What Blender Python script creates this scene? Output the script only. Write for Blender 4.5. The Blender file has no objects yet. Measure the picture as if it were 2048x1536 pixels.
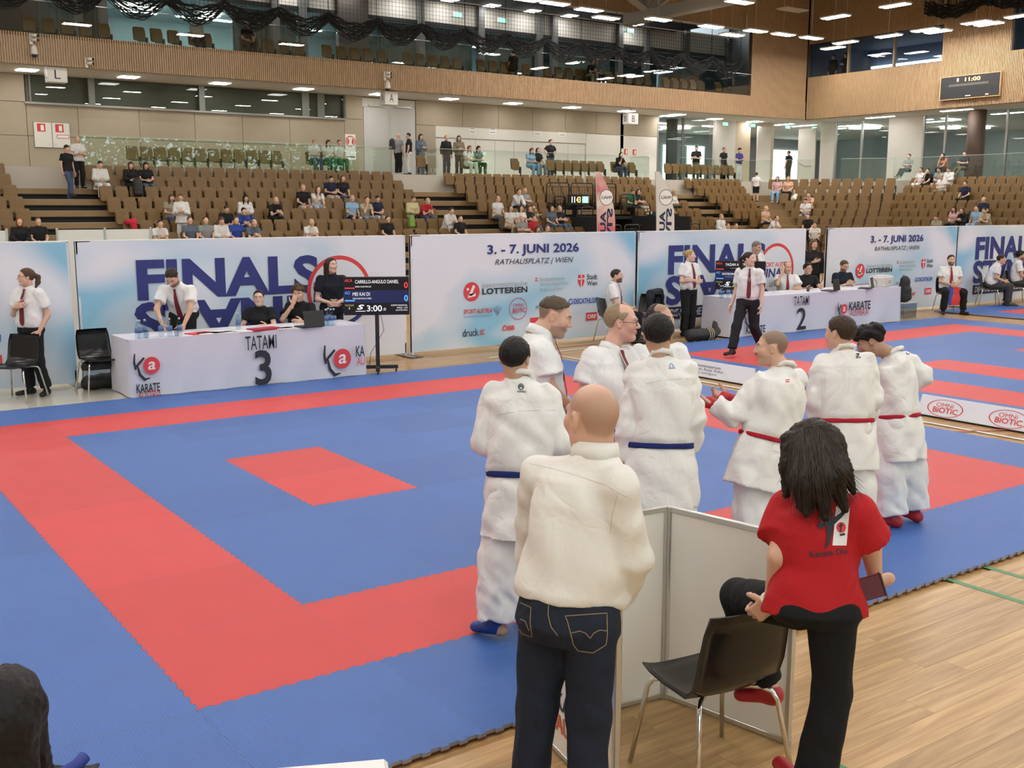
import bpy, math, random
import numpy as np
from mathutils import Vector, Matrix, Euler

# ---------------------------------------------------------------- camera, world, exposure
SC = bpy.context.scene
COL = SC.collection
IMW, IMH = 2048, 1536
CAM_F, CAM_PITCH, CAM_YAW = 2134.2, -0.1635, 0.61747
CAM_P = np.array([-1.5693, -4.8565, 2.4137])
cd = bpy.data.cameras.new('camera')
cd.sensor_fit = 'HORIZONTAL'; cd.sensor_width = 36.0
cd.lens = CAM_F / IMW * 36.0
cd.clip_start = 0.05; cd.clip_end = 400
cam = bpy.data.objects.new('camera', cd); COL.objects.link(cam)
cam.location = CAM_P
cam.rotation_euler = (math.pi / 2 + CAM_PITCH, 0, -CAM_YAW)
SC.camera = cam
SC.view_settings.view_transform = 'Standard'
SC.view_settings.look = 'None'
SC.view_settings.gamma = 1.0
SC.view_settings.exposure = -0.07
SC.view_settings.use_curve_mapping = False
SC.cycles.use_denoising = True
SC.cycles.max_bounces = 7
SC.cycles.diffuse_bounces = 3
SC.cycles.glossy_bounces = 3
SC.cycles.transparent_max_bounces = 12
SC.cycles.transmission_bounces = 4
SC.cycles.sample_clamp_indirect = 6.0
SC.cycles.caustics_reflective = False
SC.cycles.caustics_refractive = False
world = bpy.data.worlds.new('daylight'); SC.world = world
world.use_nodes = True
WB = world.node_tree.nodes['Background']
WB.inputs[0].default_value = (0.80, 0.92, 1.0, 1)
WB.inputs[1].default_value = 6.0
LAMP_HALL = 82.0      # emission of the hall luminaires
LAMP_SOFFIT = 21.0    # emission of the panels under the gallery
LAMP_COL = (1.0, 0.97, 0.935)

_cp, _sp = math.cos(CAM_PITCH), math.sin(CAM_PITCH)
C_FWD = np.array([math.sin(CAM_YAW) * _cp, math.cos(CAM_YAW) * _cp, _sp])
C_RGT = np.array([math.cos(CAM_YAW), -math.sin(CAM_YAW), 0.0])
C_UP = np.cross(C_RGT, C_FWD)
def ray(x, y): return C_FWD + C_RGT * (x - IMW / 2) / CAM_F + C_UP * (IMH / 2 - y) / CAM_F
def gz(x, y, z=0.0):
    d = ray(x, y); return CAM_P + d * (z - CAM_P[2]) / d[2]
def gy(x, y, Y):
    d = ray(x, y); return CAM_P + d * (Y - CAM_P[1]) / d[1]
def gx(x, y, X):
    d = ray(x, y); return CAM_P + d * (X - CAM_P[0]) / d[0]
def gd(x, y, k): return CAM_P + ray(x, y) * k
def topx(P):
    d = np.asarray(P, float) - CAM_P; z = d @ C_FWD
    return IMW / 2 + CAM_F * (d @ C_RGT) / z, IMH / 2 - CAM_F * (d @ C_UP) / z, z
# ---------------------------------------------------------------- materials
MATS = {}
def _new(name):
    m = bpy.data.materials.new(name); m.use_nodes = True
    nt = m.node_tree; b = nt.nodes['Principled BSDF']
    MATS[name] = m
    return m, nt, b
def pm(name, col, rough=0.5, metal=0.0, bump=0.0, bscale=80.0, var=0.0, vscale=6.0, spec=0.5, coat=0.0, sheen=0.0):
    if name in MATS: return MATS[name]
    m, nt, b = _new(name)
    b.inputs['Base Color'].default_value = (*col, 1)
    b.inputs['Roughness'].default_value = rough
    b.inputs['Metallic'].default_value = metal
    b.inputs['Specular IOR Level'].default_value = spec
    b.inputs['Coat Weight'].default_value = coat
    b.inputs['Sheen Weight'].default_value = sheen
    L = nt.links
    if var or bump:
        tc = nt.nodes.new('ShaderNodeTexCoord')
    if var:
        n = nt.nodes.new('ShaderNodeTexNoise'); n.inputs['Scale'].default_value = vscale; n.inputs['Detail'].default_value = 5
        L.new(tc.outputs['Object'], n.inputs['Vector'])
        mx = nt.nodes.new('ShaderNodeMix'); mx.data_type = 'RGBA'
        mx.inputs[6].default_value = tuple(max(0, c * (1 - var)) for c in col) + (1,)
        mx.inputs[7].default_value = tuple(min(1, c * (1 + var)) for c in col) + (1,)
        L.new(n.outputs['Fac'], mx.inputs[0]); L.new(mx.outputs[2], b.inputs['Base Color'])
    if bump:
        n2 = nt.nodes.new('ShaderNodeTexNoise'); n2.inputs['Scale'].default_value = bscale; n2.inputs['Detail'].default_value = 4
        L.new(tc.outputs['Object'], n2.inputs['Vector'])
        bp = nt.nodes.new('ShaderNodeBump'); bp.inputs['Strength'].default_value = bump; bp.inputs['Distance'].default_value = 0.01
        L.new(n2.outputs['Fac'], bp.inputs['Height']); L.new(bp.outputs[0], b.inputs['Normal'])
    return m
def em(name, col, strength):
    if name in MATS: return MATS[name]
    m, nt, b = _new(name)
    b.inputs['Base Color'].default_value = (*[c * .5 for c in col], 1)
    b.inputs['Emission Color'].default_value = (*col, 1)
    b.inputs['Emission Strength'].default_value = strength
    return m
def glass(name, tint=(0.93, 0.97, 0.95), ior=1.5, rough=0.0, mul=1.0):
    if name in MATS: return MATS[name]
    m = bpy.data.materials.new(name); m.use_nodes = True; MATS[name] = m
    nt = m.node_tree; nt.nodes.clear()
    o = nt.nodes.new('ShaderNodeOutputMaterial')
    t = nt.nodes.new('ShaderNodeBsdfTransparent'); t.inputs[0].default_value = (*tint, 1)
    g = nt.nodes.new('ShaderNodeBsdfGlossy'); g.inputs['Roughness'].default_value = rough
    fr = nt.nodes.new('ShaderNodeFresnel'); fr.inputs['IOR'].default_value = ior
    mul_ = nt.nodes.new('ShaderNodeMath'); mul_.operation = 'MULTIPLY'; mul_.use_clamp = True; mul_.inputs[1].default_value = mul
    x = nt.nodes.new('ShaderNodeMixShader')
    L = nt.links
    ge = nt.nodes.new('ShaderNodeNewGeometry'); inv = nt.nodes.new('ShaderNodeMath'); inv.operation = 'SUBTRACT'; inv.inputs[0].default_value = 1.0; both = nt.nodes.new('ShaderNodeMath'); both.operation = 'MULTIPLY'
    L.new(ge.outputs['Backfacing'], inv.inputs[1]); L.new(mul_.outputs[0], both.inputs[0]); L.new(inv.outputs[0], both.inputs[1])
    L.new(fr.outputs[0], mul_.inputs[0]); L.new(both.outputs[0], x.inputs[0]); L.new(t.outputs[0], x.inputs[1]); L.new(g.outputs[0], x.inputs[2]); L.new(x.outputs[0], o.inputs[0])
    return m
def objcol(name, rough=0.8, bump=0.15, bscale=60.0, sheen=0.0, spec=0.3):
    """cloth whose colour is the object's own colour, so alike shapes share one mesh"""
    if name in MATS: return MATS[name]
    m, nt, b = _new(name)
    oi = nt.nodes.new('ShaderNodeObjectInfo')
    nt.links.new(oi.outputs['Color'], b.inputs['Base Color'])
    b.inputs['Roughness'].default_value = rough; b.inputs['Specular IOR Level'].default_value = spec
    b.inputs['Sheen Weight'].default_value = sheen
    if bump:
        tc = nt.nodes.new('ShaderNodeTexCoord')
        n2 = nt.nodes.new('ShaderNodeTexNoise'); n2.inputs['Scale'].default_value = bscale; n2.inputs['Detail'].default_value = 3
        nt.links.new(tc.outputs['Object'], n2.inputs['Vector'])
        bp = nt.nodes.new('ShaderNodeBump'); bp.inputs['Strength'].default_value = bump; bp.inputs['Distance'].default_value = 0.01
        nt.links.new(n2.outputs['Fac'], bp.inputs['Height']); nt.links.new(bp.outputs[0], b.inputs['Normal'])
    return m
def vcol(name, rough=0.5, sss=0.0, spec=0.4, bump=0.0, bscale=300.0, stretch=(1, 1, 1)):
    if name in MATS: return MATS[name]
    m, nt, b = _new(name)
    a = nt.nodes.new('ShaderNodeVertexColor'); a.layer_name = 'Col'
    nt.links.new(a.outputs['Color'], b.inputs['Base Color'])
    b.inputs['Roughness'].default_value = rough; b.inputs['Specular IOR Level'].default_value = spec
    if sss:
        b.inputs['Subsurface Weight'].default_value = sss; b.inputs['Subsurface Radius'].default_value = (0.02, 0.008, 0.004); b.inputs['Subsurface Scale'].default_value = 0.3
    if bump:
        tc = nt.nodes.new('ShaderNodeTexCoord')
        mp = nt.nodes.new('ShaderNodeMapping'); mp.inputs['Scale'].default_value = stretch
        n2 = nt.nodes.new('ShaderNodeTexNoise'); n2.inputs['Scale'].default_value = bscale; n2.inputs['Detail'].default_value = 3
        nt.links.new(tc.outputs['Object'], mp.inputs['Vector']); nt.links.new(mp.outputs[0], n2.inputs['Vector'])
        bp = nt.nodes.new('ShaderNodeBump'); bp.inputs['Strength'].default_value = bump; bp.inputs['Distance'].default_value = 0.01
        nt.links.new(n2.outputs['Fac'], bp.inputs['Height']); nt.links.new(bp.outputs[0], b.inputs['Normal'])
    return m

# ---------------------------------------------------------------- mesh building
def link(o, parent=None):
    COL.objects.link(o)
    if parent is not None: o.parent = parent
    return o
def tag(o, label=None, cat=None, group=None, kind=None):
    if label: o['label'] = label
    if cat: o['category'] = cat
    if group: o['group'] = group
    if kind: o['kind'] = kind
    return o
def empty(name, loc=(0, 0, 0), rz=0.0, label=None, cat=None, group=None):
    o = bpy.data.objects.new(name, None); o.empty_display_size = 0.1
    o.location = loc; o.rotation_euler = (0, 0, rz); COL.objects.link(o)
    return tag(o, label, cat, group)
def meshobj(name, me, parent=None, loc=None, rz=None):
    o = bpy.data.objects.new(name, me)
    if loc is not None: o.location = loc
    if rz is not None: o.rotation_euler = (0, 0, rz)
    return link(o, parent)
class MB:
    def __init__(s): s.v = []; s.f = []; s.m = []; s.sm = []
    def add(s, vs, fs, mi=0, smooth=False):
        b = len(s.v); s.v.extend([tuple(map(float, p)) for p in vs])
        for f in fs: s.f.append([b + i for i in f]); s.m.append(mi); s.sm.append(smooth)
        return s
    def box(s, c, d, mi=0, R=None, bev=0.0):
        c = np.asarray(c, float); hx, hy, hz = [x / 2 for x in d]
        if bev > 0:
            bev = min(bev, hx * .9, hy * .9, hz * .9)
            P = []
            for sz in (-1, 1):
                for sy in (-1, 1):
                    for sx in (-1, 1):
                        P += [(sx * (hx - bev), sy * (hy - bev), sz * hz), (sx * (hx - bev), sy * hy, sz * (hz - bev)), (sx * hx, sy * (hy - bev), sz * (hz - bev))]
            i = lambda sx, sy, sz, k: ((sz > 0) * 4 + (sy > 0) * 2 + (sx > 0)) * 3 + k
            F = []
            for z in (-1, 1):
                F.append([i(-1, -1, z, 0), i(1, -1, z, 0), i(1, 1, z, 0), i(-1, 1, z, 0)][::z])
                F.append([i(-1, z, -1, 1), i(-1, z, 1, 1), i(1, z, 1, 1), i(1, z, -1, 1)][::z])
                F.append([i(z, -1, -1, 2), i(z, 1, -1, 2), i(z, 1, 1, 2), i(z, -1, 1, 2)][::z])
            for a in (-1, 1):
                for b in (-1, 1):
                    q = a * b
                    F.append([i(-1, a, b, 0), i(1, a, b, 0), i(1, a, b, 1), i(-1, a, b, 1)][::-q])
                    F.append([i(a, -1, b, 0), i(a, 1, b, 0), i(a, 1, b, 2), i(a, -1, b, 2)][::q])
                    F.append([i(a, b, -1, 1), i(a, b, 1, 1), i(a, b, 1, 2), i(a, b, -1, 2)][::-q])
                    for e in (-1, 1):
                        F.append([i(a, b, e, 0), i(a, b, e, 1), i(a, b, e, 2)][::-(q * e)])
        else:
            P = [(x * hx, y * hy, z * hz) for z in (-1, 1) for y in (-1, 1) for x in (-1, 1)]
            F = [[0, 2, 3, 1], [4, 5, 7, 6], [0, 1, 5, 4], [2, 6, 7, 3], [0, 4, 6, 2], [1, 3, 7, 5]]
        P = np.array(P)
        if R is not None: P = P @ np.asarray(R).T
        return s.add(P + c, F, mi)
    def quad(s, a, b, c, d, mi=0): return s.add([a, b, c, d], [[0, 1, 2, 3]], mi)
    def tube(s, pts, r, n=8, mi=0, cap=True, smooth=True, closed=False):
        pts = [np.asarray(p, float) for p in pts]; N = len(pts)
        rs = list(r) if hasattr(r, '__len__') else [r] * N
        tang = []
        for i in range(N):
            a = pts[(i - 1) % N] if (closed or i > 0) else pts[i]; b = pts[(i + 1) % N] if (closed or i < N - 1) else pts[i]
            t = b - a; tang.append(t / (np.linalg.norm(t) + 1e-12))
        ref = np.array([0, 0, 1.0]) if abs(tang[0][2]) < .9 else np.array([1.0, 0, 0])
        u = np.cross(tang[0], ref); u /= np.linalg.norm(u)
        V = []
        for i in range(N):
            t = tang[i]; u = u - t * (u @ t); u /= np.linalg.norm(u); w = np.cross(t, u)
            for k in range(n):
                a = 2 * math.pi * k / n; V.append(pts[i] + rs[i] * (math.cos(a) * u + math.sin(a) * w))
        F = []
        for i in range(N if closed else N - 1):
            j = (i + 1) % N
            for k in range(n): F.append([i * n + k, i * n + (k + 1) % n, j * n + (k + 1) % n, j * n + k])
        s.add(V, F, mi, smooth)
        if cap and not closed:
            b = len(s.v) - len(V)
            s.f.append([b + k for k in range(n)][::-1]); s.m.append(mi); s.sm.append(False)
            s.f.append([b + (N - 1) * n + k for k in range(n)]); s.m.append(mi); s.sm.append(False)
        return s
    def lathe(s, prof, c=(0, 0, 0), n=16, mi=0, smooth=True):
        c = np.asarray(c, float); V = []
        for r, z in prof:
            for k in range(n):
                a = 2 * math.pi * k / n; V.append(c + np.array([r * math.cos(a), r * math.sin(a), z]))
        F = [[i * n + k, i * n + (k + 1) % n, (i + 1) * n + (k + 1) % n, (i + 1) * n + k] for i in range(len(prof) - 1) for k in range(n)]
        F2 = [list(range(n))[::-1], [(len(prof) - 1) * n + k for k in range(n)]]
        b = len(s.v); s.add(V, F, mi, smooth)
        for f in F2: s.f.append([b + i for i in f]); s.m.append(mi); s.sm.append(False)
        return s
    def prism(s, poly, h0, h1, mi=0, fr=None, mside=None):
        """poly in the (x, y) of frame fr = (origin, ex, ey, ez), from h0 to h1 along ez"""
        if fr is None: fr = (np.zeros(3), np.array([1., 0, 0]), np.array([0, 1., 0]), np.array([0, 0, 1.]))
        O, X, Y, Z = [np.asarray(a, float) for a in fr]; n = len(poly)
        V = [O + X * p[0] + Y * p[1] + Z * h0 for p in poly] + [O + X * p[0] + Y * p[1] + Z * h1 for p in poly]
        b = len(s.v); s.add(V, [[i, (i + 1) % n, n + (i + 1) % n, n + i] for i in range(n)], mi if mside is None else mside)
        s.f.append([b + i for i in range(n)][::-1]); s.m.append(mi if mside is None else mside); s.sm.append(False)
        s.f.append([b + n + i for i in range(n)]); s.m.append(mi); s.sm.append(False)
        return s
    def mesh(s, name, mats):
        me = bpy.data.meshes.new(name); me.from_pydata(s.v, [], s.f)
        for m in (mats if isinstance(mats, (list, tuple)) else [mats]): me.materials.append(m)
        me.polygons.foreach_set('material_index', s.m); me.polygons.foreach_set('use_smooth', s.sm)
        me.update(); return me
    def build(s, name, mats, parent=None, loc=None, rz=None): return meshobj(name, s.mesh(name, mats), parent, loc, rz)
def copy_tree(o, parent=None):
    c = o.copy(); COL.objects.link(c); c.parent = parent
    for ch in list(o.children): copy_tree(ch, c)
    return c
def struct(o): o['kind'] = 'structure'; return o

def frame_on(O, ex, n):
    ex = np.asarray(ex, float); ex /= np.linalg.norm(ex); n = np.asarray(n, float); n /= np.linalg.norm(n)
    return np.asarray(O, float), ex, np.cross(n, ex), n
TXT = bpy.data.scenes.new('lettering_workshop')
def text(txt, fr, x, y, w, h, mat, parent, name='lettering', bold=0.0, shear=0.0, rot=0.0, off=0.003, flipx=False, sp=1.0):
    """flat print: text fitted into the box centred on (x, y), w by h metres, in the plane of frame fr"""
    cu = bpy.data.curves.new(name, 'FONT'); cu.body = txt; cu.size = 1.0; cu.offset = bold; cu.shear = shear; cu.resolution_u = 3; cu.space_character = sp
    cu.fill_mode = 'FRONT'
    to = bpy.data.objects.new(name, cu); TXT.collection.objects.link(to)
    with bpy.context.temp_override(scene=TXT, view_layer=TXT.view_layers[0]):
        dg = bpy.context.evaluated_depsgraph_get()
        me = bpy.data.meshes.new_from_object(to.evaluated_get(dg)); me.name = name
    bpy.data.objects.remove(to); bpy.data.curves.remove(cu)
    n = len(me.vertices); P = np.empty(n * 3); me.vertices.foreach_get('co', P); P = P.reshape(-1, 3)
    lo, hi = P.min(0), P.max(0)
    q = (P - (lo + hi) / 2) / np.maximum(hi - lo, 1e-6)
    if flipx: q[:, 0] *= -1
    q[:, 0] *= w; q[:, 1] *= h
    c, s = math.cos(rot), math.sin(rot)
    X = x + c * q[:, 0] - s * q[:, 1]; Y = y + s * q[:, 0] + c * q[:, 1]
    O, ex, ey, ez = fr
    W = O + X[:, None] * ex + Y[:, None] * ey + off * ez
    me.vertices.foreach_set('co', W.astype(np.float32).ravel())
    me.materials.clear(); me.materials.append(mat); me.update()
    o = bpy.data.objects.new(name, me); link(o, parent)
    if parent is not None: o.matrix_parent_inverse = Matrix.Identity(4)
    return o
def flat(poly, fr, mat, parent, name, off=0.002, th=0.0):
    """flat printed shape (polygon in frame fr)"""
    O, ex, ey, ez = fr
    me = bpy.data.meshes.new(name)
    me.from_pydata([tuple(O + ex * p[0] + ey * p[1] + ez * off) for p in poly], [], [list(range(len(poly)))])
    me.materials.append(mat); me.update()
    return meshobj(name, me, parent)
def ring_poly(cx, cy, r0, r1, a0, a1, n=40):
    A = np.linspace(a0, a1, n)
    return [(cx + r1 * math.cos(a), cy + r1 * math.sin(a)) for a in A] + [(cx + r0 * math.cos(a), cy + r0 * math.sin(a)) for a in A[::-1]]
def ell_poly(cx, cy, rx, ry, n=36): return [(cx + rx * math.cos(2 * math.pi * k / n), cy + ry * math.sin(2 * math.pi * k / n)) for k in range(n)]
def rect(x0, y0, x1, y1): return [(x0, y0), (x1, y0), (x1, y1), (x0, y1)]
def stroke(pts, w):
    """polygon of a brush stroke along pts with half widths w"""
    P = [np.array(p, float) for p in pts]; n = len(P); Lf, Rt = [], []
    for i in range(n):
        t = P[min(i + 1, n - 1)] - P[max(i - 1, 0)]; t /= np.linalg.norm(t) + 1e-9; nn = np.array([-t[1], t[0]])
        ww = w[i] if hasattr(w, '__len__') else w
        Lf.append(tuple(P[i] + nn * ww)); Rt.append(tuple(P[i] - nn * ww))
    return Lf + Rt[::-1]
# ---------------------------------------------------------------- people: continuous surfaces from distance fields
def V3(*a): return np.array(a, float)
def nrm(v): return v / (np.linalg.norm(v) + 1e-12)
class Field:
    def __init__(s, lo, hi, h):
        s.h = h; s.lo = np.asarray(lo, float) - 3 * h
        n = np.ceil((np.asarray(hi, float) + 3 * h - s.lo) / h).astype(int) + 1
        s.n = n; s.D = np.full(n, 9.0, np.float32)
        s.ax = [(s.lo[i] + h * np.arange(n[i])).astype(np.float32) for i in range(3)]
    def sub(s, lo, hi, pad):
        i0 = np.maximum(np.floor((np.asarray(lo) - pad - s.lo) / s.h).astype(int), 0)
        i1 = np.minimum(np.ceil((np.asarray(hi) + pad - s.lo) / s.h).astype(int) + 1, s.n)
        if np.any(i1 <= i0): return None, None
        sl = tuple(slice(a, b) for a, b in zip(i0, i1))
        return sl, (s.ax[0][sl[0]][:, None, None], s.ax[1][sl[1]][None, :, None], s.ax[2][sl[2]][None, None, :])
    def put(s, sl, d, k, mode='u'):
        A = s.D[sl]
        if mode == 'u':
            if k > 0:
                hh = np.clip(0.5 + 0.5 * (A - d) / k, 0, 1); A[...] = A + (d - A) * hh - k * hh * (1 - hh)
            else: np.minimum(A, d, out=A)
        elif mode == 's':
            if k > 0:
                hh = np.clip(0.5 - 0.5 * (A + d) / k, 0, 1); A[...] = A + (-d - A) * hh + k * hh * (1 - hh)
            else: np.maximum(A, -d, out=A)
    def cone(s, a, b, ra, rb, k=0.02, flat=(0, 0), sq=None, mode='u', fold=None):
        """tapered limb from a to b; sq = (direction, factor) squashes the section along a direction"""
        a = np.asarray(a, float); b = np.asarray(b, float); R = max(ra, rb) * 1.05
        sl, g = s.sub(np.minimum(a, b) - R, np.maximum(a, b) + R, k + 2.5 * s.h)
        if sl is None: return
        ab = b - a; L2 = float(ab @ ab) + 1e-9; L = math.sqrt(L2)
        px, py, pz = g[0] - a[0], g[1] - a[1], g[2] - a[2]
        t0 = (px * ab[0] + py * ab[1] + pz * ab[2]) / L2
        t = np.clip(t0, 0, 1)
        qx, qy, qz = px - t * ab[0], py - t * ab[1], pz - t * ab[2]
        if flat[0] or flat[1]:
            lo = t0 if flat[0] else t; hi = t0 if flat[1] else t
            tt = np.where(t0 < 0, lo, np.where(t0 > 1, hi, t0)); qx, qy, qz = px - tt * ab[0], py - tt * ab[1], pz - tt * ab[2]
        r = ra + (rb - ra) * t
        if sq is not None:
            d_ = sq[0]; c = qx * d_[0] + qy * d_[1] + qz * d_[2]; e = 1.0 / sq[1] - 1.0
            qx = qx + c * e * d_[0]; qy = qy + c * e * d_[1]; qz = qz + c * e * d_[2]
        d = np.sqrt(qx * qx + qy * qy + qz * qz) - r
        if flat[0]: d = np.maximum(d, -t0 * L)
        if flat[1]: d = np.maximum(d, (t0 - 1) * L)
        if fold is not None: d = d + fold(*g)
        s.put(sl, d, k, mode)
    def ell(s, c, r, R=None, k=0.02, mode='u'):
        c = np.asarray(c, float); r = np.asarray(r, float); m = r.max() if R is not None else r
        sl, g = s.sub(c - m, c + m, k + 2.5 * s.h)
        if sl is None: return
        p = [g[i] - c[i] for i in range(3)]
        if R is not None: p = [p[0] * R[j][0] + p[1] * R[j][1] + p[2] * R[j][2] for j in range(3)]
        k0 = np.sqrt((p[0] / r[0]) ** 2 + (p[1] / r[1]) ** 2 + (p[2] / r[2]) ** 2)
        k1 = np.sqrt((p[0] / r[0] ** 2) ** 2 + (p[1] / r[1] ** 2) ** 2 + (p[2] / r[2] ** 2) ** 2) + 1e-9
        s.put(sl, k0 * (k0 - 1) / k1, k, mode)
    def box(s, c, hs, R, rad=0.01, k=0.01, mode='u'):
        c = np.asarray(c, float); m = float(np.linalg.norm(hs)) + rad
        sl, g = s.sub(c - m, c + m, k + 2.5 * s.h)
        if sl is None: return
        p = [g[i] - c[i] for i in range(3)]
        p = [p[0] * R[j][0] + p[1] * R[j][1] + p[2] * R[j][2] for j in range(3)]
        q = [np.abs(p[j]) - hs[j] + rad for j in range(3)]
        d = np.sqrt(sum(np.maximum(x, 0) ** 2 for x in q)) + np.minimum(np.maximum(np.maximum(q[0], q[1]), q[2]), 0) - rad
        s.put(sl, d, k, mode)
    def loft(s, O, ex, ey, ez, lv, k=0.02, n=2.3, fold=None, extra=None):
        """lv: rows (s, cx, cy, rx, ry) along ez"""
        lv = np.array(lv, float); S = lv[:, 0]
        R = max(lv[:, 3].max(), lv[:, 4].max()) + max(abs(lv[:, 1]).max(), abs(lv[:, 2]).max())
        E = [O + ez * t for t in (S[0], S[-1])]
        sl, g = s.sub(np.minimum(*E) - R, np.maximum(*E) + R, k + 2.5 * s.h)
        if sl is None: return
        p = [g[i] - O[i] for i in range(3)]
        x = p[0] * ex[0] + p[1] * ex[1] + p[2] * ex[2]; y = p[0] * ey[0] + p[1] * ey[1] + p[2] * ey[2]; z = p[0] * ez[0] + p[1] * ez[1] + p[2] * ez[2]
        I = lambda c: np.interp(z, S, lv[:, c]).astype(np.float32)
        rx, ry = I(3), I(4); xx = np.abs(x - I(1)) / rx; yy = np.abs(y - I(2)) / ry
        d = ((xx ** n + yy ** n) ** (1.0 / n) - 1) * np.minimum(rx, ry)
        d = np.maximum(np.maximum(d, z - S[-1]), S[0] - z)
        if extra is not None: d = extra(d, x, y, z)
        if fold is not None: d = d + fold(*g)
        s.put(sl, d, k)
    def cut(s, P, n):
        """remove what lies on the side of P that n points to"""
        d = (s.ax[0] - P[0])[:, None, None] * n[0] + (s.ax[1] - P[1])[None, :, None] * n[1] + (s.ax[2] - P[2])[None, None, :] * n[2]
        np.maximum(s.D, d.astype(np.float32), out=s.D)
    def nets(s):
        D = s.D; neg = D < 0
        N = [k - 1 for k in D.shape]
        cn = [(i, j, k) for i in (0, 1) for j in (0, 1) for k in (0, 1)]
        cnt = np.zeros(N, np.int8)
        for i, j, k in cn: cnt += neg[i:N[0] + i, j:N[1] + j, k:N[2] + k]
        act = (cnt > 0) & (cnt < 8)
        idx = np.argwhere(act)
        if len(idx) == 0: return np.zeros((0, 3)), np.zeros((0, 4), int)
        ids = np.full(N, -1, np.int32); ids[act] = np.arange(len(idx))
        cv = np.stack([D[idx[:, 0] + i, idx[:, 1] + j, idx[:, 2] + k] for i, j, k in cn], 1)
        acc = np.zeros((len(idx), 3)); num = np.zeros(len(idx))
        for a in range(8):
            for b in range(a + 1, 8):
                df = [cn[b][q] - cn[a][q] for q in range(3)]
                if sum(map(abs, df)) != 1: continue
                A, B = cv[:, a], cv[:, b]; m = (A < 0) != (B < 0)
                t = np.where(m, A / np.where(m, A - B, 1), 0)
                for q in range(3): acc[:, q] += np.where(m, cn[a][q] + t * df[q], 0)
                num += m
        V = s.lo + s.h * (idx + acc / num[:, None])
        Q = []
        for ax in range(3):
            o1, o2 = (ax + 1) % 3, (ax + 2) % 3
            sa = [slice(1, -1)] * 3; sa[ax] = slice(0, -1); sb = [slice(1, -1)] * 3; sb[ax] = slice(1, None)
            A, B = neg[tuple(sa)], neg[tuple(sb)]
            for flip, M in ((0, A & ~B), (1, ~A & B)):
                e = np.argwhere(M)
                if len(e) == 0: continue
                base = e.copy(); base[:, o1] += 1; base[:, o2] += 1
                def cell(d1, d2):
                    c = base.copy(); c[:, o1] -= d1; c[:, o2] -= d2; return ids[c[:, 0], c[:, 1], c[:, 2]]
                q = np.stack([cell(1, 1), cell(0, 1), cell(0, 0), cell(1, 0)], 1)
                Q.append(q[:, ::-1] if flip else q)
        Q = np.concatenate(Q); Q = Q[(Q >= 0).all(1)]
        return V, Q
def relax(V, Q, it=1, f=0.5):
    for _ in range(it):
        A = np.zeros_like(V); c = np.zeros(len(V))
        for a, b in ((0, 1), (1, 2), (2, 3), (3, 0)):
            np.add.at(A, Q[:, a], V[Q[:, b]]); np.add.at(c, Q[:, a], 1); np.add.at(A, Q[:, b], V[Q[:, a]]); np.add.at(c, Q[:, b], 1)
        V = V + f * (A / np.maximum(c, 1)[:, None] - V)
    return V
def qmesh(name, V, Q, mat, cols=None, smooth=True):
    me = bpy.data.meshes.new(name); n, q = len(V), len(Q)
    me.vertices.add(n); me.vertices.foreach_set('co', V.astype(np.float32).ravel())
    me.loops.add(q * 4); me.loops.foreach_set('vertex_index', Q.astype(np.int32).ravel())
    me.polygons.add(q); me.polygons.foreach_set('loop_start', (np.arange(q) * 4).astype(np.int32))
    try: me.polygons.foreach_set('loop_total', np.full(q, 4, np.int32))
    except Exception: pass
    me.polygons.foreach_set('use_smooth', np.full(q, smooth))
    for m in (mat if isinstance(mat, (list, tuple)) else [mat]): me.materials.append(m)
    if cols is not None:
        ca = me.color_attributes.new('Col', 'FLOAT_COLOR', 'POINT')
        ca.data.foreach_set('color', np.concatenate([cols, np.ones((n, 1))], 1).astype(np.float32).ravel())
    me.update(calc_edges=True); me.validate()
    return me
def join(parts):
    V, Q, o = [], [], 0
    for v, q in parts: V.append(v); Q.append(q + o); o += len(v)
    return np.concatenate(V), np.concatenate(Q)
def folds(seed, amp, scale, an=(1, 1, 1), n=5):
    rg = np.random.RandomState(seed); W = []
    for i in range(n):
        w = nrm(rg.normal(size=3)) * np.array(an) * (2 * math.pi / scale) * rg.uniform(.7, 1.5); W.append((w, rg.uniform(0, 6.28), rg.uniform(.5, 1)))
    tot = sum(w[2] for w in W)
    def f(x, y, z):
        o = 0
        for w, ph, a in W:
            u = x * w[0] + y * w[1] + z * w[2] + ph
            u2 = x * w[1] * .6 - y * w[2] * .5 + z * w[0] * .6 + ph * 2
            o = o + a * np.sin(u + 1.1 * np.sin(u2))
        return (o * (amp / tot * 2)).astype(np.float32)
    return f

STAND = dict(anL=(-.10, -.02, .085), knL=(-.10, .02, .49), hipL=(-.088, 0, .91), anR=(.10, -.02, .085), knR=(.10, .02, .49), hipR=(.088, 0, .91),
    pel=(0, 0, .93), neck=(0, -.015, 1.475), head=(0, .02, 1.635), shL=(-.175, -.01, 1.415), shR=(.175, -.01, 1.415),
    elL=(-.235, -.03, 1.13), elR=(.235, -.03, 1.13), wrL=(-.245, .03, .885), wrR=(.245, .03, .885), toeL=(-.13, .17, .03), toeR=(.13, .17, .03))
SIT = dict(STAND, pel=(0, 0, .52), hipL=(-.088, .03, .50), hipR=(.088, .03, .50), knL=(-.13, .45, .50), knR=(.13, .45, .50), anL=(-.13, .44, .085), anR=(.13, .44, .085),
    toeL=(-.15, .62, .03), toeR=(.15, .62, .03), neck=(0, .03, 1.05), head=(0, .08, 1.20), shL=(-.175, .03, .99), shR=(.175, .03, .99),
    elL=(-.22, .10, .72), elR=(.22, .10, .72), wrL=(-.13, .33, .62), wrR=(.13, .33, .62))
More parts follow.
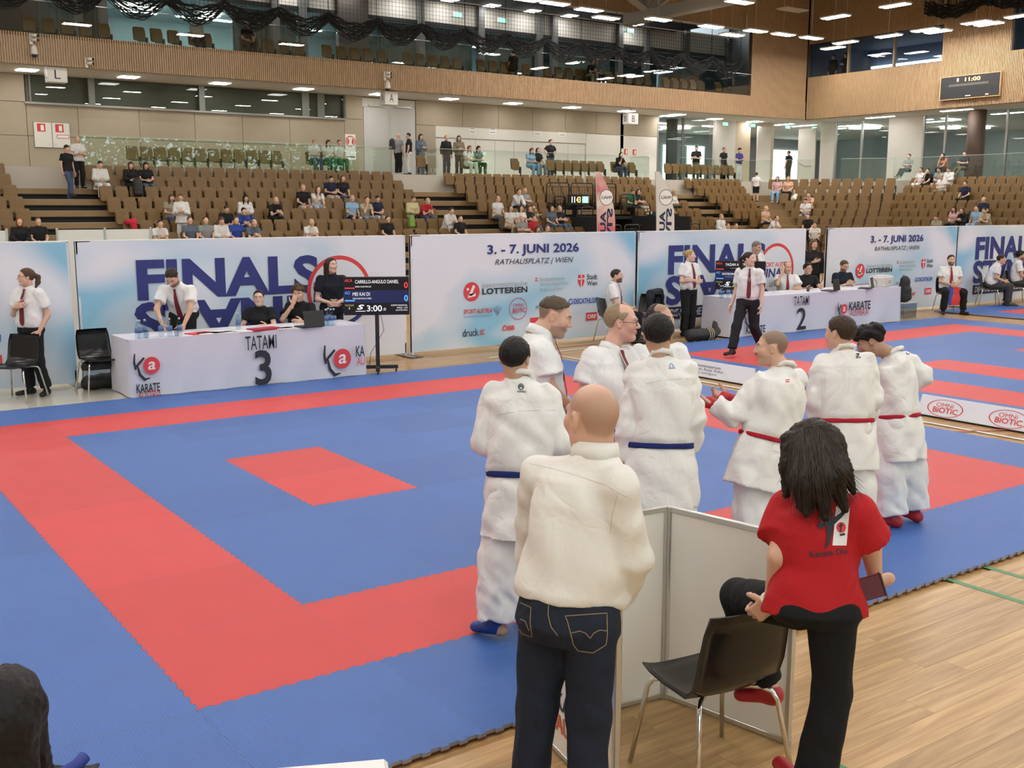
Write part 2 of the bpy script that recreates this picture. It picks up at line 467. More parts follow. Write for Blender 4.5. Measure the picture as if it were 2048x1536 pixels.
def pose(base, height=1.75, rz=0.0, at=(0, 0, 0), **kw):
    """joints in world coordinates: overrides kw given in the local frame (forward +y, right +x) of a 1.75 m figure"""
    J = {k: np.array(v, float) for k, v in base.items()}
    for k, v in kw.items(): J[k] = np.array(v, float)
    s = height / 1.75; c, sn = math.cos(rz), math.sin(rz)
    R = np.array([[c, -sn, 0], [sn, c, 0], [0, 0, 1]])
    out = {k: R @ (v * s) + np.array(at) for k, v in J.items() if len(v) == 3 and k not in ('fd', 'hf', 'hu', 'palmL', 'palmR', 'fingL', 'fingR')}
    for k, df in (('fd', (0, 1, 0)), ('hf', None), ('hu', None)):
        if k in J: out[k] = R @ J[k]
        elif df is not None: out[k] = R @ np.array(df, float)
    for k in ('palmL', 'palmR', 'fingL', 'fingR'):
        if k in J: out[k] = R @ J[k]
    out['s'] = s
    return out
def hframe(J):
    s = J['s']; f = nrm(J.get('hf', J['fd'])); u = J.get('hu', None)
    if u is None: u = V3(0, 0, 1)
    u = nrm(u - f * (u @ f)); r = np.cross(f, u)
    return J['head'], r, f, u, s * J.get('hs', 1.0)
def tframe(J):
    ez = nrm(J['neck'] - J['pel']); ex = nrm(np.cross(J['fd'], ez)); ey = np.cross(ez, ex)
    return ex, ey, ez, np.linalg.norm(J['neck'] - J['pel'])
def bounds(J, keys, pad):
    P = np.array([J[k] for k in keys]); return P.min(0) - pad, P.max(0) + pad

def head_parts(J, h, skin=(.80, .56, .44), lips=None, brow=(.12, .08, .05), stubble=None, buzz=None, buzz_line=.045, eyes=(.15, .10, .07), detail=True, closed=False):
    O, r, f, u, s = hframe(J)
    T = lambda x, y, z: O + s * (r * x + f * y + u * z)
    R = np.array([r, f, u])
    lo = np.minimum(O, J['neck']) - .16 * s; hi = np.maximum(O, J['neck']) + .16 * s
    F = Field(lo, hi, h)
    E = lambda c, rr, k=.02, mode='u': F.ell(T(*c), np.array(rr) * s, R, k * s, mode)
    E((0, -.014, .033), (.074, .097, .084), .0)
    E((0, .026, -.03), (.059, .066, .086), .03)
    for q in (-1, 1):
        F.cone(T(q * .048, .002, -.052), T(q * .018, .064, -.094), .020 * s, .018 * s, .03 * s)
        E((q * .040, .058, -.018), (.027, .028, .027), .03)
    E((0, .070, -.096), (.024, .022, .017), .02)
    F.cone(J['neck'] + nrm(J['head'] - J['neck']) * -.03 * s, T(0, -.018, -.055), .060 * s * J.get('nk', 1), .054 * s * J.get('nk', 1), .035 * s)
    if detail:
        F.cone(T(-.042, .070, .030), T(-.008, .085, .026), .012 * s, .011 * s, .015 * s); F.cone(T(.042, .070, .030), T(.008, .085, .026), .012 * s, .011 * s, .015 * s)
        for q in (-1, 1): E((q * .031, .098, .008), (.017, .017, .011), .012, 's')
        F.cone(T(0, .086, .016), T(0, .109, -.020), .009 * s, .0125 * s, .012 * s)
        for q in (-1, 1): E((q * .012, .098, -.026), (.009, .011, .008), .008)
        E((0, .088, -.052), (.024, .013, .0065), .008); E((0, .087, -.063), (.021, .013, .0075), .008)
        E((0, .097, -.0575), (.022, .010, .0018), .002, 's')
        for q in (-1, 1): E((q * .031, .0765, .008), (.0128, .0125, .0125), .0)
    else:
        F.cone(T(0, .086, .016), T(0, .106, -.020), .010 * s, .014 * s, .02 * s)
    for q in (-1, 1):
        E((q * .0775, -.010, -.002), (.010, .021, .033), .008)
        if detail: E((q * .0855, -.006, .002), (.006, .011, .018), .004, 's')
    V, Q = F.nets()
    # colours of the head's own skin, lips, brows, stubble
    P = (V - O) / s; x, y, z = P @ r, P @ f, P @ u
    C = np.tile(np.array(skin, float), (len(V), 1)); ax = np.abs(x)
    rg = np.random.RandomState(3)
    if detail:
        w = np.clip(1 - ((ax - .043) / .03) ** 2 - ((z + .02) / .03) ** 2, 0, 1) * (y > .03); C = C * (1 - .25 * w[:, None]) + .25 * w[:, None] * np.array(skin) * np.array([1.08, .80, .76])
        lp = np.array(lips if lips else (skin[0] * .80, skin[1] * .62, skin[2] * .62))
        w = ((x / .024) ** 2 + ((z + .0575) / .0125) ** 2 < 1) & (y > .075); C[w] = lp
        w = (ax > .012) & (ax < .05) & (np.abs(z - .030 - .004 * np.sin((ax - .012) / .038 * 3.1)) < .0055) & (y > .045); C[w] = brow
        for q in (-1, 1):
            d = np.sqrt((x - q * .031) ** 2 + (y - .0765) ** 2 + (z - .008) ** 2)
            if closed: C[(d < .0145) & (y > .078)] = np.array(skin) * .85
            else:
                C[(d < .0142) & (y > .079)] = (.80, .78, .74)
                C[(d < .0145) & (y > .079) & (z > .0145)] = np.array(skin) * .7
                d2 = np.sqrt((x - q * .031) ** 2 + (z - .008) ** 2); C[(d2 < .0062) & (y > .082)] = eyes; C[(d2 < .0028) & (y > .082)] = (.01, .01, .01)
    if stubble is not None:
        w = (z < -.035 - .25 * np.clip(.07 - y, 0, .05)) & (z > -.118) & (y > .0) & ~((ax < .022) & (np.abs(z + .0575) < .011)) & ~((ax < .02) & (z > -.042))
        C[w] = C[w] * (1 - stubble[3]) + np.array(stubble[:3]) * stubble[3]
    if buzz is not None:
        ph = np.abs(np.arctan2(x, y + .014)); zh = np.interp(ph, (0, .75, 1.35, 1.75, 2.2, 3.15), (.080, .055, -.005, .025, -.045, -.060)); sm = np.clip((z - zh) / .024, 0, 1); sm = sm * sm * (3 - 2 * sm)
        if buzz[3] < .4: tp = np.clip((z - .065) / .04, 0, 1) * np.clip((y + .09) / .05, 0, 1); sm = sm * (1 - .8 * tp)
        sm = sm * np.where((ax > .068) & (np.abs(z) < .036) & (np.abs(y + .01) < .028), 0, 1); sm = (sm * buzz[3])[:, None]
        C = C * (1 - sm) + np.array(buzz[:3]) * sm
    return V, Q, C

def hand_parts(J, side, h, skin, curl=0.5, fist=False):
    """palm, four unequal bent fingers and a thumb leaving the side of the palm"""
    s = J['s']; w = J['wr' + side]; e = J['el' + side]
    d = nrm(J['fing' + side]) if 'fing' + side in J else nrm(w - e)
    n = J.get('palm' + side)
    if n is None: n = np.cross(V3(0, 0, 1), d) if side == 'R' else np.cross(d, V3(0, 0, 1)); n = n + 1e-3
    n = nrm(n - d * (n @ d))                     # palm faces n
    t = np.cross(n, d) * (1 if side == 'L' else -1)   # towards the thumb
    F = Field(w - .24 * s, w + .24 * s, h)
    R = np.array([t, d, n])
    F.cone(w - d * .05 * s, w + d * .015 * s, .030 * s, .026 * s, .015, sq=(n, .75))
    F.box(w + d * .055 * s, np.array([.038, .045, .013]) * s, R, .012 * s, .015 * s)
    ln = (.040, .045, .041, .032); off = (.029, .010, -.010, -.029)
    for i in range(4):
        p = w + d * (.095 - .004 * abs(i - 1)) * s + t * off[i] * s; a = 0.15 + curl * .5; dirn = d + t * off[i] * 1.2
        for j, fr in enumerate((1.0, .68, .55)):
            L = ln[i] * fr * s; a2 = a + curl * .75 * j
            q = p + (nrm(dirn) * math.cos(a2) + n * math.sin(a2)) * L
            F.cone(p, q, (.0098 - .001 * j) * s, (.0090 - .001 * j) * s, .0035 * s); p = q
    p = w + d * .022 * s + t * .030 * s
    for j, (L, aa, bb) in enumerate(((.042, .75, .25 + .3 * curl), (.032, .45, .35 + .45 * curl), (.026, .2, .45 + .5 * curl))):
        q = p + nrm(d * math.cos(aa) + t * math.sin(aa) + n * bb) * L * s
        F.cone(p, q, (.0135 - .002 * j) * s, (.0118 - .002 * j) * s, .008 * s); p = q
    V, Q = F.nets()
    C = np.tile(np.array(skin, float), (len(V), 1))
    tip = np.clip((np.linalg.norm(V - w, axis=1) / s - .10) / .08, 0, 1)[:, None]
    C = C * (1 - .25 * tip) + .25 * tip * np.array(skin) * np.array([1.05, .78, .74])
    return V, Q, C

def body_parts(J, h, skin, w=1.0, female=False, feet=True, arms=(1, 1)):
    s = J['s']
    F = Field(*bounds(J, ['pel', 'neck', 'shL', 'shR', 'elL', 'elR', 'wrL', 'wrR', 'knL', 'knR', 'anL', 'anR', 'toeL', 'toeR', 'hipL', 'hipR'], .17 * s), h)
    ex, ey, ez, L = tframe(J); q = .94 * w * s
    F.loft(J['pel'], ex, ey, ez, [(-.13 * L, 0, -.01, .10 * q, .09 * q), (-.02 * L, 0, -.01, .16 * q, .115 * q), (.10 * L, 0, -.005, .165 * q, .115 * q), (.38 * L, 0, .0, .135 * q, .098 * q), (.70 * L, 0, .0, .155 * q, .11 * q), (.84 * L, 0, -.01, .13 * q, .078 * q), (.93 * L, 0, -.012, .07 * q, .055 * q), (1.0 * L, 0, -.012, .045 * q, .045 * q)], .02)
    for sd in 'LR':
        F.cone(J['neck'] - ez * .05 * s, J['sh' + sd] - ez * .02 * s, .038 * s, .045 * s, .03 * s)
        F.cone(J['sh' + sd], J['el' + sd], .050 * s, .040 * s, .03 * s); F.cone(J['el' + sd], J['wr' + sd], .041 * s, .027 * s, .015 * s)
        F.cone(J['hip' + sd], J['kn' + sd], .078 * q / .94, .052 * s, .03 * s); F.cone(J['kn' + sd], J['an' + sd], .050 * s, .034 * s, .02 * s)
        m = (J['kn' + sd] * .65 + J['an' + sd] * .35); bk = nrm(J['an' + sd] - J['toe' + sd]); F.ell(m + bk * .012 * s, np.array([.05, .05, .09]) * s, None, .03)
        if feet:
            F.cone(J['an' + sd] + bk * .02 * s - V3(0, 0, .04 * s), J['toe' + sd], .032 * s, .022 * s, .03 * s); F.ell(J['an' + sd] + bk * .045 * s - V3(0, 0, .045 * s), np.array([.03, .03, .034]) * s, None, .03)
    V, Q = F.nets()
    return V, Q, np.tile(np.array(skin, float), (len(V), 1))

def top_mesh(J, h, kind='shirt', sleeve=.55, hem=-.05, loose=.014, w=1.0, fold=.006, seed=1, belly=0.0, female=False, sl_r=1.0, collar=True):
    """shirt / tee / jacket: torso shell with sleeves ending at a fraction of the arm (1 = elbow, 2 = wrist)"""
    s = J['s']; ex, ey, ez, L = tframe(J); q = w * s
    F = Field(*bounds(J, ['pel', 'neck', 'shL', 'shR', 'elL', 'elR', 'wrL', 'wrR'], .26 * s), h)
    o = loose; fl = folds(seed, fold, .17 * s, (1, 1, .6)); fl2 = folds(seed + 7, fold, .13 * s, (1, 1, .9))
    b = belly * s
    if kind == 'gi':
        lv = [(hem * L, 0, -.005, .235 * q, .175 * q), (-.15 * L, 0, -.005, .215 * q, .165 * q), (.05 * L, 0, 0, .178 * q + o, .135 * q + o), (.09 * L, 0, 0, .170 * q + o, .128 * q + o), (.16 * L, 0, 0, .180 * q + o, .142 * q + o), (.40 * L, 0, 0, .182 * q + o, .138 * q + o), (.68 * L, 0, 0, .182 * q + o, .136 * q + o), (.83 * L, 0, -.008, .165 * q + o, .108 * q + o), (.92 * L, 0, -.012, .10 * q + o, .080 * q + o), (1.02 * L, 0, -.012, .058 * q + o, .060 * q + o)]
    elif kind == 'tucked':
        lv = [(hem * L, 0, 0, .158 * q + o, .115 * q + o + b * .6), (.06 * L, 0, b * .3, .162 * q + o, .120 * q + o + b * .8), (.15 * L, 0, b * .4, .182 * q + o, .138 * q + o + b), (.40 * L, 0, b * .4, .175 * q + o, .132 * q + o + b), (.68 * L, 0, 0, .176 * q + o, .126 * q + o + b * .2), (.83 * L, 0, -.008, .155 * q + o, .100 * q + o), (.92 * L, 0, -.012, .095 * q + o, .074 * q + o), (1.02 * L, 0, -.012, .054 * q + o, .056 * q + o)]
    else:
        hp = 1.06 if female else 1.0; ws = .90 if female else 1.0
        lv = [(hem * L, 0, 0, .180 * hp * q + o, .130 * q + o + b * .7), (.08 * L, 0, 0, .172 * hp * q + o, .126 * q + o + b), (.36 * L, 0, 0, .160 * ws * q + o, .118 * q + o + b), (.68 * L, 0, .008 if female else 0, .168 * q + o, (.130 if female else .122) * q + o), (.83 * L, 0, -.008, .148 * q + o, .094 * q + o), (.92 * L, 0, -.012, .09 * q + o, .072 * q + o), (1.015 * L, 0, -.012, .054 * q + o, .056 * q + o)]
    F.loft(J['pel'], ex, ey, ez, lv, .02, fold=fl)
    for sd in 'LR':
        sh, el, wr = J['sh' + sd], J['el' + sd], J['wr' + sd]
        F.cone(J['neck'] - ez * .045 * s, sh - ez * .008 * s, .048 * s + o * .6, .056 * q + o * .8, .05 * s)
        if sleeve <= 0: continue
        r0, r1, r2 = (.054 * q + o) * sl_r, (.058 * q + o * 1.3) * sl_r, (.044 * s + o * 1.3) * sl_r
        if kind == 'gi': r0, r1, r2 = .064 * s + o * .8, .064 * s + o * .8, .060 * s + o * .8
        if sleeve <= 1:
            F.cone(sh, sh + (el - sh) * sleeve, r0, r1 * 1.03, .014 * s, flat=(0, 1), fold=fl2)
        else:
            F.cone(sh, el, r0, r1, .014 * s, fold=fl2); F.cone(el, el + (wr - el) * (sleeve - 1), r1, r2, .012 * s, flat=(0, 1), fold=fl2)
    if collar:
        n0 = J['neck'] + ez * .005 * s; F.cone(n0 - ez * .03 * s, n0 + ez * .028 * s + ey * .004, .064 * s + o * .5, .062 * s, .012 * s, flat=(0, 1))
    F.cut(J['pel'] + ez * hem * L, -ez)
    V, Q = F.nets(); return relax(V, Q, 1, .35), Q
def pants_mesh(J, h, kind='trousers', end=1.93, loose=.012, w=1.0, fold=.006, seed=5, top=.10):
    """end: 1 = knee, 2 = ankle"""
    s = J['s']; ex, ey, ez, L = tframe(J); q = w * s; o = loose
    F = Field(*bounds(J, ['pel', 'hipL', 'hipR', 'knL', 'knR', 'anL', 'anR'], .24 * s), h)
    fl = folds(seed, fold, .15 * s, (1, 1, .4)); fl2 = folds(seed + 3, fold, .12 * s, (1, 1, .6))
    F.loft(J['pel'], ex, ey, ez, [(-.16 * L, 0, -.01, .125 * q + o, .105 * q + o), (-.06 * L, 0, -.014, .172 * q + o, .128 * q + o), (.03 * L, 0, -.008, .168 * q + o, .122 * q + o), (top * L, 0, 0, .156 * q + o, .114 * q + o)], .02, fold=fl)
    wd = dict(trousers=(.088, .070, .062), jeans=(.090, .066, .058), gi=(.108, .108, .105), slim=(.082, .060, .050), shorts=(.095, .085, .08), flare=(.083, .068, .078))[kind]
    for sd in 'LR':
        hp, kn, an = J['hip' + sd], J['kn' + sd], J['an' + sd]
        r = [x * (q if i == 0 else s) + o for i, x in enumerate(wd)]
        if end <= 1: F.cone(hp, hp + (kn - hp) * end, r[0], r[1], .03 * s, flat=(0, 1), fold=fl)
        else:
            F.cone(hp, kn, r[0], r[1], .03 * s, fold=fl); F.cone(kn, kn + (an - kn) * (end - 1), r[1], r[2], .03 * s, flat=(0, 1), fold=fl2)
    V, Q = F.nets(); return relax(V, Q, 1, .35), Q
def shoe_mesh(J, sd, h, big=1.0):
    s = J['s'] * big; a, t = J['an' + sd], J['toe' + sd]; bk = nrm((a - t) * np.array([1, 1, .0]) + 1e-9)
    up = V3(0, 0, 1)
    F = Field(np.minimum(a, t) - .16 * s, np.maximum(a, t) + .16 * s, h)
    heel = a + bk * .035 * s - up * .045 * s
    F.cone(heel, t - bk * .02 * s + up * .008 * s, .042 * s, .036 * s, .03, sq=(up, .85)); F.cone(a + up * .0, heel, .044 * s, .044 * s, .03)
    V, Q = F.nets(); return V, Q
def hair_mesh(J, h, kind='short', seed=1, vol=.012, ln=.25):
    O, r, f, u, s = hframe(J)
    T = lambda x, y, z: O + s * (r * x + f * y + u * z)
    R = np.array([r, f, u]); pad = .17 * s + (ln if kind in ('long', 'pony') else 0)
    F = Field(O - pad, O + .17 * s, h) if kind in ('long', 'pony') else Field(O - .17 * s, O + .17 * s, h)
    if kind in ('long', 'pony'): F = Field(O - np.array([.22, .22, .15 + ln]) * s, O + np.array([.22, .22, .17]) * s, h)
    E = lambda c, rr, k=.0, mode='u': F.ell(T(*c), np.array(rr) * s, R, k * s, mode)
    v = vol
    rc, cc = np.array([.074, .097, .084]), np.array([0, -.014, .033])
    G = [F.ax[0][:, None, None] - O[0], F.ax[1][None, :, None] - O[1], F.ax[2][None, None, :] - O[2]]
    lx, ly, lz = [(G[0] * a[0] + G[1] * a[1] + G[2] * a[2]) / s for a in (r, f, u)]
    k0 = np.sqrt(((lx - cc[0]) / rc[0]) ** 2 + ((ly - cc[1]) / rc[1]) ** 2 + ((lz - cc[2]) / rc[2]) ** 2); k1 = np.sqrt(((lx - cc[0]) / rc[0] ** 2) ** 2 + ((ly - cc[1]) / rc[1] ** 2) ** 2 + ((lz - cc[2]) / rc[2] ** 2) ** 2) + 1e-6
    ph = np.abs(np.arctan2(lx, ly + .014))          # 0 = front of the head, pi = back
    TBL = dict(short=(.078, .055, -.010, .028, -.045, -.062), curly=(.070, .050, -.005, .02, -.045, -.060), fade=(.078, .060, .035, .035, .02, .015), fringe=(.078, .055, .0, .02, -.045, -.06)).get(kind, (.078, .055, -.03, -.05, -.075, -.085))
    zh = np.interp(ph, (0, .75, 1.35, 1.75, 2.2, 3.15), TBL); sm = np.clip((lz - zh) / .020, 0, 1); m_ = sm * sm * (3 - 2 * sm)
    if kind == 'fringe':
        tp = np.clip((lz - .058) / .025, 0, 1) * np.clip((ly + .035) / .035, 0, 1); m_ = m_ * (1 - tp * tp * (3 - 2 * tp))
    F.D[...] = ((k0 * (k0 - 1) / k1 + .010 - (v + .010) * m_) * s).astype(np.float32)
    if kind == 'curly':
        rg = np.random.RandomState(seed)
        for i in range(46):
            a, b = rg.uniform(0, 6.28), rg.uniform(-.25, 1.0); cb = math.sqrt(1 - b * b)
            p = ((.078 + v) * cb * math.cos(a), -.016 + (.098 + v) * cb * math.sin(a), .036 + (.086 + v) * b)
            if (p[1] > .04 and p[2] < .075) or (p[2] < .03 and abs(p[0]) > .05 and p[1] > -.03): continue
            E(p, (.020, .020, .020), .02)
    if kind in ('long', 'pony', 'bun'):
        if kind == 'bun': E((0, -.125, .05), (.045, .04, .045), .01)
        if kind == 'pony':
            p0 = T(0, -.105, .035); p1 = T(0, -.155, .0); p2 = p1 - V3(0, 0, ln * .5) + f * .01; p3 = p1 - V3(0, 0, ln) + f * .04 * s
            F.cone(p0, p1, .022 * s, .030 * s, .02 * s); F.cone(p1, p2, .030 * s, .034 * s, .02); F.cone(p2, p3, .034 * s, .012 * s, .02)
        if kind == 'long':
            dn = V3(0, 0, -1)
            for x0, y0, z0, x1, y1, L2, r0, r1 in ((-.066, .0, .02, -.085, -.02, ln * .9, .030, .022), (.066, .0, .02, .085, -.02, ln * .9, .030, .022), (-.045, -.075, .0, -.06, -.085, ln, .040, .026), (.045, -.075, .0, .06, -.085, ln, .040, .026), (0, -.095, .0, 0, -.10, ln * 1.05, .040, .03)):
                a = T(x0, y0, z0); b = O + s * (r * x1 + f * y1) + dn * (L2 - .0)
                F.cone(a, b, r0 * s, r1 * s, .03 * s)
    fl = folds(seed, .0028 * s, .028 * s, (1.6, 1.6, .2)); g = [F.ax[0][:, None, None], F.ax[1][None, :, None], F.ax[2][None, None, :]]
    m = np.abs(F.D) < .03
    if h < .012: F.D += np.where(m, fl(*g), 0).astype(np.float32)
    V, Q = F.nets(); return V, Q
def band_mesh(J, h, z0, z1, off, w=1.0, fold=.002):
    """belt around the waist"""
    s = J['s']; ex, ey, ez, L = tframe(J); q = w * s
    F = Field(*bounds(J, ['pel', 'neck'], .3 * s), h)
    F.loft(J['pel'], ex, ey, ez, [(z0 * L, 0, 0, .172 * q + off, .130 * q + off), (z1 * L, 0, 0, .170 * q + off, .128 * q + off)], .0)
    V, Q = F.nets(); return V, Q
SKIN = vcol('skin', .48, 0.0, .35)
HAIRM = None
def hairmat(): 
    m = objcol('hair', .5, .25, 70.0, spec=.22); return m
CLOTH = objcol('cloth', .85, 0, 45.0)
def creases(m):
    nt = m.node_tree; L = nt.links; N = nt.nodes.new; b = nt.nodes['Principled BSDF']
    tc = N('ShaderNodeTexCoord'); h0 = None
    for sc, amp, dist in ((3.2, 1.0, 1.3), (8.0, .30, .8), (70.0, .03, 0.0)):
        n = N('ShaderNodeTexNoise'); n.inputs['Scale'].default_value = sc; n.inputs['Detail'].default_value = 2; n.inputs['Distortion'].default_value = dist
        L.new(tc.outputs['Object'], n.inputs['Vector'])
        a = N('ShaderNodeMath'); a.operation = 'SUBTRACT'; a.inputs[1].default_value = .5; c = N('ShaderNodeMath'); c.operation = 'ABSOLUTE'; d = N('ShaderNodeMath'); d.operation = 'POWER'; d.inputs[1].default_value = .85; e = N('ShaderNodeMath'); e.operation = 'MULTIPLY'; e.inputs[1].default_value = amp
        L.new(n.outputs['Fac'], a.inputs[0]); L.new(a.outputs[0], c.inputs[0]); L.new(c.outputs[0], d.inputs[0]); L.new(d.outputs[0], e.inputs[0])
        if h0 is None: h0 = e
        else:
            s_ = N('ShaderNodeMath'); s_.operation = 'ADD'; L.new(h0.outputs[0], s_.inputs[0]); L.new(e.outputs[0], s_.inputs[1]); h0 = s_
    bp = N('ShaderNodeBump'); bp.inputs['Strength'].default_value = .5; bp.inputs['Distance'].default_value = .03
    L.new(h0.outputs[0], bp.inputs['Height']); L.new(bp.outputs[0], b.inputs['Normal'])
creases(CLOTH)
LEATH = objcol('shoe_leather', .45, .05, 60.0, spec=.4)
def part(name, VQ, mat, root, col, base, label=None):
    V, Q = VQ[0] - base, VQ[1]
    o = meshobj(name, qmesh(name, V, Q, mat), root); o.color = (*col, 1)
    if label: o['label'] = label
    return o
def person_body(J, base, label, group=None, skin=(.80, .56, .44), h=.018, hh=.005, hand_h=.005, w=1.0, hands=(.5, .5), feet=True, name='person', **hd):
    parts = [body_parts(J, h, skin, w, feet=feet), head_parts(J, hh, skin, **hd)]
    for sd, cu in zip('LR', hands):
        if cu is not None: parts.append(hand_parts(J, sd, hand_h, skin, cu))
    V, Q = join([(p[0], p[1]) for p in parts]); C = np.concatenate([p[2] for p in parts])
    o = meshobj(name, qmesh(name, V - base, Q, SKIN, C), None, loc=base)
    tag(o, label, 'person', group); return o
# ---------------------------------------------------------------- the place: levels and planes (metres)
FL = -0.025                    # sports floor; the mats lie on it, their top is z = 0
YF, YW = 33.9, 36.8            # gallery fascia, wall below the gallery
XR, XW = 45.2, 48.2            # fascia of the right side, glazed wall behind it
ZS, ZT = 7.08, 8.08            # soffit and top of the fascia
ZK = 3.80                      # walkway above the stands
X0, Y0, ZC = -14.0, -18.0, 14.0
WHITE = pm('white_paint', (.80, .78, .74), .55)
OFFW = pm('offwhite_panel', (.74, .71, .64), .6)
CONC = pm('fair_faced_concrete', (.40, .335, .245), .75, bump=.08, bscale=9, var=.10, vscale=.9)
CONCD = pm('concrete_joint', (.20, .17, .13), .9)
OAK = pm('oak_slats', (.47, .305, .165), .55, var=.12, vscale=3.0)
OAKD = pm('slat_backing', (.070, .045, .028), .8)
DARK = pm('dark_metal', (.03, .03, .033), .45)
BLACK = pm('black_plastic', (.015, .015, .016), .42)
ALU = pm('brushed_aluminium', (.62, .62, .60), .32, metal=.9)
STEEL = pm('grey_steel', (.22, .22, .21), .5)
CHROME = pm('chrome', (.75, .74, .72), .16, metal=1.0)
GLASS = glass('balustrade_glass', (.93, .97, .945), 1.5, mul=2.8)
WGLASS = glass('window_glass', (.82, .88, .88), 1.45, mul=1.2)
PANEL = em('luminous_panel', LAMP_COL, LAMP_SOFFIT)
HPANEL = em('hall_luminaire', LAMP_COL, LAMP_HALL)

# sports floor with plank joints, and single planks where they can be told apart
def plank_mat(name, brick):
    m, nt, b = _new(name); L = nt.links; N = nt.nodes.new
    tc = N('ShaderNodeTexCoord')
    mp = N('ShaderNodeMapping'); mp.inputs['Scale'].default_value = (.35, 6.0, 1.0) if not brick else (.35, 6.0, 1.0)
    nz = N('ShaderNodeTexNoise'); nz.inputs['Scale'].default_value = 3.2; nz.inputs['Detail'].default_value = 7; nz.inputs['Distortion'].default_value = 1.2
    rp = N('ShaderNodeValToRGB'); rp.color_ramp.elements[0].position = .30; rp.color_ramp.elements[1].position = .72
    rp.color_ramp.elements[0].color = (.35, .195, .072, 1); rp.color_ramp.elements[1].color = (.58, .37, .165, 1)
    oi = N('ShaderNodeObjectInfo')
    off = N('ShaderNodeVectorMath'); off.operation = 'ADD'; vm = N('ShaderNodeVectorMath'); vm.operation = 'SCALE'; vm.inputs[0].default_value = (13.0, 7.0, 3.0)
    L.new(oi.outputs['Random'], vm.inputs['Scale']); L.new(tc.outputs['Object'], off.inputs[0]); L.new(vm.outputs[0], off.inputs[1])
    L.new(off.outputs[0], mp.inputs['Vector']); L.new(mp.outputs[0], nz.inputs['Vector']); L.new(nz.outputs['Fac'], rp.inputs[0])
    hs = N('ShaderNodeHueSaturation'); mr = N('ShaderNodeMapRange'); mr.inputs[3].default_value = .86; mr.inputs[4].default_value = 1.10
    L.new(rp.outputs[0], hs.inputs['Color']); L.new(mr.outputs[0], hs.inputs['Value'])
    if brick:
        bt = N('ShaderNodeTexBrick'); bt.inputs['Scale'].default_value = 1.0; bt.inputs['Brick Width'].default_value = 1.6; bt.inputs['Row Height'].default_value = .17
        bt.inputs['Mortar Size'].default_value = .0015; bt.inputs['Color1'].default_value = (.2, .2, .2, 1); bt.inputs['Color2'].default_value = (.9, .9, .9, 1); bt.inputs['Mortar'].default_value = (0, 0, 0, 1)
        L.new(tc.outputs['Object'], bt.inputs['Vector']); L.new(bt.outputs['Color'], mr.inputs[0])
    else: L.new(oi.outputs['Random'], mr.inputs[0])
    L.new(hs.outputs[0], b.inputs['Base Color']); b.inputs['Roughness'].default_value = .30; b.inputs['Specular IOR Level'].default_value = .45
    return m
FLOORM = plank_mat('oak_parquet', True); PLANKM = plank_mat('oak_plank', False)
floor = struct(MB().box(((X0 + XW + 14) / 2, (Y0 + YW + 6) / 2, FL - .11), (XW + 14 - X0, YW + 6 - Y0, .2)).build('floor', FLOORM))
PW, PL = .168, 1.75
rg = random.Random(4)
plank_me = MB().box((0, 0, 0), (PL - .0015, PW - .0015, .012)).mesh('plank', PLANKM)
k = 0
for j in range(24):
    y = -1.06 - PW * (j + .5); x = -1.6 - rg.random() * PL
    while x < 6.2:
        x += PL
        a, b_ = topx((x, y + .1, FL)), topx((x + PL, y, FL))
        c_ = topx((x, y, FL))
        if min(a[2], b_[2], c_[2]) < .5 or max(a[0], b_[0]) < -80 or min(a[0], c_[0]) > 2120 or min(a[1], b_[1]) > 1560: continue
        meshobj('plank', plank_me, floor, loc=(x + PL / 2, y, FL - .006)); k += 1
# painted court lines
def line(name, p, q, w, mat):
    p, q = np.array(p, float), np.array(q, float); t = q - p; L = np.linalg.norm(t); a = math.atan2(t[1], t[0])
    o = MB().box((0, 0, 0), (L, w, .002)).build(name, mat, floor, loc=((p[0] + q[0]) / 2, (p[1] + q[1]) / 2, FL + .0012)); o.rotation_euler = (0, 0, a); return o
GREENL, REDL, WHITEL = pm('line_green', (.05, .22, .09), .4), pm('line_red', (.55, .10, .06), .4), pm('line_white', (.80, .78, .70), .4)
for (a, b) in (((1891, 1157), (2048, 1206)), ((1972, 1134), (2048, 1156)), ((1650, 1521), (1690, 1540))):
    p, q = gz(*a, FL)[:2], gz(*b, FL)[:2]; d = q - p
    p = p - d / np.linalg.norm(d) * .03
    line('court_line', p, p + d / np.linalg.norm(d) * (3.0 if a[0] > 1700 else .4), .05, GREENL)
line('court_line', (9.32, -3), (9.32, 12), .05, WHITEL); line('court_line', (9.05, 1.75), (9.9, 1.35), .04, REDL)
line('court_line', (8.2, 9.55), (20, 9.55), .05, WHITEL); line('court_line', (9.3, 9.95), (14.5, 9.95), .03, pm('line_dark', (.16, .05, .03), .5))
# pale glossy covering left of the first table
pale = struct(MB().box((-5.1, 11.05, FL + .002), (17.8, 4.08, .006)).build('floor_covering', pm('pale_vinyl', (.62, .58, .49), .13, var=.03, spec=.6)))

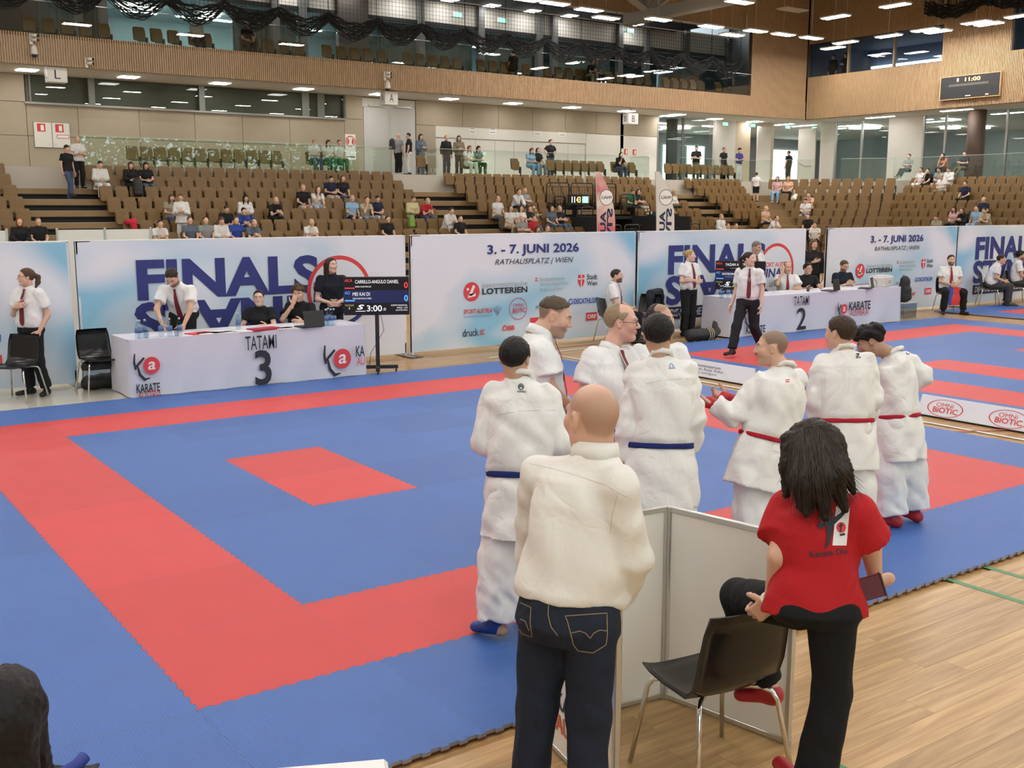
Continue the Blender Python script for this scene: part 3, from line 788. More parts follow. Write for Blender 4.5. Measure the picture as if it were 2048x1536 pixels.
# walls behind the camera and left, ceiling
LB = pm('wall_paint_sand', (.62, .55, .44), .8)
struct(MB().box((X0 - .15, (Y0 + YW) / 2, ZC / 2), (.3, YW - Y0 + 6, ZC)).build('wall_left', LB))
wb = empty('wall_camera_side', ((X0 + XW) / 2, Y0, 0)); wb['kind'] = 'structure'
cx = (X0 + XW) / 2
for z0, z1 in ((FL, 3.6), (9.2, ZC)): MB().box((0, -.15, (z0 + z1) / 2), (XW - X0, .3, z1 - z0)).build('wall_panel', LB, wb)
for i in range(12):
    x = X0 + 1.0 + i * (XW - X0 - 2) / 11; MB().box((x - cx, -.1, 6.4), (.18, .2, 5.6)).build('mullion', STEEL, wb)
    if i < 11: MB().box((x - cx + 2.73, -.1, 6.4), (5.2, .02, 5.6)).build('pane', WGLASS, wb)
struct(MB().box(((X0 + XW) / 2, (Y0 + YW) / 2, ZC + .15), (XW - X0 + 2, YW - Y0 + 8, .3)).build('ceiling', pm('ceiling_paint', (.42, .38, .32), .9)))
struct(MB().box((XR + .5, (Y0 + 0) / 2, ZC / 2), (.3, -Y0, ZC)).build('wall_right', LB))
# trees outside the windows (seen only as reflections) and beyond the lobby
def foliage(name, x0, x1, y0, y1, z0, z1, n, size, seed, label):
    r = np.random.RandomState(seed); P = r.uniform((x0, y0, z0), (x1, y1, z1), (n, 3))
    bump = .5 + .5 * np.sin(P[:, 0] * .9 + seed) * np.cos(P[:, 1] * .7); P[:, 2] = z0 + (P[:, 2] - z0) * (.55 + .45 * bump)
    A = r.normal(size=(n, 3)); A /= np.linalg.norm(A, axis=1)[:, None]; B = np.cross(A, r.normal(size=(n, 3))); B /= np.linalg.norm(B, axis=1)[:, None]
    s = r.uniform(.5, 1.2, (n, 1)) * size
    V = np.stack([P - A * s, P - B * s * .45, P + A * s, P + B * s * .45], 1).reshape(-1, 3); Q = np.arange(4 * n).reshape(-1, 4)
    o = meshobj(name, qmesh(name, V, Q, LEAF, smooth=False)); o['kind'] = 'stuff'; tag(o, label, 'foliage'); return o
def leafmat():
    m, nt, b = _new('leaf'); n = nt.nodes.new('ShaderNodeTexNoise'); n.inputs['Scale'].default_value = 1.3; n.inputs['Detail'].default_value = 6
    tc = nt.nodes.new('ShaderNodeTexCoord'); rp = nt.nodes.new('ShaderNodeValToRGB')
    rp.color_ramp.elements[0].position = .3; rp.color_ramp.elements[1].position = .7; rp.color_ramp.elements[0].color = (.07, .17, .03, 1); rp.color_ramp.elements[1].color = (.34, .58, .12, 1)
    nt.links.new(tc.outputs['Object'], n.inputs['Vector']); nt.links.new(n.outputs['Fac'], rp.inputs[0]); nt.links.new(rp.outputs[0], b.inputs['Base Color'])
    b.inputs['Roughness'].default_value = .6
    tr = nt.nodes.new('ShaderNodeBsdfTranslucent'); mx = nt.nodes.new('ShaderNodeMixShader'); mx.inputs[0].default_value = .55; out = nt.nodes['Material Output']
    nt.links.new(rp.outputs[0], tr.inputs[0]); nt.links.new(b.outputs[0], mx.inputs[1]); nt.links.new(tr.outputs[0], mx.inputs[2]); nt.links.new(mx.outputs[0], out.inputs[0]); return m
LEAF = leafmat()
foliage('tree_foliage', -6, 85, -25, -23, 1.0, 12.5, 30000, .42, 2, 'green tree crowns outside the window band')

# ---------------------------------------------------------------- wall below the gallery
wall = empty('wall_back', (0, YW, 0)); wall['kind'] = 'structure'
wx = lambda px, py=300: gy(px, py, YW)[0]
wz = lambda px, py: gy(px, py, YW)[2]
def wpanel(x0, x1, z0, z1, mat=CONC, name='concrete_panel', t=.20, yo=0.0):
    g = .008; return MB().box(((x0 + x1) / 2, t / 2 + yo, (z0 + z1) / 2), (x1 - x0 - 2 * g, t, z1 - z0 - 2 * g)).build(name, mat, wall)
MB().box(((X0 + wx(1315)) / 2, .26, 5.4), (wx(1315) - X0, .1, 3.5)).build('wall_core', CONCD, wall)
zw0, zw1 = 6.12, ZS            # window strip of the control room
xs = [X0] + [wx(p) for p in (58, 160, 282, 392, 487, 581, 690, 727)]
zj = 4.95
for a, b in zip(xs[:-1], xs[1:]):
    wpanel(a, b, ZK, zj); wpanel(a, b, zj, zw0)
wpanel(X0, xs[1], zw0, ZS); wpanel(xs[-2], xs[-1], zw0, ZS)
xd0, xd1 = wx(727), wx(833)
for a, b in zip([xd1] + [wx(p) for p in (926, 997, 1065, 1130, 1192)], [wx(p) for p in (926, 997, 1065, 1130, 1192, 1315)]): wpanel(a, b, 6.02, ZS)
xp0, xp1 = wx(872), wx(1172)
wpanel(xd1, xp0, ZK, 6.02); wpanel(xp1, wx(1315), ZK, 6.02, OFFW, 'wall_panel', .19)
# control-room window strip: a dark room with desks behind panes
win = empty('window_1', ((xs[1] + xs[-2]) / 2, YW, zw0)); win['kind'] = 'structure'
W = xs[-2] - xs[1]; H = zw1 - zw0
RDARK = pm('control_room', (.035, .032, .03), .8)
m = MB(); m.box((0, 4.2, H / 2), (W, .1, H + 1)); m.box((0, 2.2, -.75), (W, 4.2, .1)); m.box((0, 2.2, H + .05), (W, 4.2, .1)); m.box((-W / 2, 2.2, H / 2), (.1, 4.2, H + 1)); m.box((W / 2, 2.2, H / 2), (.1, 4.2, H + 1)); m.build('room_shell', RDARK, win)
MB().box((0, -.03, -.03), (W + .1, .16, .07)).build('window_sill', pm('sill_metal', (.34, .33, .30), .5), win)
FRM = pm('window_frame_green_grey', (.20, .21, .18), .5)
px_m = [60, 183, 403, 610, 641, 690]
for i, p in enumerate(px_m):
    x = wx(p, 190) - (xs[1] + xs[-2]) / 2; MB().box((x, .0, H / 2), (.05 if i in (0, 5) else (.22 if i in (1, 2) else .3), .10, H)).build('window_frame', FRM, win)
for a, b in zip(px_m[:-1], px_m[1:]):
    xa, xb = (wx(q, 190) - (xs[1] + xs[-2]) / 2 for q in (a, b)); MB().box(((xa + xb) / 2, .05, H / 2), (xb - xa - .05, .012, H - .02)).build('pane', WGLASS, win)
for i in range(5):
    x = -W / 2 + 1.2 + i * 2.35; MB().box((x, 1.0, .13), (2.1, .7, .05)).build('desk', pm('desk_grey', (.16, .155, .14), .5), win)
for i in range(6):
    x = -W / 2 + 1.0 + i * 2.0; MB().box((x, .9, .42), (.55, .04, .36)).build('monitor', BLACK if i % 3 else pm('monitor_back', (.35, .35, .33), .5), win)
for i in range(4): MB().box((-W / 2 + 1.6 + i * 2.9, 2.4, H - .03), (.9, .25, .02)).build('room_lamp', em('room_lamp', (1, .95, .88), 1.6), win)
# double door A, portal with folding doors
d1 = empty('door_1', ((xd0 + xd1) / 2, YW, ZK)); d1['kind'] = 'structure'; wd = xd1 - xd0
GREYD = pm('door_grey_white', (.56, .55, .52), .5)
MB().box((0, .12, 1.62), (wd, .1, 3.24)).build('door_frame', OFFW, d1)
for q in (-1, 1):
    MB().box((q * wd / 4, .04, 1.45), (wd / 2 - .09, .06, 2.86), bev=.006).build('door_leaf', GREYD, d1)
    MB().box((q * wd / 4, -.02, 2.92), (.75, .07, .06)).build('door_closer', ALU, d1)
MB().tube([(.12, -.04, .9), (.12, -.04, 1.2)], .015).build('door_handle', ALU, d1)
d2 = empty('door_2', ((xp0 + xp1) / 2, YW, ZK)); d2['kind'] = 'structure'; wp = xp1 - xp0
MB().box((0, .08, 1.98), (wp, .12, .50)).build('lintel_panel', OFFW, d2)
MB().box((0, .16, .87), (wp, .1, 1.74)).build('door_frame', STEEL, d2)
for i in range(8): MB().box((-wp / 2 + (i + .5) * wp / 8, .09, .86), (wp / 8 - .02, .05, 1.70)).build('door_leaf', OFFW, d2)
# fire cabinets, posters, notices on the wall
RED = pm('sign_red', (.62, .05, .04), .5); INK = pm('ink_dark', (.03, .03, .035), .6); PAPER = pm('paper', (.82, .80, .76), .7)
def wall_box(name, pxa, pya, pxb, pyb, mat, label, cat, t=.04):
    a, b = gy(pxa, pya, YW - t), gy(pxb, pyb, YW - t); r = empty(name, ((a[0] + b[0]) / 2, YW - .0, min(a[2], b[2])), 0, label, cat)
    return r, abs(b[0] - a[0]), abs(a[2] - b[2]), t
fn = lambda t: frame_on((0, -t, 0), (1, 0, 0), (0, -1, 0))
r, w, h, t = wall_box('hydrant_cabinet', 66, 243, 142, 297, OFFW, 'pale double-door wall cabinet with red fire signs above the left stairway', 'cabinet')
MB().box((0, -t / 2, h / 2), (w, t, h)).build('body', CONCD, r)
for q in (-1, 1):
    MB().box((q * w / 4, -t - .008, h / 2), (w / 2 - .02, .016, h - .03), bev=.004).build('door', OFFW, r)
    MB().lathe([(.03, 0), (.03, .012)], (0, 0, 0), 10).build('lock', ALU, r, loc=(q * .1, -t - .02, .12)).rotation_euler = (math.pi / 2, 0, 0)
    f = fn(t + .017); x = q * w / 4 - .05
    flat(rect(x - .14, h - .34, x + .14, h - .06), f, RED, r, 'fire_sign', .002); flat(rect(x - .02, h - .30, x + .09, h - .11), f, PAPER, r, 'fire_symbol', .004)
flat(rect(w / 8, h * .38, w / 8 + .42, h * .38 + .13), fn(t + .017), RED, r, 'notice', .002); flat(rect(w / 8 + .02, h * .40, w / 8 + .40, h * .38 + .11), fn(t + .017), PAPER, r, 'notice_text', .004)
r, w, h, t = wall_box('hydrant_cabinet', 1243, 297, 1277, 322, OFFW, 'pale flush wall cabinet with two red fire signs near the right glazing', 'cabinet', .03)
MB().box((0, -t / 2, h / 2 - .3), (w, t, h + .6), bev=.004).build('body', OFFW, r)
for q in (-1, 1):
    flat(rect(q * w / 4 - .12, h - .3, q * w / 4 + .12, h - .02), fn(t), RED, r, 'fire_sign', .002); flat(rect(q * w / 4 - .01, h - .26, q * w / 4 + .09, h - .06), fn(t), PAPER, r, 'fire_symbol', .004)
r, w, h, t = wall_box('poster', 690, 268, 712, 320, PAPER, 'white poster with a red striped round emblem on the concrete wall', 'poster', .01)
MB().box((0, -t / 2, h / 2), (w, t, h)).build('sheet', PAPER, r)
f = fn(t); cy_ = h - .30; flat(ell_poly(0, cy_, .23, .23), f, RED, r, 'emblem_disc', .002); flat(ell_poly(0, cy_, .19, .19), f, PAPER, r, 'emblem_ground', .003)
for q in (-1, 1): flat(ell_poly(q * .11, cy_, .045, .12), f, RED, r, 'emblem_stripe', .004)
flat(rect(-w * .4, .10, w * .4, .15), f, INK, r, 'print_line', .003)
for px, py in ((945, 260), (985, 261), (1075, 264), (1124, 266)):
    r, w, h, t = wall_box('notice_sheet', px - 8, py - 8, px + 8, py + 8, PAPER, 'white paper notice taped above the folding doors', 'notice', -.014)
    r['label'] = 'white paper notice taped above the folding doors'; r['group'] = 'paper notices above the folding doors'
    MB().box((0, -t + .0, h / 2), (w, .01, h)).build('sheet', PAPER, r); flat(rect(-w * .3, h * .62, w * .3, h * .76), fn(t + .006), pm('print_grey', (.45, .44, .42), .7), r, 'print_line', .001); flat(rect(-w * .3, h * .22, w * .3, h * .28), fn(t + .006), INK, r, 'print_line', .001)
r, w, h, t = wall_box('notice_sheet', 1288, 302, 1301, 315, PAPER, 'small printed wall plan beside the glazed lobby', 'notice', .02)
MB().box((0, -t / 2, h / 2), (w, t, h)).build('sheet', PAPER, r)
for i in range(4): flat(rect(-w * .4, h * (.2 + .18 * i), w * (.1 + .1 * i), h * (.22 + .18 * i)), fn(t), INK, r, 'print_line', .002)
# gallery slab with slatted fascia, soffit panels
slab = empty('gallery_slab', ((X0 + XR) / 2, YF, ZS)); slab['kind'] = 'structure'; cxs = (X0 + XR) / 2
MB().box(((XW + 14 - X0) / 2 + X0 - cxs, 6.1, .45), (XW + 14 - X0, 12.0, .9)).build('soffit', pm('soffit_white', (.70, .66, .58), .7), slab)
MB().box((0, .16, .5), (XR - X0, .1, 1.0)).build('fascia_backing', OAKD, slab)
def slats(name, pts, parent, axis, w=.045, d=.05):
    m = MB()
    for (c, z0, z1) in pts:
        if axis == 'x': m.box((c, .05, (z0 + z1) / 2), (w, d, z1 - z0))
        else: m.box((.05, c, (z0 + z1) / 2), (d, w, z1 - z0))
    o = m.build(name, OAK, parent); o['kind'] = 'stuff'; return o
PIT = .08
slats('slat_cladding', [(x - cxs, 0, ZT - ZS) for x in np.arange(3.0, XR - .02, PIT)], slab, 'x')
right = empty('wall_right_upper', (XR, 0, ZS)); right['kind'] = 'structure'
rw = lambda px, py: gx(px, py, XR)
wins = []
for (a, b) in (((1608, 158), (1886, 74)), ((2018, 107), (2120, 40))):
    p, q = rw(*a), rw(*b); wins.append((min(p[1], q[1]), max(p[1], q[1]), p[2], q[2]))
wins = [(w[0], w[1], 9.25, 10.95) if i == 0 else (w[0] - 6, w[1], 9.35, 11.3) for i, w in enumerate(wins)]
pts = []
for y in np.arange(4.0, YF, PIT):
    iv = [(ZS, ZC)]
    for a, b, z0, z1 in wins:
        if a < y < b: iv = [(ZS, z0), (z1, ZC)]
    pts += [(y, u - ZS, v - ZS) for u, v in iv]
slats('slat_cladding', pts, right, 'y')
m = MB(); prev = 3.0
segs = sorted(wins, key=lambda w: w[0]); ys = [0.0]
for a, b, z0, z1 in segs:
    m.box((.2, (ys[-1] + a) / 2, (ZC - ZS) / 2), (.2, a - ys[-1], ZC - ZS)); m.box((.2, (a + b) / 2, (z0 - ZS) / 2), (.2, b - a, z0 - ZS)); m.box((.2, (a + b) / 2, (z1 + ZC) / 2 - ZS), (.2, b - a, ZC - z1)); ys.append(b)
m.box((.2, (ys[-1] + YF) / 2, (ZC - ZS) / 2), (.2, YF - ys[-1], ZC - ZS)); m.build('backing', OAKD, right)
for i, (a, b, z0, z1) in enumerate(wins):
    wn = empty('window_%d' % (i + 2), (XR, (a + b) / 2, z0)); wn['kind'] = 'structure'; L = b - a; H = z1 - z0
    MB().box((.25, 0, H / 2), (.04, L + .1, H + .1)).build('pane', glass('upper_glass', (.75, .82, .86), 1.5, mul=1.4), wn)
    for q in np.linspace(-L / 2, L / 2, 4 if i == 0 else 5): MB().box((.16, q, H / 2), (.16, .09, H)).build('window_frame', pm('frame_bronze', (.22, .16, .11), .5), wn)
    m = MB(); BL = pm('lounge_wall_blue', (.10, .13, .19), .7)
    m.box((6, 0, H / 2), (.1, L + 1, H + 2)); m.box((3.2, 0, H + .25), (5.6, L + 1, .1)); m.box((3.2, 0, -.6), (5.6, L + 1, .1)); m.box((3.2, L / 2 + .5, H / 2), (5.6, .1, H + 2)); m.box((3.2, -L / 2 - .5, H / 2), (5.6, .1, H + 2)); m.build('lounge', BL, wn)
    MB().box((5.7, 0, H * .55), (.12, L, .12)).build('light_cove', em('cove_light', (1, .98, .94), 7), wn)
    for q in range(5): MB().box((5.85, -L / 2 + q * L / 4, H * .1), (.06, L / 6, H * .8)).build('wall_panel', pm('lounge_panel', (.42, .42, .40), .6), wn)
# soffit lamps, hung box signs, exit signs
SQ = MB().box((0, 0, 0), (.62, .62, .03)).mesh('diffuser', PANEL); SQF = MB().box((0, 0, .012), (.70, .70, .03)).mesh('frame', WHITE)
def soffit_lamp(x, y, rot=0, long=False, grp='square light panels under the gallery', lab='square white light panel recessed in the gallery soffit'):
    r = empty('ceiling_light', (x, y, ZS), rot, lab, 'ceiling light', grp)
    f = meshobj('frame', SQF, r, loc=(0, 0, -.005)); d = meshobj('diffuser', SQ, r, loc=(0, 0, -.012))
    if long: f.scale = (.45, 2.5, 1); d.scale = (.42, 2.6, 1)
    return r
for i in range(-4, 10): soffit_lamp(6.77 + i * 3.40, 35.55)
for px, py in ((1319, 233), (1413, 239), (1497, 244)):
    p = gz(px, py, ZS); soffit_lamp(p[0], min(p[1], 36.3))
for px, py in ((1563, 249), (1608, 251), (1685, 252), (1760, 234), (1838, 240), (1913, 220), (1912, 246), (1990, 251), (2015, 226), (1838, 269), (1925, 266)):
    p = gz(px, py, ZS)
    soffit_lamp(min(p[0], 52), p[1], 0, True, 'long light panels under the right gallery', 'long white light panel recessed in the right soffit')
for y in (20.5, 16, 11.5, 7): soffit_lamp(46.7, y, 0, True, 'long light panels under the right gallery', 'long white light panel recessed in the right soffit')
def box_sign(px, py, tx, wpx, hpx, lab):
    p = gy(px, py, YF + .45); k = topx(p)[2] / CAM_F; w, h = wpx * k * .98, hpx * k
    r = empty('box_sign', (p[0], p[1], p[2] - h / 2), 0, lab, 'sign')
    SW = pm('sign_white', (.80, .79, .76), .5)
    MB().box((0, 0, h / 2), (w, .42 if len(tx) > 1 else .42, h), bev=.01).build('body', SW, r)
    MB().tube([(0, 0, h - .02), (0, .0, max(h + .05, ZS - p[2] + h / 2 - 0.0))], .02, 6).build('hanger', ALU, r)
    f = frame_on((0, -.212, h / 2), (1, 0, 0), (0, -1, 0)); text(tx[0], f, 0.0, 0, w * .30, h * .58, INK, r, off=.002)
    f = frame_on((-w / 2 - .002, 0, h / 2), (0, -1, 0), (-1, 0, 0)); text(tx[0], f, 0, 0, .17, h * .5, INK, r, off=.002)
box_sign(112, 150, 'L', 38, 30, 'white hanging box sign with the letter L'); box_sign(778, 197, 'A', 30, 26, 'white hanging box sign with the letter A'); box_sign(1261, 238, 'B', 27, 21, 'white hanging box sign with the letter B')
EXG = em('exit_sign_glow', (.25, .9, .55), 2.5)
for px, py in ((1450, 248), (1505, 251), (1575, 254), (1628, 257)):
    p = gy(px, py, 35.5); r = empty('exit_sign', (p[0], p[1], p[2] - .1), 0, 'small lit green exit sign hanging under the soffit', 'sign', 'lit exit signs under the soffit')
    MB().box((0, 0, .1), (.42, .05, .2), bev=.008).build('body', WHITE, r); MB().box((0, -.03, .1), (.36, .012, .15)).build('face', EXG, r); MB().tube([(0, 0, .2), (0, 0, ZS - p[2] + .1)], .012, 6).build('hanger', ALU, r)
struct(MB().box(((XR + .1 + XW + 14) / 2, 15.0, ZS + .2), (XW + 14 - XR - .1, 38.2, .4)).build('ceiling_right', pm('soffit_white', (.70, .66, .58), .7)))
# lobby beyond the glazing at the right end
lob = empty('wall_lobby', (XW, YW, ZK)); lob['kind'] = 'structure'
def lp(px, plane): 
    return (gy(px, 300, YW)[0] - XW) if plane == 'y' else (gx(px, 300, XW)[1] - YW)
LW = pm('lobby_white', (.78, .75, .68), .6); LBEI = pm('lobby_beige', (.60, .50, .36), .7)
LH = ZS - ZK
for a, b, mt, nm in ((1430, 1470, LW, 'wall_panel'), (1470, 1500, LBEI, 'wall_panel'), (1524, 1547, LBEI, 'wall_panel')):
    xa, xb = lp(a, 'y'), lp(b, 'y'); MB().box(((xa + xb) / 2, .1, LH / 2), (xb - xa, .2, LH)).build(nm, mt, lob)
for a, b, mt in ((1500, 1526, LW),):
    xa, xb = lp(a, 'y'), lp(b, 'y'); MB().box(((xa + xb) / 2, -.5, LH / 2 - .1), (xb - xa, .08, LH - .3)).build('door_leaf', LW, lob)
for a, b in ((1315, 1366), (1366, 1418)):
    xa, xb = lp(a, 'y'), lp(b, 'y'); MB().box(((xa + xb) / 2, .05, LH / 2), (xb - xa, .02, LH)).build('pane', WGLASS, lob); MB().box((xa, .05, LH / 2), (.10, .12, LH)).build('mullion', STEEL, lob)
for a, b, mt in ((1640, 1668, LW), (1775, 1843, LW)):
    ya, yb = lp(a, 'x'), lp(b, 'x'); MB().box((.1, (ya + yb) / 2, LH / 2), (.2, abs(yb - ya), LH)).build('wall_panel', mt, lob)
ya, yb = lp(1606, 'x'), lp(1640, 'x'); MB().box((-.4, (ya + yb) / 2, LH / 2 - .1), (.08, abs(yb - ya), LH - .3)).build('door_leaf', LW, lob)
MB().tube([(-.46, yb + .2, .95), (-.46, ya - .5, .95), (-.46, ya - .15, 1.12)], .02, 6).build('push_bar', ALU, lob)
for a, b in ((1670, 1722), (1722, 1775), (1845, 1888), (1888, 1962), (1962, 2010), (2010, 2100)):
    ya, yb = lp(a, 'x'), lp(b, 'x'); MB().box((.05, (ya + yb) / 2, LH / 2), (.02, abs(yb - ya), LH)).build('pane', WGLASS, lob); MB().box((.05, ya, LH / 2), (.12, .10, LH)).build('mullion', ALU, lob)
m = MB(); LG = pm('lobby_grey', (.40, .43, .44), .7)
m.box((13.5, -16, LH / 2), (.2, 50, LH)); m.box((0, 9, LH / 2), (27, .2, LH)); m.box((6.75, -36.5, LH / 2), (13.5, .2, LH)); m.box((-13.4, 4.5, LH / 2), (.2, 9, LH)); m.build('lobby_shell', LG, lob)
LFM = pm('lobby_floor', (.36, .35, .33), .35)
struct(MB().box((XW + 7, YW - 14, ZK - .15), (14, 46, .3)).build('floor_lobby', LFM)); struct(MB().box((XW - 7, YW + 4.6, ZK - .15), (14, 8.8, .3)).build('floor_lobby_back', LFM))
for a, b in ((1330, 1352), (1378, 1412), (1545, 1600)):
    q0, q1 = gy(a, 300, YW + 8.7)[0] - XW, gy(b, 300, YW + 8.7)[0] - XW; MB().box(((q0 + q1) / 2, 8.85, LH * .40), (q1 - q0, .05, LH * .75)).build('bright_window', em('bright_window', (.85, 1.0, .92), 2.6), lob)
c = gy(1343, 300, YW + 1.2); MB().lathe([(.30, 0), (.30, LH)], (0, 0, 0), 18).build('lobby_column', pm('column_concrete', (.20, .19, .17), .8), lob, loc=(c[0] - XW, 1.2, 0))
c = gx(1950, 300, 47.45); col = MB().lathe([(.42, 0), (.42, LH)], (0, 0, 0), 22).build('column', pm('column_brown', (.13, .085, .065), .6), None, loc=(c[0], c[1], ZK)); struct(col)
for i, (px, py) in enumerate(((1360, 258), (1362, 280), (1340, 262), (1718, 259), (1740, 270), (1900, 266), (1960, 262))):
    p = gd(px, py, 62); d = MB().lathe([(.55, 0), (.55, .08)], (0, 0, 0), 20).build('round_lamp', em('round_lamp', (1, .97, .9), 22), lob, loc=(min(p[0], 60) - XW, min(p[1], 44) - YW, LH - .12))
for x, y in ((36.5, 40), (40.5, 40), (44.5, 40), (38.5, 43.5), (43, 43.5), (51, 34), (51, 29), (51, 24), (51, 19), (51, 14), (57, 31), (57, 25), (57, 19), (57, 13)):
    MB().box((x - XW, y - YW, LH - .03), (1.5, .22, .04)).build('fill_strip', em('lobby_fill', (1, .97, .92), 17), lob)  # glowing ceiling strips added to brighten the otherwise dark lobby
foliage('bush_foliage', 36, 47, 46.3, 47.2, 3.4, 6.4, 700, .35, 5, 'green bushes outside the far lobby windows')
# ---------------------------------------------------------------- upper gallery behind the balustrade
gal = empty('wall_gallery', (0, 39.6, ZT)); gal['kind'] = 'structure'
GZ = 2.45
struct(MB().box(((X0 + XR) / 2, 36.8, ZT - .06), (XR - X0, 5.4, .12)).build('floor_gallery', pm('gallery_floor', (.10, .10, .10), .5)))
cols_px = [28, 155, 205, 548, 603, 702, 838, 958, 1075, 1105, 1236, 1290, 1370, 1455]
gxp = lambda px: gy(px, 60, 39.6)[0]
UPW = pm('gallery_upper_white', (.74, .71, .64), .7); UPG = pm('gallery_grey', (.20, .205, .20), .6)
MB().box(((X0 + XR) / 2, .1, GZ + .95), (XR - X0, .2, 1.15)).build('upper_panel', UPW, gal)
MB().box(((X0 + XR) / 2, .0, GZ + .35), (XR - X0, .26, .16)).build('ventilation_trim', DARK, gal)
ex = [gxp(p) for p in (-60, 28, 48, 145, 205, 548, 603, 680, 733, 838, 958, 1075, 1236, 1290, 1455, 1530)]
CURT = pm('curtain_grey', (.34, .35, .33), .8); ROOMB = pm('gallery_room', (.30, .38, .40), .7)
m = MB(); m.box(((X0 + XR) / 2, 6.0, GZ / 2), (XR - X0, .1, GZ + .6)); m.box(((X0 + XR) / 2, 3, GZ + .28), (XR - X0, 6, .1)); m.box(((X0 + XR) / 2, 3, -.06), (XR - X0, 6, .1)); m.build('room_shell', ROOMB, gal)
for i, p in enumerate(cols_px):
    w = 1.5 if p in (28, 702) else .32; MB().box((gxp(p), -.12, (GZ + 2.6) / 2), (w, .3, GZ + 2.6)).build('gallery_column', pm('wood_dark_panel', (.085, .075, .065), .6) if w > 1 else UPG, gal)
for a, b in zip(ex[:-1], ex[1:]):
    MB().box(((a + b) / 2, .05, GZ / 2 + .1), (b - a, .015, GZ + .2)).build('pane', WGLASS, gal)
def curtain(pa, pb):
    xa, xb = gxp(pa), gxp(pb); n = int((xb - xa) / .10); pts = [(xa + (xb - xa) * i / n, .32 + (.05 if i % 2 else -.05)) for i in range(n + 1)]
    m = MB()
    for (x, y), (x2, y2) in zip(pts[:-1], pts[1:]): m.quad((x, y, 0), (x2, y2, 0), (x2, y2, GZ + .2), (x, y, GZ + .2))
    m.build('curtain', CURT, gal)
for a, b in ((48, 205), (470, 548), (560, 600), (760, 838), (848, 950), (968, 1070), (1110, 1230)): curtain(a, b)
for px, py in ((262, 33), (425, 50), (300, 37), (565, 66), (575, 78)):
    p = gy(px, py, 42.0); MB().lathe([(.42, 0), (.42, .05)], (0, 0, 0), 20).build('round_lamp', em('gallery_lamp', (1, .93, .80), 26), gal, loc=(p[0], 2.6, GZ + .12))
for px in (340, 455, 500, 640, 690, 1000, 1060): MB().box((gxp(px), 4.0, GZ + .2), (1.5, .18, .03)).build('room_lamp', em('gallery_strip', (.85, .95, 1), 34), gal)
struct(MB().box((XR + .2, 40.0, 11.2), (.2, 12, 6.4)).build('wall_gallery_end', UPG))
# bulkhead above, pipe and gallery downlights
up = empty('wall_back_upper', (0, YF, 11.3)); up['kind'] = 'structure'
xa = gy(1505, 150, YF)[0]
slats('slat_cladding', [(x, 0, ZC - 11.3) for x in np.arange(12.0, xa, PIT)] + [(x, ZT - 11.3, ZC - 11.3) for x in np.arange(xa, XR, PIT)], up, 'x')
m = MB(); m.box(((X0 + xa) / 2, .2, (ZC - 11.3) / 2), (xa - X0, .2, ZC - 11.3)); m.box(((xa + XR) / 2, .2, (ZC + ZT) / 2 - 11.3), (XR - xa, .2, ZC - ZT)); m.build('backing', OAKD, up)
MB().box(((X0 + xa) / 2, 3.1, .64), (xa - X0, 5.6, .06)).build('gallery_ceiling', pm('gallery_ceiling', (.12, .13, .16), .8), up)
SQG = MB().box((0, 0, 0), (.62, .62, .03)).mesh('diffuser', em('gallery_downlight', LAMP_COL, 20))
for px, py in ((60, -70), (230, -55), (400, -38), (540, -22), (660, -10), (768, 3), (855, 13), (938, 23), (1018, 33), (1092, 42), (1228, 57)):
    p = gz(px, py, 11.9); r = empty('ceiling_light', (p[0], min(p[1], 38.8), 11.91), 0, 'square downlight in the dark gallery ceiling behind the net', 'ceiling light', 'downlights above the gallery')
    meshobj('frame', SQF, r, loc=(0, 0, -.02)); d = meshobj('diffuser', SQG, r, loc=(0, 0, -.03))
for px, py in ((916, 30), (1004, 41), (1260, 62)):
    p = gy(px, py, 38.9); r = empty('exit_sign', (p[0], 38.9, p[2] - .12), 0, 'small lit green exit sign on the gallery wall', 'sign', 'exit signs on the gallery')
    MB().box((0, .0, .12), (.5, .05, .24), bev=.008).build('body', WHITE, r); MB().box((0, -.03, .12), (.42, .012, .18)).build('face', EXG, r); MB().tube([(0, 0, .12), (0, .62, .12)], .02, 6).build('bracket', ALU, r)
# net: cable, rail with hangers, netting, gathered swags
ZCAB = 10.72; xn0, xn1 = 4.0, gy(1490, 104, YF - .3)[0]
net = empty('safety_net', ((xn0 + xn1) / 2, YF - .3, 9.4), 0, 'black safety net gathered into swags along the gallery front', 'net'); ncx = (xn0 + xn1) / 2
MB().tube([(xn0 - ncx, 0, ZCAB - 9.4), (xn1 - ncx, 0, ZCAB - 9.4)], .02, 6).build('cable', pm('cable_grey', (.55, .55, .53), .4), net)
MB().tube([(xn0 - ncx, .15, 11.2 - 9.4), (xn1 - ncx + .3, .15, 11.2 - 9.4)], .06, 8).build('rail', pm('rail_beige', (.52, .48, .40), .5), net)
NETM = pm('net_black', (.012, .012, .012), .8)
SW = 2.05; n_sw = int((xn1 - xn0) / SW)
m = MB()
for i in range(n_sw + 1):
    x = xn1 - .3 - i * SW - ncx; m2 = MB().tube([(x, 0, 9.68 - 9.4), (x, 0, 11.2 - 9.4)], .014, 5); m2.build('hanger', NETM, net)
    if i % 3 == 0: MB().box((x + .5, .15, 11.55 - 9.4), (.06, .06, .8)).build('rail_bracket', pm('rail_beige', (.5, .45, .36), .5), net)
def sag(x): 
    t = ((x - (xn1 - .3)) / SW) % 1.0; return 9.70 - .30 * math.sin(math.pi * t) ** 1.0
for x in np.arange(xn0, xn1 - .3, .155):
    m.box((x - ncx, 0, (sag(x) + ZCAB) / 2 - 9.4), (.008, .008, ZCAB - sag(x)))
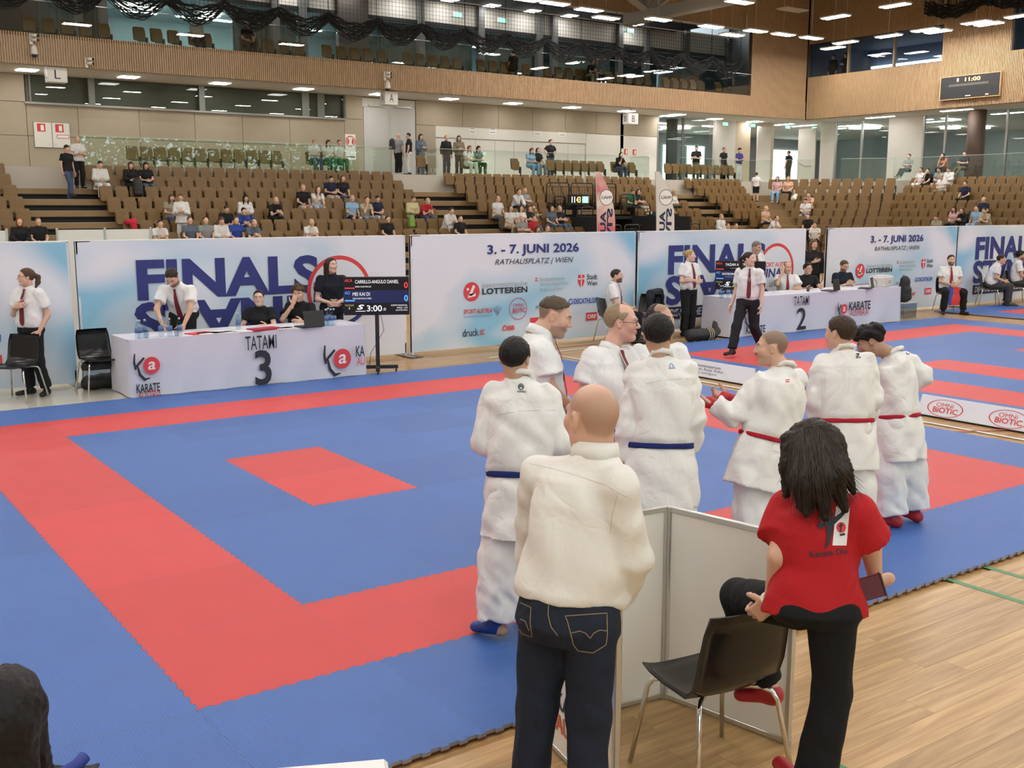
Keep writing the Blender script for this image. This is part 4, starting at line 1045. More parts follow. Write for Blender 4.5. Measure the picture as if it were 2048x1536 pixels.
for z in np.arange(9.78, ZCAB, .155): m.box(((xn0 + xn1) / 2 - .15 - ncx, 0, z - 9.4), (xn1 - xn0 - .3, .008, .008))
o = m.build('netting', NETM, net); o['kind'] = 'stuff'
m = MB(); r = random.Random(7)
xs_ = np.arange(xn0, xn1 - .3, SW / 16)
for k in range(22):
    dz = -.62 * k / 21; ph = r.random() * 6; ya = r.uniform(-.14, .14)
    m.tube([(x - ncx, ya + .05 * math.sin(x * 7 + ph), sag(x) - 9.4 + dz * (.45 + .55 * math.sin(math.pi * (((x - (xn1 - .3)) / SW) % 1.0))) + .03 * math.sin(x * 11 + ph)) for x in xs_], .016 if k else .035, 4, cap=False)
for x in np.arange(xn0, xn1 - .3, .075):
    s_ = math.sin(math.pi * (((x - (xn1 - .3)) / SW) % 1.0)); z = sag(x) - 9.4; y = r.uniform(-.14, .14)
    m.tube([(x - ncx, y, z + .05), (x - ncx + r.uniform(-.05, .05), y + r.uniform(-.1, .1), z - .62 * (.45 + .55 * s_))], .009, 4, cap=False)
o = m.build('gathered_net', NETM, net); o['kind'] = 'stuff'
# a second gathered net high on the right
p0, p1 = gx(1850, 14, XR - 3), gx(2060, 8, XR - 3)
net2 = empty('safety_net', (XR - 3, p0[1], p0[2]), 0, 'black gathered net bundle hanging high before the right slatted wall', 'net')
m = MB(); L = p0[1] + 2
for k in range(26):
    ph = r.random() * 6; y0_ = r.uniform(-.12, .12)
    m.tube([(y0_, -t, .25 - .35 * abs(math.sin(t * 1.1)) - .55 * k / 26 + .05 * math.sin(t * 9 + ph)) for t in np.arange(0, 14, .15)], .022, 4, cap=False)
for t in np.arange(0, 14, .05): m.tube([(r.uniform(-.15, .15), -t, .25), (r.uniform(-.15, .15), -t + .05, -.3 - .35 * abs(math.sin(t * 1.1)))], .014, 4, cap=False)
o = m.build('gathered_net', NETM, net2); o['kind'] = 'stuff'
MB().tube([(0, .2, .28), (0, -16, .28)], .03, 6).build('rail', STEEL, net2)
# truss of the roof
tr = empty('roof_truss', (gy(1285, 55, 32.0)[0], 32.0, 10.55)); tr['kind'] = 'structure'
TM = pm('truss_grey', (.30, .29, .26), .6)
MB().box((0, -22, .22), (.55, 46, .45)).build('bottom_chord', TM, tr)
for q, (dy, dz) in enumerate(((1.5, 3.3), (-.2, 3.3), (-5, 3.3), (-9, 3.3))):
    y0_ = -.4 if q < 3 else -9
    MB().tube([(0, y0_, .4), (0, y0_ + (dy if q < 3 else 0), dz)], .20 if q != 1 else .14, 4, smooth=False).build('diagonal', TM, tr)
MB().tube([(0, -.4, .4), (-5.5, .6, 3.3)], .2, 4, smooth=False).build('diagonal', TM, tr); MB().tube([(0, -.4, .4), (5.0, .6, 3.3)], .2, 4, smooth=False).build('diagonal', TM, tr)
# hall luminaires: those the photo shows, and the same grid going on over the hall
LB1 = MB().box((0, 0, .0), (.54, .17, .02)).mesh('diffuser', HPANEL); LB2 = MB().box((0, 0, .03), (1.22, .54, .06)).mesh('housing', pm('lamp_housing', (.55, .54, .52), .5))
ZL = 10.3
def luminaire(x, y, rz=0.0, z=ZL):
    r_ = empty('hall_luminaire', (x, y, z), rz, 'suspended hall luminaire of four bright light strips', 'ceiling light', 'hall luminaires under the roof')
    meshobj('housing', LB2, r_)
    for i in (-1, 1):
        for j in (-1, 1): meshobj('diffuser', LB1, r_, loc=(i * .30, j * .13, -.012))
    MB_ROD = meshobj('rod', ROD, r_); return r_
ROD = MB().tube([(0, 0, .05), (0, 0, ZC - ZL - .02)], .012, 5).mesh('rod', ALU)
for px, py in ((1051, -1), (1110, 7), (1178, 20), (1212, 36), (1317, 39), (1422, 53), (1464, 70), (1511, 62), (1567, 69), (1623, 76), (1479, 4), (1790, 11), (1671, 34), (1691, 85), (1666, 96), (1777, 72), (1850, 60), (1876, 63), (1952, 45), (1978, 48), (2040, 32)):
    p = gz(px, py, ZL); luminaire(p[0], p[1], 0.0 if px < 1640 else math.pi / 2)
for i in range(11):
    for j in range(9):
        x, y = -9 + i * 5.0, -14 + j * 5.2; q = topx((x, y, ZL))
        if q[2] > 1 and -80 < q[0] < 2130 and -60 < q[1] < 1600: continue
        luminaire(x, y)
# vent grille
p = gz(1585, 21, 11.2); v = empty('ceiling_vent', p, 0, 'slotted white air outlet under the roof beside the truss', 'vent')
MB().box((0, 0, .04), (1.5, .6, .05)).build('frame', pm('vent_white', (.6, .57, .5), .5), v)
for i in range(3): MB().box((0, -.2 + i * .2, 0), (1.4, .06, .04)).build('slat', pm('vent_white', (.6, .57, .5), .5), v)
MB().tube([(0, 0, .05), (0, 0, ZC - 11.2)], .02, 5).build('rod', ALU, v)
# scoreboard on the right wall
a, b = gx(1886, 160, XR), gx(2000, 198, XR); yb0, yb1 = min(a[1], b[1]), max(a[1], b[1]); zt, zb = gx(1886, 157, XR)[2], gx(1888, 200, XR)[2]
sb = empty('scoreboard', (XR - .02, (yb0 + yb1) / 2, zb), 0, 'wide black scoreboard with amber 11:00 on the slatted wall', 'scoreboard'); sw, sh = yb1 - yb0, zt - zb
MB().box((-.05, 0, sh / 2), (.14, sw, sh), bev=.02).build('housing', BLACK, sb)
for yy, zz, dy, dz in ((0, sh + .02, sw + .1, .04), (0, -.02, sw + .1, .04), (sw / 2 + .03, sh / 2, .04, sh), (-sw / 2 - .03, sh / 2, .04, sh)): MB().box((-.06, yy, zz), (.12, dy, dz)).build('frame', OAK, sb)
f = frame_on((-.125, 0, 0), (0, -1, 0), (-1, 0, 0)); AMB = em('amber_digits', (1.0, .55, .15), 5)
text('11:00', f, sw * .05, sh * .83, sw * .26, sh * .17, AMB, sb, bold=.01)
flat(rect(-sw * .36, sh * .55, sw * .32, sh * .66), f, pm('board_strip', (.10, .09, .08), .5), sb, 'name_strip')
flat(rect(-sw * .22, sh * .76, -sw * .19, sh * .92), f, em('red_digit', (1, .35, .3), 2.5), sb, 'set_digit'); flat(rect(-sw * .06, sh * .07, sw * .03, sh * .11), f, PAPER, sb, 'maker_mark'); flat(rect(sw * .28, sh * .06, sw * .33, sh * .10), f, AMB, sb, 'signal_lamp')
# cameras on the fascia
def cctv(px, py, dome, lab):
    p = gy(px, py, YF - .05); r_ = empty('security_camera', p, 0, lab, 'camera'); SWH = pm('camera_white', (.75, .73, .68), .4)
    MB().box((0, .02, 0), (.10, .06, .34)).build('bracket', SWH, r_)
    for z in (.12, -.02): MB().tube([(0, -.03, z), (.16, -.16, z - .02)], .055, 8).build('camera_body', SWH, r_); MB().tube([(.16, -.16, z - .02), (.19, -.185, z - .024)], .045, 8).build('lens', BLACK, r_)
    if dome:
        MB().lathe([(.03, -.10), (.10, -.2), (.12, -.38), (.10, -.42)], (.05, -.1, -.08), 12).build('dome_housing', SWH, r_); MB().lathe([(.10, 0), (.08, -.06), (.02, -.09)], (.05, -.1, -.50), 12).build('dome', BLACK, r_)
cctv(62, 78, True, 'white camera pair with dome on the fascia near the sign L'); cctv(770, 152, True, 'white camera pair with dome on the fascia near the sign A'); cctv(173, 125, False, 'small dark camera bracket at the fascia edge')
# balustrade of the gallery and its seats
bal = empty('gallery_balustrade', (0, YF + .05, ZT), 0, 'frameless glass balustrade along the upper gallery edge', 'balustrade')
for x in np.arange(3.0, 44.5, 2.1): MB().box((x + 1.05, .03, .52), (2.07, .02, 1.04)).build('pane', GLASS, bal)
for x in np.arange(3.0, 44.5, 4.2): MB().box((x + 2.1, .03, 1.05), (4.18, .03, .02)).build('handrail', ALU, bal)
# ---------------------------------------------------------------- competition mats: interlocking tiles
def mat_mat(name, col):
    m, nt, b = _new(name); L = nt.links; N = nt.nodes.new
    tc = N('ShaderNodeTexCoord'); mp = N('ShaderNodeMapping'); mp.inputs['Rotation'].default_value = (0, 0, .0)
    bt = N('ShaderNodeTexBrick'); bt.inputs['Scale'].default_value = 1.0; bt.inputs['Brick Width'].default_value = .040; bt.inputs['Row Height'].default_value = .017
    bt.inputs['Mortar Size'].default_value = .0045; bt.inputs['Mortar Smooth'].default_value = 1.0; bt.inputs['Color1'].default_value = (1, 1, 1, 1); bt.inputs['Color2'].default_value = (.8, .8, .8, 1); bt.inputs['Mortar'].default_value = (0, 0, 0, 1)
    oi = N('ShaderNodeObjectInfo'); fl = N('ShaderNodeMath'); fl.operation = 'GREATER_THAN'; fl.inputs[1].default_value = .5
    ro = N('ShaderNodeMath'); ro.operation = 'MULTIPLY'; ro.inputs[1].default_value = math.pi / 2
    vr = N('ShaderNodeVectorRotate'); vr.rotation_type = 'Z_AXIS'
    L.new(oi.outputs['Random'], fl.inputs[0]); L.new(fl.outputs[0], ro.inputs[0]); L.new(tc.outputs['Object'], vr.inputs['Vector']); L.new(ro.outputs[0], vr.inputs['Angle'])
    L.new(vr.outputs[0], bt.inputs['Vector'])
    bp = N('ShaderNodeBump'); bp.inputs['Strength'].default_value = .42; bp.inputs['Distance'].default_value = .003
    L.new(bt.outputs['Color'], bp.inputs['Height']); L.new(bp.outputs[0], b.inputs['Normal'])
    mr = N('ShaderNodeMapRange'); mr.inputs[3].default_value = .93; mr.inputs[4].default_value = 1.06; L.new(oi.outputs['Random'], mr.inputs[0])
    nz = N('ShaderNodeTexNoise'); nz.inputs['Scale'].default_value = 2.5; L.new(tc.outputs['Object'], nz.inputs['Vector'])
    mr2 = N('ShaderNodeMapRange'); mr2.inputs[3].default_value = .93; mr2.inputs[4].default_value = 1.07; L.new(nz.outputs['Fac'], mr2.inputs[0])
    mu = N('ShaderNodeMath'); mu.operation = 'MULTIPLY'; L.new(mr.outputs[0], mu.inputs[0]); L.new(mr2.outputs[0], mu.inputs[1])
    hs = N('ShaderNodeHueSaturation'); hs.inputs['Color'].default_value = (*col, 1); L.new(mu.outputs[0], hs.inputs['Value']); L.new(hs.outputs[0], b.inputs['Base Color'])
    b.inputs['Roughness'].default_value = .50; b.inputs['Specular IOR Level'].default_value = .5
    return m
MBLUE, MRED = mat_mat('mat_blue', (.046, .128, .40)), mat_mat('mat_red', (.61, .045, .043))
MSIDE, MLOW = pm('mat_core_grey', (.26, .28, .31), .7), pm('mat_under_red', (.30, .03, .03), .7)
def tooth(n=10, d=.013):
    """one jigsaw edge from 0 to 1: the same curve on every edge, so tiles lock into each other"""
    P = [(0.0, 0.0)]; p = 1.0 / n
    for i in range(n):
        a = i * p + p * .25
        if i > 0: pass
        P += [(a - p * .02, 0), (a - p * .05, d), (a + p * .55, d), (a + p * .52, 0)]
    return P
TE = tooth()
poly = [(s_, -.0 + o) for s_, o in TE] + [(1.0 + o, s_) for s_, o in TE] + [(s_, 1.0 + o) for s_, o in TE[::-1]][0:0]
def tile_poly(g=.0006):
    bot = [(s_, o) for s_, o in TE]; rgt = [(1 + o, s_) for s_, o in TE]; top = [(s_, 1 + o) for s_, o in TE] + [(1.0, 1.0)]; lft = [(o, s_) for s_, o in TE] + [(0.0, 1.0)]
    P = bot + rgt + top[::-1] + lft[::-1][:-1]
    return P
def tile_mesh(mt):
    P = np.array(tile_poly()); P = P + (np.array([.5, .5]) - P) * .0018 - .5
    m = MB(); n = len(P); z = (-.022, -.0175, 0.0)
    V = [(x, y, zz) for zz in z for x, y in P]
    F1 = [[i, (i + 1) % n, n + (i + 1) % n, n + i] for i in range(n)]; F2 = [[n + i, n + (i + 1) % n, 2 * n + (i + 1) % n, 2 * n + i] for i in range(n)]
    m.add(V, F1, 2); m.add(V, F2, 1); b = len(m.v); m.add([(x, y, 0) for x, y in P], [list(range(n))], 0)
    return m.mesh('tile', [mt, MSIDE, MLOW])
TB, TR = tile_mesh(MBLUE), tile_mesh(MRED)
def mat_field(x0, label, nx=10, y0=-1, red_c=True):
    r_ = empty('competition_mat', (x0 + nx / 2, 4, FL + .003), 0, label, 'sports mat')
    for i in range(nx):
        for j in range(10):
            ring = (1 <= i <= 8 and 1 <= j <= 8) and (i in (1, 8) or j in (1, 8))
            cen = red_c and i in (3, 6) and j in (4, 5)
            meshobj('tile', TR if (ring or cen) else TB, r_, loc=(x0 + i + .5 - (x0 + nx / 2), y0 + j + .5 - 4, -FL - .003))
    return r_
mat_field(-1, 'red and blue tiled competition mat with white-suited athletes on its near edge')
mat_field(10, 'red and blue tiled competition mat with a walking referee on it')
mat_field(21.3, 'blue tiled mat edge beyond the seated referees', 3, 0, False)
# ---------------------------------------------------------------- stands
RISE, TREAD, NR = .365, .85, 9
row_y = lambda r: 33.62 - TREAD * r
row_z = lambda r: 3.05 - RISE * r
TRW = pm('tribune_wood', (.27, .17, .075), .5, var=.12, vscale=2.5); TRB = pm('tribune_black', (.010, .010, .011), .7); EDGE = pm('step_edge', (.50, .48, .44), .5)
def stand_rows(name, label, segs, xr):
    """telescopic stand: each row a wooden tread on a black riser with a pale edge"""
    r_ = empty(name, ((xr[0] + xr[1]) / 2, row_y(NR - 1), FL), 0, label, 'stand'); cx_ = (xr[0] + xr[1]) / 2
    for r in range(NR):
        y, z = row_y(r) - row_y(NR - 1), row_z(r) - FL
        for (a, b) in segs(r):
            c, w = (a + b) / 2 - cx_, b - a
            MB().box((c, y + .02, z - .09), (w, TREAD + .05, .18)).build('tread', TRW, r_)
            MB().box((c, y - .30, z / 2 - .1), (w, .04, max(z - .2, .05))).build('riser', TRB, r_)
            MB().box((c, y - .405, z + .003), (w, .03, .012)).build('edge_strip', EDGE, r_)
            MB().box((c, y - .416, z - .20), (w, .012, .02)).build('shadow_gap', TRB, r_)
    return r_
VX0, VX1 = 25.9, 30.0          # way out through the stand
def segs_back(r):
    xe = 40.7 - r * .56
    return [(X0 + 8, xe)] if r < 3 else [(X0 + 8, VX0), (VX1, xe)]
stand_rows('tribune', 'telescopic tribune with wooden treads and black risers along the back wall', segs_back, (X0 + 8, 40.7))
# landing and upper walkway
wk = empty('walkway', (17, row_y(0) + .5, FL)); wk['kind'] = 'structure'
MB().box((0, 2.0, (ZK + FL) / 2), (70, 4.1, ZK - FL)).build('walkway_slab', pm('walkway_concrete', (.52, .48, .41), .6), wk)
MB().box((XR + 3.2 - 17, -18, (ZK + FL) / 2), (4.2, 37, ZK - FL)).build('walkway_slab', pm('walkway_concrete', (.52, .48, .41), .6), wk)
# seats
SEATW = pm('seat_plywood', (.185, .106, .036), .42, var=.16, vscale=14.0, spec=.4); SEATD = pm('seat_bracket', (.018, .016, .014), .5); SEATG = pm('seat_side_grey', (.55, .53, .48), .5)
def seat_meshes():
    w, hgt = .21, .235; ch = .05
    poly = [(-w + .015, -hgt), (w - .015, -hgt), (w, -hgt + .03), (w, hgt - ch), (w - ch * .6, hgt), (-w + ch * .6, hgt), (-w, hgt - ch), (-w, -hgt + .03)]
    tl = .16; c, s_ = math.cos(tl), math.sin(tl)
    fr = (np.array([0, .20, .575]), np.array([1., 0, 0]), np.array([0, s_, c]), np.array([0, -c, s_]))
    back = MB().prism(poly, -.02, .014, 0, fr).mesh('backrest', SEATW)
    pl2 = [(x * .97, y * .80) for x, y in poly]
    fr2 = (np.array([0, .135, .50]), np.array([1., 0, 0]), np.array([0, s_ * .6, c]), np.array([0, -c, s_ * .6]))
    pan = MB().prism([(x, -y) for x, y in pl2][::-1], -.02, .045, 0, fr2).mesh('seat_pan', SEATW)
    pan2 = MB().box((0, -.05, .43), (.41, .42, .045), bev=.015).mesh('seat_pan', SEATW)
    br = MB(); br.box((.245, .10, .30), (.05, .13, .28)); br.box((.245, .06, .15), (.04, .05, .3)); br.box((.1, .16, .32), (.30, .06, .05))
    return back, pan, pan2, br.mesh('bracket', SEATD)
S_BACK, S_PAN, S_PAN2, S_BR = seat_meshes()
S_ALL = MB()
for me in (S_BACK, S_PAN, S_BR):
    mi = 1 if me is S_BR else 0; S_ALL.add([v.co for v in me.vertices], [list(p.vertices) for p in me.polygons], mi)
SEATS = []                      # (x, y, z, rz)
for r in range(NR):
    y, z = row_y(r), row_z(r); xe = 40.7 - r * .56
    blocks = [(-1.0, 5.55), (7.85, 20.1), (22.25, VX0 if r >= 3 else VX1), (VX1, 34.1), (36.15, xe - .3)]
    for bi, (a, b) in enumerate(blocks):
        n = int((b - a) / .5 + .01); off = (b - a - n * .5) / 2
        for i in range(n): SEATS.append(((a if bi else b - n * .5) + (off if bi else 0) + (i + .5) * .5, y, z, 0.0, bi, r))
# corner block and the side stand
def corner_row(r):
    A = np.array([41.2 - r * .54, row_y(r) - .3]); B = np.array([44.6 - r * .80, 27.2 - r * .50]); return A, B
for r in range(NR):
    A, B = corner_row(r); L = np.linalg.norm(B - A); n = int((L - .5) / .52); d = (B - A) / L; a = math.atan2(d[1], d[0])
    for i in range(n):
        p = A + d * (.35 + (i + .5) * (L - .7) / n); SEATS.append((p[0], p[1], row_z(r), a, 5, r))
for r in range(NR):
    x = 45.0 - TREAD * r
    for i in range(46):
        y = 27.0 - .5 * (r * .9) * .5 - .5 * i
        if y < 12.4 + .0 and y > 10.6 and r > 2: continue
        if topx((x, y, row_z(r)))[0] > 2110: break
        SEATS.append((x, y, row_z(r), -math.pi / 2, 6, r))
cs = empty('tribune', (38, 26, FL), 0, 'corner stand of stepped wooden boxes joining the two tribunes', 'stand')
for r in range(NR):
    A, B = corner_row(r); d = (B - A) / np.linalg.norm(B - A); nn = np.array([-d[1], d[0]]); z = row_z(r) - FL
    c = (A + B) / 2 + nn * .35; a = math.atan2(d[1], d[0]); R = np.array([[math.cos(a), -math.sin(a), 0], [math.sin(a), math.cos(a), 0], [0, 0, 1]])
    MB().box((c[0] - 38, c[1] - 26, z / 2), (np.linalg.norm(B - A) + 1.0, 1.6, z), R=R).build('step_box', TRW, cs)
ss = empty('tribune', (45.0 - TREAD * (NR - 1), 14, FL), 0, 'side tribune with wooden treads below the right gallery', 'stand')
for r in range(NR):
    x = 45.0 - TREAD * r - (45.0 - TREAD * (NR - 1)); z = row_z(r) - FL
    MB().box((x + .0, -1.0 - r * .2, z - .09), (TREAD + .05, 28.5 - r * .4, .18)).build('tread', TRW, ss); MB().box((x - .30, -1.0 - r * .2, z / 2 - .1), (.04, 28.5 - r * .4, max(z - .2, .05))).build('riser', TRB, ss)
    MB().box((x - .41, -1.0 - r * .2, z + .003), (.03, 28.5 - r * .4, .012)).build('edge_strip', EDGE, ss)
def visible_seat(s_):
    q = topx((s_[0], s_[1], s_[2] + .6)); return -20 < q[0] < 2070 and q[1] < 492
SEATS = [s_ for s_ in SEATS if visible_seat(s_)]
TAKEN = set()
def find_seat(px, py_top, hgt=1.27, blocks=None):
    """the free seat whose sitter's head top falls nearest to a pixel"""
    best, bi = 1e9, None
    for i, s_ in enumerate(SEATS):
        if i in TAKEN or (blocks is not None and s_[4] not in blocks): continue
        f = np.array([math.sin(s_[3]), -math.cos(s_[3])]); q = topx((s_[0] + f[0] * .0, s_[1] + f[1] * .0, s_[2] + hgt)); d = (q[0] - px) ** 2 + 1.6 * (q[1] - py_top) ** 2
        if d < best: best, bi = d, i
    TAKEN.add(bi); return SEATS[bi]
# glass balustrade between the stand and the walkway, seats on the walkway
def glass_run(name, pts, label, h=1.05):
    r_ = empty(name, (pts[0][0], pts[0][1], ZK), 0, label, 'balustrade'); O = np.array(pts[0])
    for a, b in zip(pts[:-1], pts[1:]):
        a, b = np.array(a), np.array(b); L = np.linalg.norm(b - a); n = max(1, int(round(L / 2.6))); ang = math.atan2(*(b - a)[::-1])
        for i in range(n):
            c = a + (b - a) * (i + .5) / n - O; R = np.array([[math.cos(ang), -math.sin(ang), 0], [math.sin(ang), math.cos(ang), 0], [0, 0, 1]])
            MB().box((c[0], c[1], h / 2), (L / n - .02, .018, h), R=R).build('pane', GLASS, r_)
        c = (a + b) / 2 - O; MB().box((c[0], c[1], h + .008), (L, .025, .016), R=R).build('rim', pm('rim_green', (.45, .55, .48), .3), r_)
    return r_
YG = row_y(0) + .48
glass_run('balustrade', [(-4, YG), (5.4, YG)], 'glass balustrade left of the left stairway'); glass_run('balustrade', [(7.9, YG), (20.1, YG), (20.1, YG + 1.6)], 'long glass balustrade reflecting trees above the middle block')
glass_run('balustrade', [(22.3, YG + 1.6), (22.3, YG), (34.2, YG), (34.2, YG + 1.4)], 'long glass balustrade before the folding doors'); glass_run('balustrade', [(36.2, YG), (41.3, YG), (43.2, YG - 2.6)], 'glass balustrade before the open lobby doors')
glass_run('balustrade', [(43.6, 30.2), (XR + .35, 27.6), (XR + .35, 8)], 'glass balustrade above the side tribune')
UP = []
for a, b in ((10.0, 15.6), (22.0, 22.5), (26.9, 34.0), (36.3, 41.0)):
    for x in np.arange(a, b, .5): UP.append((x, YG + .75, ZK, 0.0))
for y in np.arange(9, 27, .5): UP.append((XR + 1.2, y, ZK, -math.pi / 2))
UP2 = [(x, 35.6, ZT, 0) for x in np.arange(4.5, 40.5, .62) if math.sin(x * 1.7) > -.72]
# ---------------------------------------------------------------- way out with railings and clock
vo = empty('exit_passage', ((VX0 + VX1) / 2, row_y(5), FL), 0, 'black railed exit passage through the tribune below the clock', 'passage')
vw = VX1 - VX0
for q in (-1, 1): MB().box((q * vw / 2, .4, 1.05), (.10, 5.6, 2.1)).build('side_wall', TRB, vo)
MB().box((0, 2.2, 1.0), (vw, .1, 2.0)).build('back_wall', TRB, vo); MB().box((0, 1.7, 2.02), (vw, 1.2, .12)).build('bridge', TRB, vo)
RAIL = pm('railing_black', (.016, .015, .014), .4)
def railing(x0, x1, y, z, h, lab, grp='black barred railings at the exit passage'):
    r_ = empty('railing', ((x0 + x1) / 2, y, z), 0, lab, 'railing', grp); w = (x1 - x0) / 2; c = .10
    MB().tube([(-w, 0, 0), (-w, 0, h - c), (-w + c * .3, 0, h - c * .3), (-w + c, 0, h), (w - c, 0, h), (w - c * .3, 0, h - c * .3), (w, 0, h - c), (w, 0, 0)], .028, 7).build('hoop', RAIL, r_)
    MB().tube([(-w, 0, .12), (w, 0, .12)], .018, 6).build('bottom_rail', RAIL, r_); MB().tube([(-w, 0, h - .16), (w, 0, h - .16)], .015, 6).build('upper_rail', RAIL, r_)
    n = max(3, int((x1 - x0) / .15))
    for i in range(1, n): MB().tube([(-w + 2 * w * i / n, 0, .12), (-w + 2 * w * i / n, 0, h - .16)], .010, 5).build('bar', RAIL, r_)
for i in range(3): railing(VX0 + .15 + i * 1.32, VX0 + 1.35 + i * 1.32, row_y(3) + .45, row_z(2) + .0, 1.15, 'tall black barred railing with rounded corners above the exit passage')
for (x, r, h) in ((VX0 - .05, 3, 1.0), (VX0 + .75, 4, .9)): railing(x, x + .62, row_y(r) - .3, row_z(r) - .05, h, 'narrow black barred railing on the left flank of the exit passage')
for (x, r, h) in ((VX1 - .55, 3, 1.1), (VX1 - .35, 4, 1.0), (VX1 + .35, 5, 1.0), (VX1 + .95, 6, .95), (VX1 + 1.6, 7, .9)): railing(x, x + .72, row_y(r) - .42, row_z(r) - .05, h, 'short black barred railing stepping down beside the exit passage')
for x in (VX0 + .9, VX0 + 1.9): railing(x, x + .8, row_y(6), FL + .05, 1.7, 'black barred gate standing inside the exit passage')
ck = empty('clock_display', (gy(1158, 398, row_y(4))[0], row_y(4), gy(1158, 410, row_y(4))[2]), 0, 'black digital clock showing 11:43 with a green exit sign over the passage', 'clock')
MB().box((0, .06, .22), (1.05, .12, .44), bev=.01).build('housing', BLACK, ck); f = frame_on((0, -.002, .22), (1, 0, 0), (0, -1, 0))
text('11', f, -.30, 0, .16, .24, em('white_digits', (1, .95, .85), 4), ck); text('43', f, -.03, 0, .22, .24, AMB, ck); MB().box((.33, -.01, .22), (.30, .02, .26)).build('exit_face', EXG, ck)
MB().box((0, .25, -.30), (.08, .3, .9)).build('post', RAIL, ck)
# ---------------------------------------------------------------- print colours
NAVY, NAVY2 = pm('print_navy', (.030, .038, .20), .7), pm('print_navy_band', (.015, .022, .075), .7)
PRED, PGREY, PBLK, PWHT, PBLUE, PDB = pm('print_red', (.70, .06, .07), .7), pm('print_grey', (.45, .44, .42), .7), pm('print_black', (.025, .027, .04), .7), pm('print_white', (.82, .82, .84), .7), pm('print_blue', (.05, .10, .45), .7), pm('print_steel_blue', (.22, .36, .55), .7)
YB = 10.55; BH = 2.0
def banner_mat(name, seed, blue):
    m, nt, b = _new(name); L = nt.links; N = nt.nodes.new
    tc = N('ShaderNodeTexCoord'); mp = N('ShaderNodeMapping'); mp.inputs['Location'].default_value = (seed, 0, seed * .7); mp.inputs['Scale'].default_value = (.42, 1, .62); mp.inputs['Rotation'].default_value = (0, .7, 0)
    nz = N('ShaderNodeTexNoise'); nz.inputs['Scale'].default_value = .85; nz.inputs['Detail'].default_value = 1.5; nz.inputs['Distortion'].default_value = .6
    rp = N('ShaderNodeValToRGB'); e = rp.color_ramp.elements; e[0].position = .38; e[0].color = (.27, .55, .76, 1); e[1].position = .60; e[1].color = (.78, .80, .89, 1)
    e2 = rp.color_ramp.elements.new(.48); e2.color = (.55, .68, .82, 1)
    gr = N('ShaderNodeSeparateXYZ'); mr = N('ShaderNodeMapRange'); mr.inputs[1].default_value = 0; mr.inputs[2].default_value = 5.0; mr.inputs[3].default_value, mr.inputs[4].default_value = blue
    ad = N('ShaderNodeMath'); ad.operation = 'ADD'
    L.new(tc.outputs['Object'], mp.inputs[0]); L.new(mp.outputs[0], nz.inputs['Vector']); L.new(tc.outputs['Object'], gr.inputs[0]); L.new(gr.outputs['X'], mr.inputs[0])
    L.new(nz.outputs['Fac'], ad.inputs[0]); L.new(mr.outputs[0], ad.inputs[1]); L.new(ad.outputs[0], rp.inputs[0]); L.new(rp.outputs[0], b.inputs['Base Color'])
    b.inputs['Roughness'].default_value = .75
    bn = N('ShaderNodeTexNoise'); bn.inputs['Scale'].default_value = 2.2; bp = N('ShaderNodeBump'); bp.inputs['Strength'].default_value = .15; bp.inputs['Distance'].default_value = .03
    L.new(tc.outputs['Object'], bn.inputs['Vector']); L.new(bn.outputs['Fac'], bp.inputs['Height']); L.new(bp.outputs[0], b.inputs['Normal'])
    return m
BM1, BM2 = banner_mat('banner_print_finals', 3.3, (-.10, .10)), banner_mat('banner_print_sponsors', 8.1, (.16, -.06))
def ka_logo(fr, cx, cy, s, parent):
    """brush-stroke k beside a red disc with a white a"""
    flat(stroke([(cx - .62 * s, cy + .62 * s), (cx - .66 * s, cy + .2 * s), (cx - .60 * s, cy - .15 * s)], [.03 * s, .055 * s, .05 * s]), fr, PBLK, parent, 'logo_stroke', .003)
    flat(stroke([(cx - .18 * s, cy + .40 * s), (cx - .45 * s, cy + .12 * s), (cx - .62 * s, cy - .05 * s)], [.05 * s, .06 * s, .04 * s]), fr, PBLK, parent, 'logo_stroke', .0034)
    flat(stroke([(cx - .52 * s, cy + .05 * s), (cx - .42 * s, cy - .40 * s), (cx - .20 * s, cy - .66 * s), (cx + .06 * s, cy - .60 * s)], [.04 * s, .07 * s, .075 * s, .02 * s]), fr, PBLK, parent, 'logo_stroke', .0038)
    flat(ell_poly(cx + .16 * s, cy, .40 * s, .42 * s), fr, PRED, parent, 'logo_disc', .0042)
    text('a', fr, cx + .16 * s, cy - .01 * s, .36 * s, .40 * s, PWHT, parent, 'logo_letter', bold=.015, shear=.15, off=.0052)
